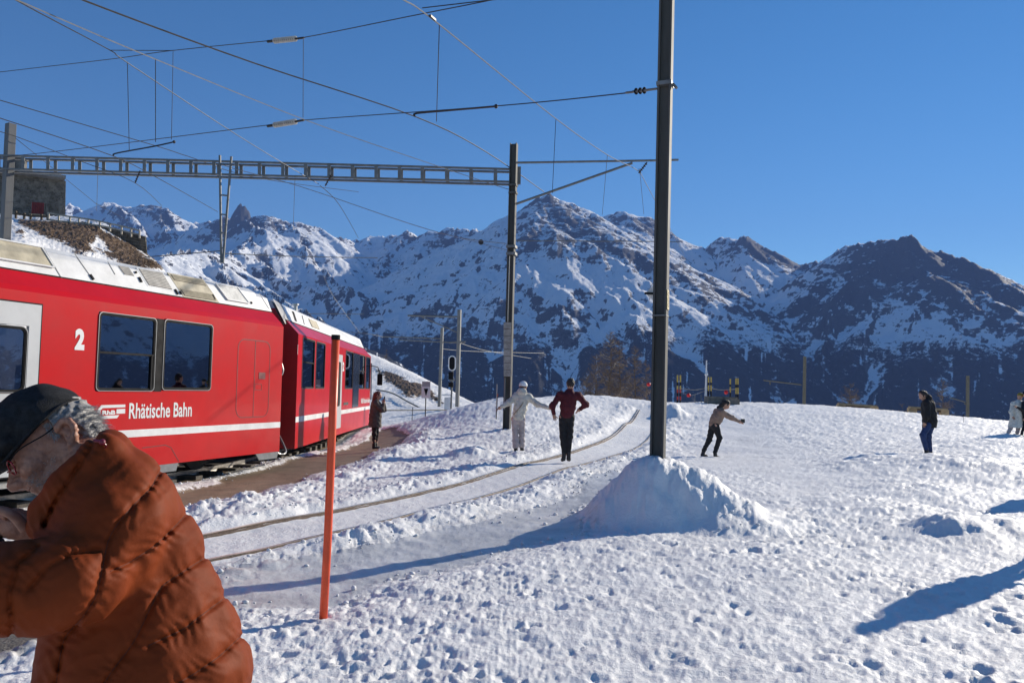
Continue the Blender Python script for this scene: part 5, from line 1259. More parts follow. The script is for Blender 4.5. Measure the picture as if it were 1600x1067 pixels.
# ---- distant masts
def far_mast(name, label, top, base, Y, wd, arms=(), m=M_GALV, deeper=.5):
    e = empty(name, W(*base, Y), label, 'mast'); boxmast(W(*base, Y) - Vector((0, 0, deeper)), W(*top, Y), wd, wd, R(-15), 'column', m, e)
    for a in arms: MB().tube([W(p[0], p[1], Y) for p in a[0]], a[1], 6).build('bracket_arm', m, e)
    return e
far_mast('catenary_mast', 'grey line mast with a long bracket arm beside the signal', (718, 484), (714, 650), 50, .21, [([(637, 493), (715, 495)], .06), ([(659, 495), (698, 512), (716, 520)], .045), ([(702, 535), (727, 534)], .07)])
far_mast('catenary_mast', 'slimmer grey mast behind the signal, with two level arms', (691, 512), (686, 640), 62, .21, [([(598, 526), (690, 529)], .05), ([(624, 531), (705, 535)], .05)])
M_MASTB = mat('brown mast', (.13, .12, .09), rough=.7, var=.15)
far_mast('catenary_mast', 'lone brown mast with one arm on the snow edge right of the barriers', (1257.5, 557), (1255, 636), 60, .22, [([(1193, 594), (1252, 601)], .05), ([(1203, 596), (1203.5, 601)], .04)], M_MASTB, 3)
far_mast('catenary_mast', 'brown mast standing behind the person in the black coat', (1512, 587), (1510.5, 662), 60, .20, [([(1484, 621), (1508, 628)], .04), ([(1507, 630.5), (1515, 631.5)], .05)], M_MASTB, 3)
for pts, lab in [([(600, 527, 62), (560, 520, 60), (480, 520, 60)], 'faint wire left of the slim far mast'), ([(716, 535, 50), (760, 548, 60), (830, 560, 80)], 'faint wire right of the grey far mast'), ([(690, 545, 62), (740, 549, 70), (850, 552, 90)], 'second faint wire crossing the dark forest')]:
    wire(lab, pts, .02, M_GALV)
# ---- signal, sign posts, cabinets, barrier poles
sgn = empty('railway_signal', W(705, 637, 42), 'dark railway signal with a white rimmed head beside the line mast', 'railway signal')
MB().tube([W(704.5, 640, 42), W(708, 556, 42)], .05, 8).build('post', M_GALV, sgn)
hd_ = MB(); c_ = W(706.3, 567.5, 41.9)
ol = rrect(-.20, .20, -.40, .40, .19); vs = [c_ + Vector((u, 0, v)) for u, v in ol] + [c_ + Vector((u * .72, -.01, v * .86)) for u, v in ol] + [c_ + Vector((u, .08, v)) for u, v in ol]; n = len(ol)
so2 = nobj('signal_head', vs, [(i, (i + 1) % n, n + (i + 1) % n, n + i) for i in range(n)] + [(i, i + 2 * n, (i + 1) % n + 2 * n, (i + 1) % n) for i in range(n)], M_WHITE, sgn)
nobj('signal_face', [c_ + Vector((u * .73, .005, v * .87)) for u, v in ol] + [c_ + Vector((u * .9, .16, v * .9)) for u, v in ol], [tuple(range(n)), tuple(range(2 * n - 1, n - 1, -1))] + [(i, i + n, (i + 1) % n + n, (i + 1) % n) for i in range(n)], M_BLACK, so2)
for py, hh in ((587, .2), (601, .13)): MB().box(W(704.5, py, 41.9), (.13, .1, hh)).build('lamp_box', M_BLACK, sgn, bevel=.03)
MB().box(W(706, 593, 41.9), (.12, .08, .09)).build('junction_box', M_GALV, sgn)
st = empty('track_sign', W(664.5, 666, 31), 'small white trackside sign with a black triangle on a thin post', 'sign')
MB().tube([W(664, 668, 31), W(666, 597, 31)], .022, 6).build('post', M_WIRE, st)
MB().box(W(665.5, 613, 30.95), (.17, .012, .22)).build('sign_plate', M_WHITE, st); MB().box(W(666, 600, 30.95), (.16, .012, .10)).build('number_plate', mat('grey plate', (.35, .35, .35)), st)
t_ = [W(662.3, 607, 30.9), W(669, 607.2, 30.9), W(665.5, 619, 30.9)]; MB().add(t_ + [p + Vector((0, .01, 0)) for p in t_], [(0, 1, 2), (5, 4, 3), (0, 3, 4, 1), (1, 4, 5, 2), (2, 5, 3, 0)]).build('triangle', M_BLACK, st)
lb = empty('track_cabinet', W(698, 640, 44), 'pale cabinet standing behind the bank beside the signal', 'cabinet'); MB().box(W(700, 633, 44), (.20, .15, .42)).build('housing', M_WHITE, lb, bevel=.02); MB().box(W(698, 617, 44.2), (.28, .2, .03)).build('lid', M_WHITE, lb)
MB().tube([W(643, 665, 31), W(645, 636, 31)], .014, 5)
tag(MB().tube([W(643, 668, 31), W(645, 636, 31)], .014, 5).build('thin_stake', M_WIRE), 'thin dark stake in the snow left of the trackside sign', 'stake')
tag(MB().tube([W(586, 641, 36), W(700, 640.5, 40)], .03, 6).build('low_rail', M_WIRE), 'low dark rail across the snow behind the person photographing', 'rail')
tag(MB().tube(catmull([W(588, 609, 66), W(612, 614, 65), (W(640, 629, 62)), W(660, 638, 60), W(684, 641, 59)], 6), .05, 6).build('trail_edge', M_WIRE), 'dark pipe running down the far snowy bank', 'trail edge')  # added dark tube standing in for the dark edge of the trail
# orange marker pole
op = empty('snow_pole', onground(504, 966), 'tall orange snow pole with a black cap standing at the edge of the icy path', 'snow pole')
ob_, ot_ = W(504.5, 970, 5.62), W(524.5, 531, 5.62)
MB().tube([ob_ - (ot_ - ob_).normalized() * .2, lerp(ob_, ot_, .3) + Vector((.008, 0, 0)), lerp(ob_, ot_, .65) + Vector((.004, 0, 0)), ot_], .0285, 20).build('pole', mat('orange plastic', (.80, .085, .02), rough=.42, var=.10, scale=5, bump=.05, bscale=30), op, smooth=True)
MB().tube([ot_ - (ot_ - ob_).normalized() * .0, ot_ + (ot_ - ob_).normalized() * .035], .031, 20).build('cap', M_BLACK, op)
# striped barrier poles with balls
M_YEL = mat('yellow band', (.50, .36, .06), rough=.5); M_REDB = mat('red ball', (.70, .01, .015), rough=.45); M_REDW = mat('red band', (.50, .02, .02), rough=.5)
BG = 'yellow and black striped poles at the snow edge'
for i, (px, yt, yb, lab) in enumerate([(1058.5, 586, 628, 'leftmost yellow and black striped pole on the snow edge'), (1063, 586, 628, 'striped pole second from the tall mast, beside the leftmost one'), (1107, 589, 620, 'striped pole directly behind the white flagpole'), (1111, 589, 620, 'striped pole just right of the white flagpole'), (1141, 592, 622, 'striped pole behind the timber stack, left one'), (1150, 591, 627, 'striped pole behind the timber stack, thicker right one'), (1153, 591, 627, 'rightmost striped pole at the end of the timber stack')]):
    e = empty('striped_pole', W(px, yb, 41), lab, 'striped pole', BG); n = 9; tot = yb - yt + 8
    for k in range(n):
        y0 = yb + 8 - tot * k / n; y1 = yb + 8 - tot * (k + 1) / n
        m = (M_YEL if k in (8, 7, 5) else M_BLACK) if k >= 5 else (M_REDW if k % 2 == 0 and px < 1100 else (M_YEL if k == 4 and px > 1100 else M_BLACK))
        MB().tube([W(px, y0, 41), W(px + .1, y1, 41)], .037, 8).build('band', m, e)
rp = catmull([W(1063, 606.5, 41), W(1085, 609, 41), W(1107, 606, 41), W(1125, 609, 41), W(1150, 608, 41)], 5)
tag(MB().tube(rp, .018, 5).build('rope', M_WOODR), 'pale rope strung between the striped poles', 'rope')
tag(MB().tube(catmull([W(1063, 611, 41), W(1076, 617.5, 41), W(1090, 615, 41), W(1107, 608, 41)], 5), .012, 5).build('rope', M_WOODR), 'lower slack rope that carries the left red ball', 'rope')
for px, py, r_, lab in [(1076, 617.5, .10, 'red ball hanging from the slack rope left of the flagpole'), (1134.5, 613, .105, 'red ball on the rope above the timber stack'), (1013.5, 600.5, .10, 'red ball just left of the tall mast')]:
    tag(MB().ball((0, 0, 0), r_, 14, 10).build('red_ball', M_REDB, smooth=True), lab, 'ball', 'red balls on the barrier rope').location = W(px, py, 40.9)
fp = empty('white_pole', W(1102.5, 630, 40), 'thin white flagpole among the striped poles', 'pole'); MB().tube([W(1102, 632, 40), W(1104, 563, 40)], [.055, .03], 8).build('shaft', M_WHITE, fp); MB().ball(W(1103.6, 585, 39.95), .09, 10, 8).build('bracket', M_WHITE, fp)
for px, lab in [(1086, 'short grey stake left of the flagpole'), (1095.5, 'short grey stake close to the flagpole')]: tag(MB().tube([W(px, 632, 40), W(px, 616.5, 40)], .022, 6).build('stake', M_GALV), lab, 'stake', 'short stakes by the flagpole')
# timber stack and benches
M_TIMB = mat('grey timber', (.24, .21, .17), col2=(.09, .08, .06), rough=.9, scale=5, stretch=(.3, 3, 3))
ts = empty('timber_stack', W(1128, 632, 38), 'low stack of weathered grey beams on the snow under the flagpole', 'timber stack')
for j in range(4):
    for k in range(2): 
        y0 = 630.5 - j * 3.3; MB().beam(W(1103 + k * 1.5, y0 - .2, 38 + k * .5), W(1133 + k * 14 + (j % 2) * 3, y0 + 1.6, 38.4 + k * .5), .3, .095).build('beam', M_TIMB, ts)
for px in (1139, 1149): MB().box(W(px, 629, 38), (.15, .2, .16)).build('block', M_TIMB, ts)
def bench(label, x0, y0, x1, y1, Y, h):
    e = empty('bench', W((x0 + x1) / 2, y1 + h, Y), label, 'bench', 'low wooden benches along the snow edge')
    for k in range(2): MB().beam(W(x0, y0 + k * 1.3, Y + .4 - k * .3), W(x1, y1 + k * 1.3, Y + .5 - k * .3), .24, .06).build('plank', mat('bench plank', (.42, .30, .17), rough=.7, var=.2, scale=4), e)
    MB().beam(W(x0 + 1, y0 + h * .6, Y + .3), W(x1 - 8, y1 + h * .6, Y + .3), .1, h * .6 * Y / F).build('side_board', M_WOODD, e)
    for x_ in (x0 + 4, x1 - 4):
        yy = y0 + (y1 - y0) * (x_ - x0) / (x1 - x0); MB().beam(W(x_, yy + 1.2, Y + .3), W(x_, yy + h + 4, Y + .3), .4, .25, side=(0, 1, 0)).build('leg', MATS['bench plank'], e)
bench('low wooden bench on the snow edge in front of a small bare bush', 1310, 630, 1369, 634, 42, 5); bench('low wooden bench half hidden behind the person in the black coat', 1421, 635.5, 1479, 639, 41, 6)
# bag and stick on the snow
bg_ = empty('black_bag', W(1504, 668, 33), 'small black bag lying on the snow at the far right beside a thin stick', 'bag'); MB().ball(W(1503, 667, 33), .11, 12, 8, (1.4, .8, .75)).build('body', M_BLACK, bg_, smooth=True); MB().tube(catmull([W(1507, 667, 33), W(1514, 667.5, 33), W(1521, 671, 32.6)], 5), .025, 5).build('strap', M_BLACK, bg_)
sk = empty('walking_stick', W(1505.5, 667, 33.2), 'thin walking stick stuck upright in the snow beside the black bag', 'stick'); MB().tube([W(1505.6, 668, 33.2), W(1505.6, 649, 33.2)], .008, 5).build('shaft', M_WIREL, sk); MB().ball(W(1505.6, 649, 33.2), .035, 8, 6).build('grip', M_BLACK, sk)

# ================================================================ bare larches beyond the edge
M_BARK = mat('larch bark', (.14, .10, .075), col2=(.06, .045, .035), rough=.9, scale=4)
M_TWIG = mat('larch twigs', (.20, .145, .105), col2=(.10, .075, .058), rough=.9, scale=1.5)
M_TWIGW = mat('pale larch twigs', (.42, .36, .28), rough=.8)  # paler tone, given to a random share of branches
def larch(label, base, top, spread, seed, dens=70, group='bare larches beyond the snow edge', pale=0):
    r_ = random.Random(seed); e = empty('larch_tree', base, label, 'tree', group)
    ax = top - base; H_ = ax.length; pts = [base + ax * (k / 8) + Vector((r_.uniform(-1, 1), r_.uniform(-1, 1), 0)) * .015 * H_ * (k > 0) for k in range(9)]
    MB().tube(pts, [max(.012 * H_ * (1 - k / 8.3), .006) for k in range(9)], 7).build('trunk', M_BARK, e)
    b = MB(); b2 = MB()
    for k in range(dens):
        t = r_.uniform(.12, .97); p = base + ax * t; a = r_.uniform(0, 6.283); L_ = spread * (1 - t) ** .75 * r_.uniform(.55, 1.1) + .12
        d = Vector((math.cos(a), math.sin(a), 0)); q = [p, p + d * L_ * .4 + Vector((0, 0, .10 * L_)), p + d * L_ * .72 + Vector((0, 0, .28 * L_)), p + d * L_ * .92 + Vector((0, 0, .58 * L_))]
        tgt = b2 if (pale and r_.random() < pale) else b
        tgt.tube(q, [.016, .012, .009, .005], 3, False)
        for s_ in range(int(4 + 6 * L_)):
            u = r_.uniform(.15, 1); k0 = min(int(u * 3), 2); o = lerp(q[k0], q[k0 + 1], u * 3 - k0 if u < 1 else 1); sd_ = Vector((-d.y, d.x, 0)) * r_.choice((-1, 1)) + d * r_.uniform(.2, .8) + Vector((0, 0, r_.uniform(-.7, .35)))
            e2 = o + sd_.normalized() * L_ * r_.uniform(.15, .42); tgt.tube([o, (o + e2) / 2 + Vector((0, 0, r_.uniform(-.03, .03))), e2], [.010, .008, .006], 3, False)
    c = b.build('crown', M_TWIG, e)
    if pale: b2.build('pale_branches', M_TWIGW, c)
    return e
GT = 60
larch('tallest bare larch in the clump, directly left of the tall mast, pale twigs', W(950, 690, GT), W(955, 515, GT), 2.4, 1, 190, pale=.12)
larch('bare larch at the centre of the clump with the reddest twigs', W(972, 690, GT + 1), W(966, 528, GT + 1), 2.2, 2, 180)
larch('shorter bare larch at the left side of the clump, near the person in maroon', W(929, 690, GT - 2), W(931, 552, GT - 2), 2.1, 3, 150)
larch('bare larch at the right side of the clump close to the mast', W(990, 690, GT + 3), W(993, 537, GT + 3), 2.0, 4, 150)
larch('bare larch peeping out beside the mast edge', W(1008, 690, GT + 5), W(1010, 560, GT + 5), 1.3, 5, 80)
larch('small bushy larch low on the left of the clump', W(914, 690, GT - 3), W(916, 585, GT - 3), 1.8, 6, 120)
larch('small bare sapling behind the bench on the snow edge', W(1327, 655, 50), W(1329, 598, 50), .9, 7, 50)
larch('thin bare tree behind the person in the black coat', W(1474, 680, 52), W(1473, 592, 52), .9, 8, 70)
larch('tiny bare shrub left of the person in the black coat', W(1410, 660, 52), W(1410, 630, 52), .35, 9, 20)
larch('bare larch tops above the far carriage on the far bank', W(600, 590, 108), W(604, 545, 108), .9, 10, 50)
# ================================================================ people: smooth implicit bodies turned into one mesh each
def surface_nets(f, lo, hi, h):
    lo = np.array(lo, float); hi = np.array(hi, float)
    n = np.ceil((hi - lo) / h).astype(int) + 2
    xs = [lo[i] + h * np.arange(n[i]) for i in range(3)]
    X, Y, Z = np.meshgrid(*xs, indexing='ij')
    V = f(X.astype(np.float32), Y.astype(np.float32), Z.astype(np.float32))
    S = V < 0
    acc = np.zeros(tuple(n - 1) + (3,), np.float32); cnt = np.zeros(tuple(n - 1), np.float32)
    def sl(o, ax=None): return tuple(slice(o[i], n[i] - 1 + o[i]) for i in range(3))
    for ax in range(3):
        others = [i for i in range(3) if i != ax]
        for a in (0, 1):
            for b in (0, 1):
                o = [0, 0, 0]; o[others[0]] = a; o[others[1]] = b; o2 = list(o); o2[ax] = 1
                v0 = V[sl(o)]; v1 = V[sl(o2)]; k = (v0 < 0) != (v1 < 0); t = np.where(k, v0 / np.where(k, v0 - v1, 1), 0)
                cnt += k
                acc[..., ax] += np.where(k, t, 0); acc[..., others[0]] += k * a; acc[..., others[1]] += k * b
    act = cnt > 0; idx = np.full(act.shape, -1); idx[act] = np.arange(act.sum())
    c = np.argwhere(act); P = (c + acc[act] / cnt[act][:, None]) * h + lo
    quads = []
    for ax in range(3):
        o1, o2 = [i for i in range(3) if i != ax]
        s0 = [slice(1, n[i] - 1) for i in range(3)]; s0[ax] = slice(0, n[ax] - 1); s1 = list(s0); s1[ax] = slice(1, n[ax])
        a_ = S[tuple(s0)]; b_ = S[tuple(s1)]; k = np.argwhere(a_ != b_); fl = a_[tuple(k.T)]
        base = k.copy(); base[:, o1] += 1; base[:, o2] += 1
        def g(d1, d2):
            q = base.copy(); q[:, o1] -= d1; q[:, o2] -= d2; return idx[tuple(q.T)]
        q = np.stack([g(1, 1), g(0, 1), g(0, 0), g(1, 0)], -1)
        flip = fl if ax != 1 else ~fl
        q[~flip] = q[~flip][:, ::-1]; quads.append(q)
    Q = np.concatenate(quads); Q = Q[(Q >= 0).all(1)]
    return P, Q
def cap_(X, Y, Z, a, b, ra, rb):
    ax, ay, az_ = a; dx, dy, dz = b[0] - ax, b[1] - ay, b[2] - az_
    t = np.clip(((X - ax) * dx + (Y - ay) * dy + (Z - az_) * dz) / (dx * dx + dy * dy + dz * dz + 1e-9), 0, 1)
    return np.sqrt((X - ax - t * dx) ** 2 + (Y - ay - t * dy) ** 2 + (Z - az_ - t * dz) ** 2) - (ra + (rb - ra) * t)
def ell_(X, Y, Z, c, r, axes=None):
    dx, dy, dz = X - c[0], Y - c[1], Z - c[2]
    if axes is not None:
        u = [dx * a[0] + dy * a[1] + dz * a[2] for a in axes]
    else: u = [dx, dy, dz]
    k0 = np.sqrt((u[0] / r[0]) ** 2 + (u[1] / r[1]) ** 2 + (u[2] / r[2]) ** 2)
    return (k0 - 1) * min(r) * (.55 + .45 * k0 / (k0 + .3))
def smin(a, b, k):
    h = np.clip(.5 + .5 * (b - a) / k, 0, 1); return b + (a - b) * h - k * h * (1 - h)
def sdf_mesh(name, prims, h, m, parent, k=.03, disp=None, pad=.05, extra=None, cut=None, smooth_=True):
    """prims: ('c', a, b, ra, rb) tapered capsules and ('e', centre, radii, axes) ellipsoids, blended"""
    pts = []
    for p in prims:
        if p[0] == 'c': pts += [(p[1], max(p[3], p[4])), (p[2], max(p[3], p[4]))]
        else: pts.append((p[1], max(p[2])))
    lo = [min(q[i] - r for q, r in pts) - pad for i in range(3)]; hi = [max(q[i] + r for q, r in pts) + pad for i in range(3)]
    def f(X, Y, Z):
        v = None
        for p in prims:
            d = cap_(X, Y, Z, *p[1:5]) if p[0] == 'c' else ell_(X, Y, Z, *p[1:4])
            kk = p[-1] if isinstance(p[-1], float) and p[0] == 'e' and len(p) > 4 else k
            v = d if v is None else smin(v, d, kk)
        if disp is not None: v = v - disp(X, Y, Z)
        if cut is not None: v = np.maximum(v, cut(X, Y, Z))
        return v
    P, Q = surface_nets(f, lo, hi, h)
    off = np.array(parent_loc(parent))
    me = bpy.data.meshes.new(name); V = [tuple(p) for p in (P - off)]; Fc = [tuple(q) for q in Q.tolist()]
    if extra is not None:
        n = len(V); V += [tuple(Vector(v) - Vector(off)) for v in extra.v]; Fc += [tuple(i + n for i in q) for q in extra.f]
    me.from_pydata(V, [], Fc); me.materials.append(m)
    if smooth_: me.shade_smooth()
    me.update(); return link(bpy.data.objects.new(name, me), parent)
def vv(p): return tuple(float(c) for c in p)
M_SKIN = mat('skin', (.50, .28, .19), rough=.5, var=.10, scale=40, spec=.4)
def cloth(name, col, rough=.85, scale=14, bump=.3, bscale=90, var=.14): return mat('cloth ' + name, col, rough=rough, scale=scale, bump=bump, bscale=bscale, var=var)
def fingers(hand, d, up, sc=1.0):
    """five fingers rooted in the palm: d points along the fingers"""
    b = MB(); d = d.normalized(); s_ = d.cross(up).normalized()
    for k in range(4):
        o = hand + s_ * (.030 - .019 * k) * sc; L_ = (.068, .078, .074, .058)[k] * sc
        b.tube([o, o + d * L_ * .5 - up * .006, o + d * L_ * .85 - up * .022], [.0095 * sc, .009 * sc, .006 * sc], 6)
    b.tube([hand + s_ * .03 * sc - d * .03, hand + s_ * .058 * sc, hand + s_ * .062 * sc + d * .035], [.011 * sc, .010 * sc, .007 * sc], 6)
    return b
def person(label, J, Y, mats, group=None, h=.016, coat_len=None, head_r=.105, hood=False, hair=None, hat=None, torso_r=(.135, .125), leg_r=.075, sleeves=True, face=None, arm_r=.052, bottom_flare=0, loose=1.0, puffy=0):
    """J: joints as photo pixels with a depth offset"""
    P = {k: W(v[0], v[1], Y + (v[2] if len(v) > 2 else 0)) for k, v in J.items()}
    gzz = min(P['footL'].z, P['footR'].z)
    e = empty('person', (P['pelvis'].x, P['pelvis'].y, gzz - .03), label, 'person', group)
    hd_, nk = P['head'], P['neck']; up = (hd_ - nk).normalized(); fc = Vector(face).normalized() if face else Vector((0, 1, 0)); fc = (fc - up * fc.dot(up)).normalized(); lt = up.cross(fc)
    axes = (vv(fc), vv(lt), vv(up)); chest = (P['shL'] + P['shR']) / 2 - Vector((0, 0, .06))
    hr = head_r
    S = [('e', vv(hd_), (hr * .90, hr * .74, hr * 1.08), axes), ('e', vv(hd_ + fc * hr * .35 - up * hr * .55), (hr * .55, hr * .5, hr * .55), axes), ('e', vv(hd_ + fc * hr * .98 - up * hr * .18), (hr * .18, hr * .13, hr * .24), axes),
         ('c', vv(hd_ - up * hr * .6 - fc * hr * .15), vv(nk), .052, .056), ('c', vv(nk), vv(chest), .06, .11), ('c', vv(chest), vv(P['pelvis']), torso_r[0] * .8, torso_r[1] * .8)]
    for s_ in (1, -1): S.append(('e', vv(hd_ + lt * hr * .76 * s_ - fc * hr * .08 - up * hr * .1), (hr * .2, hr * .1, hr * .28), axes))
    for s_ in 'LR':
        S += [('c', vv(P['sh' + s_]), vv(P['el' + s_]), arm_r, arm_r * .8), ('c', vv(P['el' + s_]), vv(P['ha' + s_]), arm_r * .78, .026), ('e', vv(P['ha' + s_]), (.04, .028, .045), None),
              ('c', vv(P['hip' + s_]), vv(P['kn' + s_]), leg_r * .9, leg_r * .65), ('c', vv(P['kn' + s_]), vv(P['an' + s_]), leg_r * .68, .04), ('c', vv(P['an' + s_]), vv(P['foot' + s_]), .04, .035), ('c', vv(P['pelvis']), vv(P['hip' + s_]), .10, .09), ('c', vv(chest), vv(P['sh' + s_]), .08, .06)]
    fb = MB()
    for s_ in 'LR':
        d = (P['ha' + s_] - P['el' + s_]).normalized(); b_ = fingers(P['ha' + s_] + d * .03, d, Vector((0, 0, 1)) if abs(d.z) < .8 else Vector((0, 1, 0))); fb.add(b_.v, b_.f)
    sdf_mesh('body', S, h, M_SKIN, e, k=.025, extra=fb)
    # jacket
    hem = P['hem'] if 'hem' in P else P['pelvis'] - Vector((0, 0, .03))
    C_ = [('c', vv(nk - up * .02), vv(chest), .075, .12), ('c', vv(chest), vv((chest + P['pelvis']) / 2), torso_r[0], torso_r[0]), ('c', vv((chest + P['pelvis']) / 2), vv(P['pelvis']), torso_r[0], torso_r[1])]
    if coat_len: C_.append(('c', vv(P['pelvis']), vv(hem), torso_r[1], torso_r[1] + bottom_flare))
    for s_ in 'LR':
        wr = P['ha' + s_] + (P['el' + s_] - P['ha' + s_]).normalized() * .055
        C_ += [('c', vv(chest), vv(P['sh' + s_]), .10, arm_r * 1.35), ('c', vv(P['sh' + s_]), vv(P['el' + s_]), arm_r * 1.38 * loose, arm_r * 1.15 * loose), ('c', vv(P['el' + s_]), vv(wr), arm_r * 1.15 * loose, arm_r * .80 * loose)]
    if hood: C_.append(('e', vv(nk - fc * .09 + up * .02), (.09, .12, .09), axes))
    ph = random.random() * 10
    def disp(X, Y, Z):
        d = .006 * np.sin(X * 31 + ph + 2 * np.sin(Z * 13)) * np.sin(Z * 27 + 3 * np.sin(X * 11 + Y * 9)) + .004 * np.sin(X * 60 + Z * 47 + ph)
        if puffy: d = d + puffy * (np.abs(np.sin(Z * 38 + X * 3 * 0)) - .5)
        return d
    hz_ = hem.z if coat_len else P['pelvis'].z - .10
    sdf_mesh('jacket', C_, h, mats['top'], e, k=.05, disp=disp, cut=lambda X, Y, Z: hz_ - Z)
    T_ = [('c', vv(P['pelvis'] + Vector((0, 0, .02))), vv(P['pelvis'] - Vector((0, 0, .03))), torso_r[1] * .92, torso_r[1] * .92)]
    for s_ in 'LR':
        T_ += [('c', vv(P['hip' + s_]), vv(P['kn' + s_]), leg_r * 1.12, leg_r * .84), ('c', vv(P['kn' + s_]), vv(P['an' + s_] + Vector((0, 0, .03))), leg_r * .84, leg_r * mats.get('cuff', .66))]
    sdf_mesh('trousers', T_, h, mats['legs'], e, k=.03, disp=disp)
    for s_ in 'LR':
        toe = P['toe' + s_] if ('toe' + s_) in P else P['foot' + s_] + fc * .12
        heel = P['foot' + s_]
        sdf_mesh('shoe', [('c', vv(P['an' + s_] + Vector((0, 0, .02))), vv(heel), .050, .045), ('c', vv(heel + Vector((0, 0, .005))), vv(toe), .045, .038)], .012, mats['shoe'], e, k=.02, cut=None)
    if hair is not None:
        hm_, long_ = hair
        Hh = [('e', vv(hd_ - fc * hr * .10 + up * hr * .12), (hr * .95, hr * .86, hr * 1.08), axes)]
        if long_: Hh += [('c', vv(hd_ - fc * hr * .55), vv(nk - fc * .08 - Vector((0, 0, long_ * .5))), hr * .75, hr * .62), ('c', vv(nk - fc * .08 - Vector((0, 0, long_ * .5))), vv(nk - fc * .10 - Vector((0, 0, long_))), hr * .62, hr * .35)]
        nv_ = Vector(vv(fc)); c0 = hd_ + fc * hr * .42
        sdf_mesh('hair', Hh, .010, hm_, e, k=.03, disp=lambda X, Y, Z: .004 * np.sin(X * 140 + 3 * np.sin(Z * 40)) + .003 * np.sin(Y * 170 + Z * 50), cut=lambda X, Y, Z: np.minimum((X - c0.x) * nv_.x + (Y - c0.y) * nv_.y + (Z - c0.z) * nv_.z, np.where(Z < hd_.z + hr * .55, 9, -9)) if True else None)
    if hat is not None:
        Hh = [('e', vv(hd_ + up * hr * .30 - fc * hr * .05), (hr * 1.05, hr * .98, hr * .98), axes)]
        cz = hd_ + up * hr * .05
        ux_, uy_, uz_ = up
        sdf_mesh('hat', Hh, .010, hat, e, k=.02, cut=lambda X, Y, Z: -((X - cz.x) * ux_ + (Y - cz.y) * uy_ + (Z - cz.z) * uz_))
    return e, P
M_HAIRD = mat('dark hair', (.022, .014, .010), rough=.55, var=.2, scale=30)
M_HAIRR = mat('red brown hair', (.12, .035, .018), rough=.5, var=.2, scale=30)
M_BOOT = mat('black boots', (.015, .015, .016), rough=.5, bump=.2)
M_PHONE = mat('phone', (.01, .01, .012), rough=.2)
# woman in white with a stick
eW, PW = person('person in a white padded jacket and pale trousers holding the companion and a thin stick',
       dict(head=(817.5, 604), neck=(817, 613), shL=(807, 618.5), shR=(826, 620), elL=(795, 629, -.05), haL=(780.5, 637.5, -.10), elR=(840, 632, -.05), haR=(860, 637.5, -.3), pelvis=(810, 651), hipL=(804.5, 655), hipR=(815, 655), knL=(805.3, 676), knR=(815.5, 677, .05),
            anL=(805.8, 698), anR=(815, 697, .10), footL=(806, 708), footR=(816, 705, .12), toeL=(805.5, 709, .13), toeR=(818, 707, .22)), 19.2,
       dict(top=cloth('white padded', (.60, .57, .49), .7), legs=cloth('pale trousers', (.42, .37, .37)), shoe=M_BOOT, cuff=.98), face=(.35, 1, 0), hat=cloth('white knit hat', (.82, .82, .80), .9), hood=True, torso_r=(.155, .155), leg_r=.082, puffy=.006, group='people out on the snow', arm_r=.06, hair=(M_HAIRR, 0))
pa, pb = PW['shR'], PW['pelvis'] + Vector((-.12, -.15, .05))
MB().tube([pa + Vector((-.03, -.075, .03)), (pa + pb) / 2 + Vector((0, -.10, 0)), pb], .012, 6).build('shoulder_strap', cloth('beige strap', (.35, .27, .18)), eW)
st_ = empty('walking_stick', W(775.5, 655, 19.05), 'thin walking stick held out by the person in white', 'stick'); MB().tube([W(775.5, 655, 19.05), W(777.5, 617, 19.1)], .008, 6).build('shaft', M_WIRE, st_); MB().tube([W(777.4, 620, 19.1), W(777.6, 615, 19.1)], .014, 6).build('handle', mat('red grip', (.35, .03, .03)), st_)
# man in maroon
person('person in a maroon sweatshirt and black trousers seen from behind on the rail',
       dict(head=(891.5, 599.5), neck=(891, 608), shL=(875.5, 617), shR=(903.5, 617.5), elL=(863, 634, -.05), haL=(866, 650.5, -.1), elR=(916, 632, .0), haR=(904.5, 640.5, .10), pelvis=(885.5, 648), hipL=(879.5, 652), hipR=(891.5, 652), knL=(879.5, 682), knR=(889.8, 682),
            anL=(881.5, 709), anR=(888.5, 708.5), footL=(880.5, 717), footR=(888.5, 717), toeL=(878.5, 718.5, .12), toeR=(889.5, 718, .15)), 17.4,
       dict(top=cloth('maroon', (.085, .008, .014), .9), legs=cloth('black', (.012, .012, .014)), shoe=M_BOOT, cuff=.62), face=(0, 1, 0), hair=(M_HAIRD, 0), torso_r=(.165, .145), leg_r=.085, group='people out on the snow', arm_r=.054)
# tan jumper, leaning and holding out a phone
eT, PT = person('person in a tan jumper leaning forward with a phone held out in both hands',
       dict(head=(1134.3, 632), neck=(1127.5, 638.5), shL=(1119.5, 642.5, .12), shR=(1128, 644, -.14), elL=(1140, 651.5, .12), haL=(1155, 658, .02), elR=(1143, 652.5, -.12), haR=(1156.5, 659, -.03), pelvis=(1115.8, 661.5), hipL=(1113.5, 665, .07), hipR=(1118, 665, -.07), knL=(1108, 687, .08), knR=(1124.3, 684, -.06),
            anL=(1099.5, 706, .10), anR=(1117.3, 708.5, -.05), footL=(1097.5, 711, .10), footR=(1118, 713.8, -.05), toeL=(1104, 712.5, .10), toeR=(1125, 715.5, -.05)), 20.7,
       dict(top=cloth('tan wool', (.28, .19, .14), .95), legs=cloth('black', (.012, .012, .014)), shoe=M_BOOT, cuff=.62), face=(1, -.1, -.5), hair=(M_HAIRD, .10), torso_r=(.15, .135), leg_r=.085, group='people out on the snow')
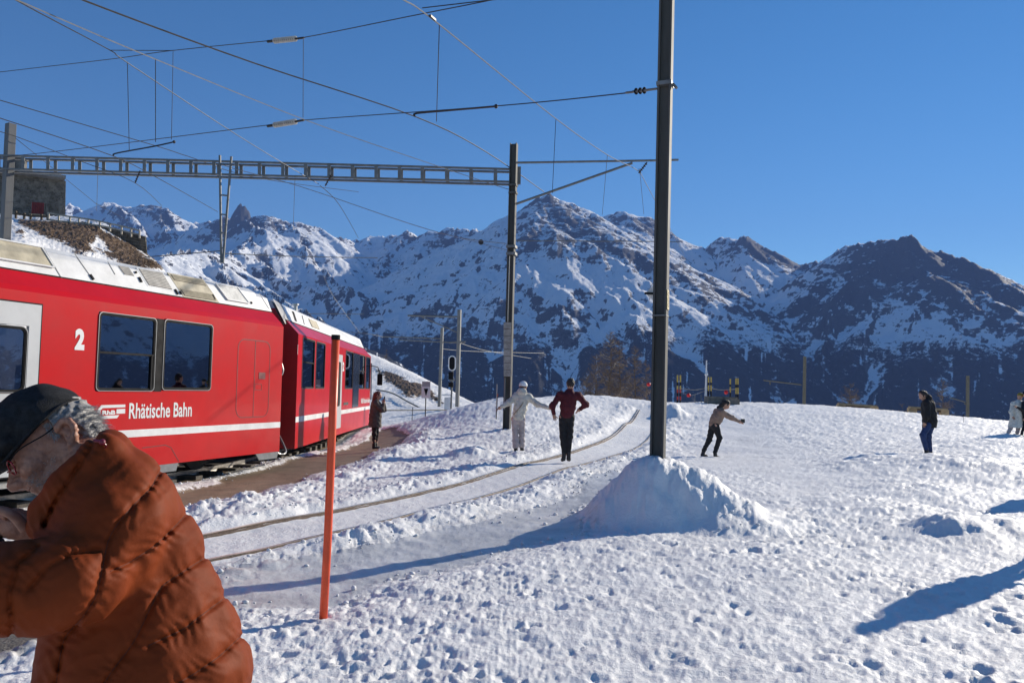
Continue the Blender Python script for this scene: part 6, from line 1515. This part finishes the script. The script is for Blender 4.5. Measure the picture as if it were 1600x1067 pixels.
ph = empty('phone', W(1160.5, 657.5, 20.68), 'black phone held out by the person in the tan jumper', 'phone'); MB().box(W(1160.5, 657.5, 20.68), (.05, .035, .05)).build('phone_body', M_PHONE, ph, bevel=.008)
# black coat, blue jeans
person('person in a black hooded coat and blue jeans looking down at the snow',
       dict(head=(1441.5, 617.5), neck=(1446, 625), shL=(1448, 630, -.16), shR=(1452, 630.5, .16), elL=(1449, 649, -.20), haL=(1444.5, 662, -.15), elR=(1453, 649, .18), haR=(1448, 663, .12), pelvis=(1453, 657), hem=(1452, 668), hipL=(1450, 664, -.08), hipR=(1455, 662, .08), knL=(1442, 680, -.10), knR=(1450.5, 680, .08),
            anL=(1447, 703, -.08), anR=(1453.5, 705, .08), footL=(1448, 709, -.08), footR=(1454.5, 710, .08), toeL=(1442, 710, -.10), toeR=(1448, 711, .08)), 20.7,
       dict(top=cloth('black coat', (.010, .010, .012), .8), legs=cloth('blue denim', (.022, .045, .13), .9), shoe=M_BOOT, cuff=.62), face=(-1, -.1, -.55), hair=(M_HAIRD, .12), coat_len=True, hood=True, torso_r=(.175, .17), leg_r=.088, bottom_flare=.0, group='people out on the snow', arm_r=.062)
# couple at the right edge
person('person in a long white coat with a yellow and dark cap at the right edge',
       dict(head=(1594, 619), neck=(1592, 626), shL=(1583.5, 631, -.05), shR=(1597, 630), elL=(1579.5, 644, -.08), haL=(1583, 652, -.2), elR=(1600, 640, -.1), haR=(1604, 634, -.1), pelvis=(1588, 650), hem=(1587, 668), hipL=(1583, 654), hipR=(1592, 654), knL=(1579, 669), knR=(1591, 669),
            anL=(1575.5, 677), anR=(1589.5, 677.5), footL=(1575, 680.5), footR=(1589, 681), toeL=(1571, 681.5), toeR=(1584, 682)), 29.5,
       dict(top=cloth('long white coat', (.66, .64, .56), .8), legs=cloth('pale trousers', (.42, .37, .37)), shoe=M_BOOT, cuff=.8), face=(.8, .5, 0), hat=mat('yellow cap', (.25, .20, .03), rough=.8), coat_len=True, torso_r=(.18, .19), bottom_flare=.06, leg_r=.08, group='people out on the snow', arm_r=.062)
person('person dressed in black half outside the picture hugging the one in white',
       dict(head=(1603, 616), neck=(1604, 624), shL=(1600, 630, -.15), shR=(1609, 630), elL=(1598, 641, -.3), haL=(1587, 635, -.42), elR=(1613, 644), haR=(1611, 655), pelvis=(1605, 652), hipL=(1602, 656), hipR=(1608, 656), knL=(1600, 668), knR=(1608, 668),
            anL=(1597, 676), anR=(1607, 677), footL=(1596, 680.5), footR=(1606, 681), toeL=(1591, 681.5), toeR=(1601, 682)), 29.3,
       dict(top=cloth('black coat', (.010, .010, .012), .8), legs=cloth('black', (.012, .012, .014)), shoe=M_BOOT), face=(-1, -.3, 0), hat=cloth('black knit', (.012, .012, .014)), torso_r=(.17, .15), group='people out on the snow')
# woman on the platform taking a picture
eP, PP = person('person with long red brown hair taking a photograph on the brown platform',
       dict(head=(590.5, 618), neck=(588, 625.5), shL=(586.5, 630, -.15), shR=(589, 630, .15), elL=(597, 640.5, -.15), haL=(599.5, 629, -.06), elR=(600.5, 640, .12), haR=(600, 628, .05), pelvis=(586.5, 650), hem=(586, 667.5), hipL=(585, 655, -.07), hipR=(588, 655, .07), knL=(584.8, 678, -.06), knR=(588.5, 678, .06),
            anL=(584.3, 694.5, -.06), anR=(587, 694.5, .06), footL=(584, 699, -.06), footR=(586.5, 699, .06), toeL=(591.5, 700.5, -.06), toeR=(593, 700, .06)), 22.3,
       dict(top=cloth('grey brown coat', (.095, .075, .062), .9), legs=cloth('dark leggings', (.022, .014, .014)), shoe=M_BOOT, cuff=.55), face=(1, 0, .05), hair=(M_HAIRR, .26), coat_len=True, torso_r=(.155, .165), bottom_flare=.02, leg_r=.075, arm_r=.058)
ph = empty('phone', W(600.8, 623.5, 22.3), 'black phone raised by the person on the platform', 'phone'); MB().box(W(600.8, 623.5, 22.3), (.012, .04, .078)).build('phone_body', M_PHONE, ph, bevel=.004)
# people outside the picture on the right whose shadows fall into it
def bystander(label, x, y, hgt, top, legs, wide=1.0):
    z0 = gz(x, y)
    def q(dx, dz, dy=0):
        p = Vector((x + dx, y + dy, z0 + dz * hgt / 1.75)); d = p - Vector((0, 0, CAM_H)); c = M_cam.inverted() @ d
        return (800 + F * c.x / -c.z, 533.5 - F * c.y / -c.z, p.y - y)
    person(label, dict(head=q(0, 1.63), neck=q(0, 1.48), shL=q(-.16, 1.40, -.1), shR=q(.16, 1.40, .1), elL=q(-.26, 1.13, -.12), haL=q(-.20, .9, -.25), elR=q(.26, 1.13, .1), haR=q(.22, .88, -.05), pelvis=q(0, .93), hipL=q(-.08, .88), hipR=q(.08, .88), knL=q(-.10, .48), knR=q(.12, .48),
           anL=q(-.12, .10), anR=q(.13, .10), footL=q(-.12, .04), footR=q(.13, .04), toeL=q(-.14, .03, -.13), toeR=q(.16, .03, -.13)), y, dict(top=top, legs=legs, shoe=M_BOOT), face=(-.5, -1, 0), hair=(M_HAIRD, 0), torso_r=(.17 * wide, .15 * wide), h=.022, group='bystanders just outside the right edge')
bystander('bystander in a blue jacket outside the right edge whose shadow crosses the foreground snow', 5.95, 8.55, 1.78, cloth('blue jacket', (.03, .06, .16)), MATS['cloth black'], 1.25)
bystander('bystander in grey farther back outside the right edge', 10.3, 14.3, 1.72, cloth('grey jacket', (.15, .15, .15)), MATS['cloth black'], 1.3)
# ================================================================ the man in the rust coloured jacket close to the camera
OY = 1.72
def O(px, py, dy=0.0): return W(px, py, OY + dy)
man = empty('person', (O(230, 1000).x, OY + .08, 0), 'elderly person in a rust orange quilted jacket, dark flat cap and red glasses bending forward', 'person')
C0 = O(84, 689, .14)
yw = R(21)
Fh = Vector((-.76 * math.cos(yw), -math.sin(yw), -.65 * math.cos(yw))).normalized()
Uh = Vector((-.65, 0, .76)); Uh = (Uh - Fh * Uh.dot(Fh)).normalized()
Lh = Fh.cross(Uh).normalized()
if Lh.y > 0: Lh = -Lh      # Lh points to the camera side of the head
AX = (vv(Fh), vv(Lh), vv(Uh))
def H(f, u, l=0.0): return C0 + Fh * f + Uh * u + Lh * l
M_SKINO = mat('aged skin', (.38, .18, .115), col2=(.25, .11, .07), rough=.48, scale=60, bump=.12, bscale=180, spec=.45)
_b = MATS['aged skin'].node_tree.nodes['Principled BSDF']; _b.inputs['Subsurface Weight'].default_value = .0; _b.inputs['Subsurface Radius'].default_value = (.01, .004, .002); _b.inputs['Subsurface Scale'].default_value = .5
S = [('e', vv(H(-.006, .018)), (.088, .072, .090), AX), ('e', vv(H(.045, -.010)), (.052, .060, .070), AX), ('e', vv(H(.050, -.075)), (.040, .042, .045), AX),
     ('c', vv(H(-.02, -.045, .045)), vv(H(.055, -.095, .015)), .024, .022), ('c', vv(H(-.02, -.045, -.045)), vv(H(.055, -.095, -.015)), .024, .022), ('e', vv(H(.072, -.098)), (.020, .022, .018), AX),
     ('c', vv(H(.088, .012)), vv(H(.112, -.030)), .0095, .0125), ('e', vv(H(.116, -.038)), (.0145, .014, .012), AX), ('e', vv(H(.103, -.042, .014)), (.011, .008, .009), AX), ('e', vv(H(.103, -.042, -.014)), (.011, .008, .009), AX),
     ('c', vv(H(.084, .018, .012)), vv(H(.070, .020, .042)), .010, .009), ('c', vv(H(.084, .018, -.012)), vv(H(.070, .020, -.042)), .010, .009),
     ('e', vv(H(.062, -.032, .040)), (.020, .016, .018), AX), ('e', vv(H(.062, -.032, -.040)), (.020, .016, .018), AX),
     ('c', vv(H(.086, -.060, .020)), vv(H(.092, -.058, -.004)), .008, .009), ('c', vv(H(.084, -.069, .018)), vv(H(.089, -.070, -.004)), .007, .008),
     ('c', vv(H(-.035, -.05)), vv(O(158, 750, .05)), .050, .045), ('c', vv(O(158, 750, .05)), vv(O(205, 860, .07)), .05, .085), ('c', vv(O(205, 860, .07)), vv(O(225, 1090, .09)), .085, .12)]
# ear
for s_ in (1, -1):
    ec = lambda f, u, l=0: H(-.040 + f * .84, -.024 + u * .84, s_ * (.076 + l))
    ring_ = [ec(.010, -.030, .002), ec(-.006, -.020, .010), ec(-.020, .000, .016), ec(-.020, .020, .018), ec(-.006, .031, .014), ec(.012, .026, .006), ec(.016, .012, .003)]
    for a, b_ in zip(ring_[:-1], ring_[1:]): S.append(('c', vv(a), vv(b_), .0042, .0042))
    S.append(('e', vv(ec(-.003, .002, .002)), (.017, .005, .026), AX, .006)); S.append(('e', vv(ec(.008, -.028, .003)), (.008, .005, .009), AX, .006))
def face_cut(X, Y, Z):
    v = np.full(X.shape, -1., np.float32)
    for s_ in (1, -1):
        v = np.maximum(v, -ell_(X, Y, Z, vv(H(.094, -.002, s_ * .031)), (.016, .017, .011), AX))
    c = H(.100, -.065, .008); v = np.maximum(v, -ell_(X, Y, Z, vv(c), (.014, .026, .0022), AX))
    v = np.maximum(v, -ell_(X, Y, Z, vv(H(-.026, -.020, .086)), (.007, .010, .011), AX))
    return v
def wr(X, Y, Z): return .0009 * np.sin(X * 310 + 4 * np.sin(Z * 90)) * np.sin(Z * 260 + 2 * np.sin(X * 120)) + .0006 * np.sin(Y * 400 + Z * 330)
# the two hands at the left edge: palm and wrist blended into the body, separate bent fingers
hw = O(78, 838, .12); hp = O(24, 818, .08)
S += [('c', vv(O(205, 860, .12)), vv(O(150, 866, .18)), .05, .038), ('c', vv(O(150, 866, .18)), vv(hw), .036, .027), ('c', vv(hw), vv(hp), .026, .030), ('e', vv(hp), (.042, .018, .030), None)]
fb = MB()
fing = [((12, 806, .05), (-22, 800, .03), (-52, 812, .02), .0095), ((8, 814, .07), (-28, 812, .06), (-60, 826, .04), .0100), ((8, 824, .09), (-26, 826, .08), (-56, 840, .06), .0098), ((12, 834, .10), (-16, 840, .10), (-40, 852, .08), .0085)]
for a, b_, c_, r_ in fing: fb.tube(catmull([O(*a), O((a[0] + b_[0]) / 2, (a[1] + b_[1]) / 2 - 2, a[2]), O(*b_), O((b_[0] + c_[0]) / 2, (b_[1] + c_[1]) / 2, c_[2]), O(*c_)], 4), [r_ * (1.08 if k % 4 < 2 else .97) * (1 - .012 * k) for k in range(17)], 12)
fb.tube(catmull([O(40, 826, .02), O(22, 806, .0), O(2, 797, -.01), O(-18, 797, -.01)], 5), [.0125 - .0003 * k for k in range(16)], 12)
sdf_mesh('body', S, .0040, M_SKINO, man, k=.014, disp=wr, cut=face_cut, extra=fb)
# second hand: the near arm's, just outside the frame
M_EYEW = mat('eye white', (.75, .72, .68), rough=.2); M_IRIS = mat('iris', (.05, .07, .08), rough=.15)
for s_ in (1, -1):
    MB().ball((0, 0, 0), .0118, 16, 10).build('eye', M_EYEW, man, smooth=True).location = H(.078, -.001, s_ * .031) - man.location
    o = MB().ball((0, 0, 0), .0060, 12, 8).build('iris', M_IRIS, man, smooth=True); o.location = H(.0855, -.004, s_ * .031) - man.location
    sdf_mesh('eyelid', [('e', vv(H(.079, .004, s_ * .031)), (.0142, .0150, .0110), AX)], .0022, M_SKINO, man, k=.01, cut=lambda X, Y, Z: -((X - H(0, -.0005).x) * Uh.x + (Y - H(0, -.0005).y) * Uh.y + (Z - H(0, -.0005).z) * Uh.z), pad=.01)
# hair: grey shell with strands
M_GHAIR = mat('grey hair', (.30, .29, .275), col2=(.09, .085, .08), rough=.55, scale=90, stretch=(1, 1, 1))
def hair_cut(X, Y, Z):
    u = (X - C0.x) * Uh.x + (Y - C0.y) * Uh.y + (Z - C0.z) * Uh.z; f = (X - C0.x) * Fh.x + (Y - C0.y) * Fh.y + (Z - C0.z) * Fh.z
    v = np.maximum(-(u + .062 + .35 * np.minimum(f + .03, 0) * 0), f - .030 - .4 * np.maximum(u, 0))
    l = np.abs((X - C0.x) * Lh.x + (Y - C0.y) * Lh.y + (Z - C0.z) * Lh.z)
    v = np.maximum(v, np.minimum(f + .024, np.minimum(.035 - u, l - .04)))    # keep clear of the ear
    v = np.maximum(v, u - .060)
    v = np.maximum(v, -np.maximum(np.sqrt((f + .038) ** 2 + (u + .024) ** 2) - .027, .05 - l))
    return v
hairo = sdf_mesh('hair', [('e', vv(H(-.013, .014)), (.094, .0785, .090), AX), ('e', vv(H(-.055, -.040)), (.042, .056, .042), AX)], .0036, M_GHAIR, man, k=.02, disp=lambda X, Y, Z: .0022 * np.sin(X * 420 + 3 * np.sin(Z * 110)) + .0016 * np.sin(Z * 530 + X * 260), cut=hair_cut, pad=.02)
rr_ = random.Random(4); st = MB()
def strand(p, d, L_, r=.00045):
    q = [p, p + d * L_ * .5 + Vector([rr_.uniform(-1, 1) * .0015 for _ in range(3)]), p + d * L_ + Vector([rr_.uniform(-1, 1) * .004 for _ in range(3)])]
    st.tube(q, [r, r, r * .4], 3, False)
vsn = [(v.co.copy(), v.normal.copy()) for v in hairo.data.vertices]
for k in range(3600):
    p, n_ = vsn[rr_.randrange(len(vsn))]; p = p + man.location
    if (p - C0).dot(Uh) > .022: continue
    d = (-Uh * .8 - Fh * .55 + n_ * .38 + Vector([rr_.uniform(-.3, .3) for _ in range(3)])).normalized(); strand(p - n_ * .002, d, rr_.uniform(.010, .024))
for k in range(120):       # sideburn and brow
    f = rr_.uniform(-.024, -.008); u = rr_.uniform(-.018, .025); strand(H(f, u, .073 - 1.0 * max(f, 0) * .35), (-Uh + Fh * .2 + Lh * .25).normalized(), .009)
for k in range(120):
    s_ = rr_.choice((1, -1)); l = rr_.uniform(.014, .046); strand(H(.088 - (l - .014) * .5, .022 + rr_.uniform(-.003, .004), s_ * l), (Fh * .7 + Lh * s_ * .6 + Uh * rr_.uniform(-.3, .5)).normalized(), .008)
so_ = st.build('hair_strands', mat('silver strands', (.46, .445, .42), col2=(.15, .14, .13), rough=.45, scale=150), hairo); so_['kind'] = 'stuff'
st = MB()
for k in range(900):       # short white stubble on jaw and lip
    f = rr_.uniform(.0, .10); u = rr_.uniform(-.115, -.048); l = rr_.uniform(.0, .06)
    base = H(f, u, l); n_ = (base - H(.03, -.05, 0)).normalized(); rad = .062
    strand(H(.03, -.05, 0) + n_ * rad * (1.0 if u > -.08 else .98), (n_ + Vector([rr_.uniform(-.5, .5) for _ in range(3)])).normalized(), .005, .0003)
so_ = st.build('stubble', MATS['silver strands'], man); so_['kind'] = 'stuff'
# flat cap
M_CAP = mat('charcoal wool', (.030, .031, .033), col2=(.012, .012, .013), rough=.95, scale=60, bump=.5, bscale=500, spec=.2)
def cap_cut(X, Y, Z):
    u = (X - C0.x) * Uh.x + (Y - C0.y) * Uh.y + (Z - C0.z) * Uh.z; f = (X - C0.x) * Fh.x + (Y - C0.y) * Fh.y + (Z - C0.z) * Fh.z
    return (.026 - .22 * f) - u
cp = sdf_mesh('flat_cap', [('e', vv(H(.000, .048)), (.098, .089, .092), AX), ('e', vv(H(.045, .070)), (.086, .084, .062), AX), ('e', vv(H(.104, .026)), (.070, .072, .016), AX)], .0042, M_CAP, man, k=.022,
              disp=lambda X, Y, Z: .0016 * np.sin(X * 60 + 2 * np.sin(Y * 50)) + .0010 * np.sin(Z * 140 + X * 60), cut=cap_cut, pad=.03)
bd = catmull([H(-.098, .048, 0), H(-.084, .045, .045), H(-.050, .037, .077), H(0, .026, .088), H(.055, .014, .078), H(.10, .004, .062)], 6); MB().tube(bd, .0035, 8).build('band', M_CAP, cp, smooth=True)
# glasses
M_REDF = mat('red spectacle frame', (.30, .015, .03), rough=.25)
M_LENS = bpy.data.materials.new('clear lens'); M_LENS.use_nodes = True; _n = M_LENS.node_tree; _n.nodes.clear()
_o = _n.nodes.new('ShaderNodeOutputMaterial'); _m = _n.nodes.new('ShaderNodeMixShader'); _g = _n.nodes.new('ShaderNodeBsdfGlossy'); _g.inputs['Roughness'].default_value = .03; _t = _n.nodes.new('ShaderNodeBsdfTransparent'); _t.inputs['Color'].default_value = (.90, .86, .86, 1); _m.inputs[0].default_value = .12
_n.links.new(_t.outputs[0], _m.inputs[1]); _n.links.new(_g.outputs[0], _m.inputs[2]); _n.links.new(_m.outputs[0], _o.inputs[0])
gl = empty('glasses', (0, 0, 0)); link_ = gl; gl.parent = man; gl.location = H(.11, -.01) - man.location
for s_ in (1, -1):
    cl = [(.024 * math.cos(a) , .018 * math.sin(a) * (1 if math.sin(a) < 0 else .8)) for a in [2 * math.pi * k / 20 for k in range(20)]]
    ring3 = [H(.108 - abs(.034 + x) * .36, -.006 + y, s_ * (.034 + x)) for x, y in cl]
    MB().tube(ring3 + [ring3[0], ring3[1]], .0017, 6).build('rim', M_REDF, gl, smooth=True)
    nobj('lens', ring3, [tuple(range(20))], M_LENS, gl)
    MB().tube(catmull([H(.087, .000, s_ * .058), H(.055, .004, s_ * .079), H(0, .000, s_ * .083), H(-.035, .002, s_ * .082), H(-.050, -.016, s_ * .080)], 6), .0015, 6).build('temple', M_BLACK if s_ == 1 else M_REDF, gl, smooth=True)
MB().tube(catmull([H(.105, -.004, .011), H(.112, -.002, 0), H(.105, -.004, -.011)], 5), .0016, 6).build('bridge', M_REDF, gl)
# ---- quilted jacket
def pxy(X, Y, Z):
    Mi = np.array(M_cam.inverted()); x = X * Mi[0, 0] + Y * Mi[0, 1] + (Z - CAM_H) * Mi[0, 2]; y = X * Mi[1, 0] + Y * Mi[1, 1] + (Z - CAM_H) * Mi[1, 2]
    z = X * Mi[2, 0] + Y * Mi[2, 1] + (Z - CAM_H) * Mi[2, 2]
    k = OY / np.maximum(-z, .3)
    return x * k, y * k
def loc2(px, py):  # authored in photo pixels at the jacket's depth, stored in metres on the jacket's own side plane
    p = O(px, py); x, y = pxy(p.x, p.y, p.z); return (x, y)
seams = [[(268, 722), (249, 738), (236, 762), (210, 788), (186, 815), (169, 845), (161, 884)],
         [(300, 790), (291, 803), (262, 833), (236, 856), (199, 880), (172, 892)],
         [(336, 860), (323, 869), (286, 893), (253, 916), (237, 945), (209, 1002), (171, 1054), (150, 1090)],
         [(362, 922), (349, 935), (310, 964), (285, 983), (232, 1008)],
         [(394, 985), (375, 995), (342, 1025), (311, 1047), (270, 1072)],
         [(420, 1060), (380, 1085), (330, 1110), (260, 1140)],
         [(160, 884), (150, 930), (128, 965), (100, 1000), (88, 1067), (80, 1120)],
         [(150, 676), (140, 704), (112, 744), (84, 790), (70, 822)]]
sleeve_seams = [[(158, 858), (112, 866), (74, 886), (46, 920)], [(60, 855), (28, 880), (14, 930), (20, 990)], [(-20, 870), (-30, 930), (-20, 1000)]]
seams_m = [[loc2(*p) for p in s_] for s_ in seams]; sleeve_m = [[loc2(*p) for p in s_] for s_ in sleeve_seams]
def jdisp(X, Y, Z):
    x, y = pxy(X, Y, Z); sh = X.shape; xf, yf = x.ravel(), y.ravel()
    d = np.full(xf.shape, 9., np.float32)
    for s_ in seams_m + sleeve_m: d = np.minimum(d, seg_dist(xf, yf, s_)[0])
    d = d.reshape(sh)
    near = smooth(OY + .22, OY + .02, Y)
    cre = -.0080 * np.exp(-(d / .0048) ** 2) - .0030 * np.exp(-(d / .018) ** 2)
    puff = .0045 * (1 - np.exp(-(d / .05) ** 2))
    # gathers that radiate from the stitching
    ph = 1.6 * pnoise(xf * 14, yf * 14, 601).reshape(sh) + 1.0 * pnoise(xf * 5, yf * 5, 603).reshape(sh)
    gat = .0017 * np.sin((x * .7 + y * .75) * 230 + 5 * ph) * np.exp(-(d / .03) ** 2)
    wv = .0022 * fbm(xf * 9 + yf * 6, yf * 20 - xf * 13, 2, 611, .5, True).reshape(sh) + .005 * pnoise(xf * 7, yf * 9, 621).reshape(sh)
    return cre + puff + gat + wv + .002 * np.sin(Y * 60 + x * 20)
Jk = []
def jc(a, b_, ra, rb): Jk.append(('c', vv(O(*a)), vv(O(*b_)), ra, rb))
jc((158, 728, .05), (172, 756, .05), .042, .072); jc((174, 758, .05), (188, 806, .05), .076, .102); jc((188, 806, .06), (206, 870, .06), .102, .133); jc((206, 870, .07), (214, 960, .07), .133, .172); jc((214, 960, .08), (228, 1060, .08), .172, .208); jc((228, 1060, .08), (230, 1200, .08), .208, .212)
Jk2 = list(Jk)
jc((196, 800, -.03), (182, 826, -.07), .085, .082); jc((182, 826, -.07), (112, 908, -.14), .085, .084); jc((165, 775, -.01), (140, 850, -.06), .060, .085); jc((130, 790, .02), (118, 870, -.05), .05, .075); jc((112, 908, -.17), (20, 922, -.19), .082, .072); jc((20, 922, -.20), (-70, 900, -.18), .070, .055)
jc((200, 810, .22), (150, 880, .24), .08, .07); jc((150, 880, .24), (92, 836, .14), .062, .040)
Jk.append(('e', vv(O(196, 775, .01)), (.085, .10, .085), None)); Jk.append(('e', vv(O(168, 800, -.03)), (.085, .09, .095), None))
# collar
for a, b_ in [((158, 706, -.03), (138, 724, -.06)), ((138, 724, -.06), (108, 758, -.07)), ((108, 758, -.07), (80, 798, -.04)), ((80, 798, -.04), (66, 824, .02)), ((158, 706, -.03), (166, 702, .06)), ((166, 702, .06), (150, 714, .12)), ((150, 706, .12), (110, 760, .13)), ((110, 760, .13), (74, 806, .09))]: jc(a, b_, .023, .025)
M_JKT = mat('rust nylon', (.205, .040, .0105), col2=(.155, .029, .008), rough=.62, scale=5, bump=.12, bscale=26, spec=.08, stretch=(1, 1, 1))
nt_ = M_JKT.node_tree; _p = nt_.nodes['Principled BSDF']; _p.inputs['Sheen Weight'].default_value = .0
Zlow = O(200, 1240).z
jkt = sdf_mesh('jacket', Jk, .0046, M_JKT, man, k=.045, disp=jdisp, cut=lambda X, Y, Z: Zlow - Z, pad=.04)
# stitched seams laid on the cloth
from mathutils.bvhtree import BVHTree
_bv = BVHTree.FromPolygons([v.co + man.location for v in jkt.data.vertices], [tuple(p.vertices) for p in jkt.data.polygons])
M_SEAMJ = mat('seam thread', (.09, .018, .007), rough=.8)
for s_ in seams[:7]:
    run = []
    for p in catmull([Vector((a, b_, 0)) for a, b_ in s_], 14):
        d_ = ray(p.x, p.y).normalized(); hit = _bv.ray_cast(Vector((0, 0, CAM_H)), d_)
        if hit[0] is None or hit[0].y > OY + .35: 
            if len(run) > 4: MB().tube(run, .0008, 5).build('seam', M_SEAMJ, jkt)
            run = []; continue
        if run and (hit[0] - run[-1]).length > .05:
            if len(run) > 4: MB().tube(run, .0008, 5).build('seam', M_SEAMJ, jkt)
            run = []
        run.append(hit[0] + hit[1] * .0002)
    if len(run) > 4: MB().tube(run, .0008, 5).build('seam', M_SEAMJ, jkt)
# toggle on the collar
tg = MB().tube([O(147, 688, -.07), O(158, 690, -.075)], .0032, 8).ball(O(160, 690.5, -.078), .0065, 10, 8).tube(catmull([O(160, 691, -.078), O(166, 696, -.07), O(162, 703, -.06)], 5), .0016, 6).build('drawcord_toggle', mat('toggle', (.20, .01, .03), rough=.3), man)
# legs under the jacket
M_TRO = cloth('dark trousers', (.03, .032, .04))
hp_ = O(226, 1200, .06); 
for s_ in (-1, 1):
    kn = Vector((hp_.x - .02, hp_.y + .10 * s_, .46)); an = Vector((hp_.x + .04, hp_.y + .11 * s_, .09))
    sdf_mesh('trousers', [('c', vv(hp_ + Vector((0, .08 * s_, .02))), vv(kn), .115, .08), ('c', vv(kn), vv(an), .08, .065)], .016, M_TRO, man, k=.03)
    sdf_mesh('shoe', [('c', vv(an), vv(an - Vector((0, 0, .04))), .05, .048), ('c', vv(an - Vector((.02, 0, .04))), vv(an - Vector((.18, 0, .05))), .046, .040)], .012, M_BOOT, man, k=.02)
# dark bag strap the near arm carries
bgm = empty('shoulder_bag', O(-30, 900, -.02), 'dark bag held against the rust jacket at the left edge', 'bag'); sdf_mesh('bag_body', [('c', vv(O(-60, 880, .10)), vv(O(-20, 860, .08)), .05, .035), ('c', vv(O(-20, 862, .08)), vv(O(22, 905, .02)), .032, .022)], .006, cloth('black bag', (.01, .01, .011)), bgm, k=.02)
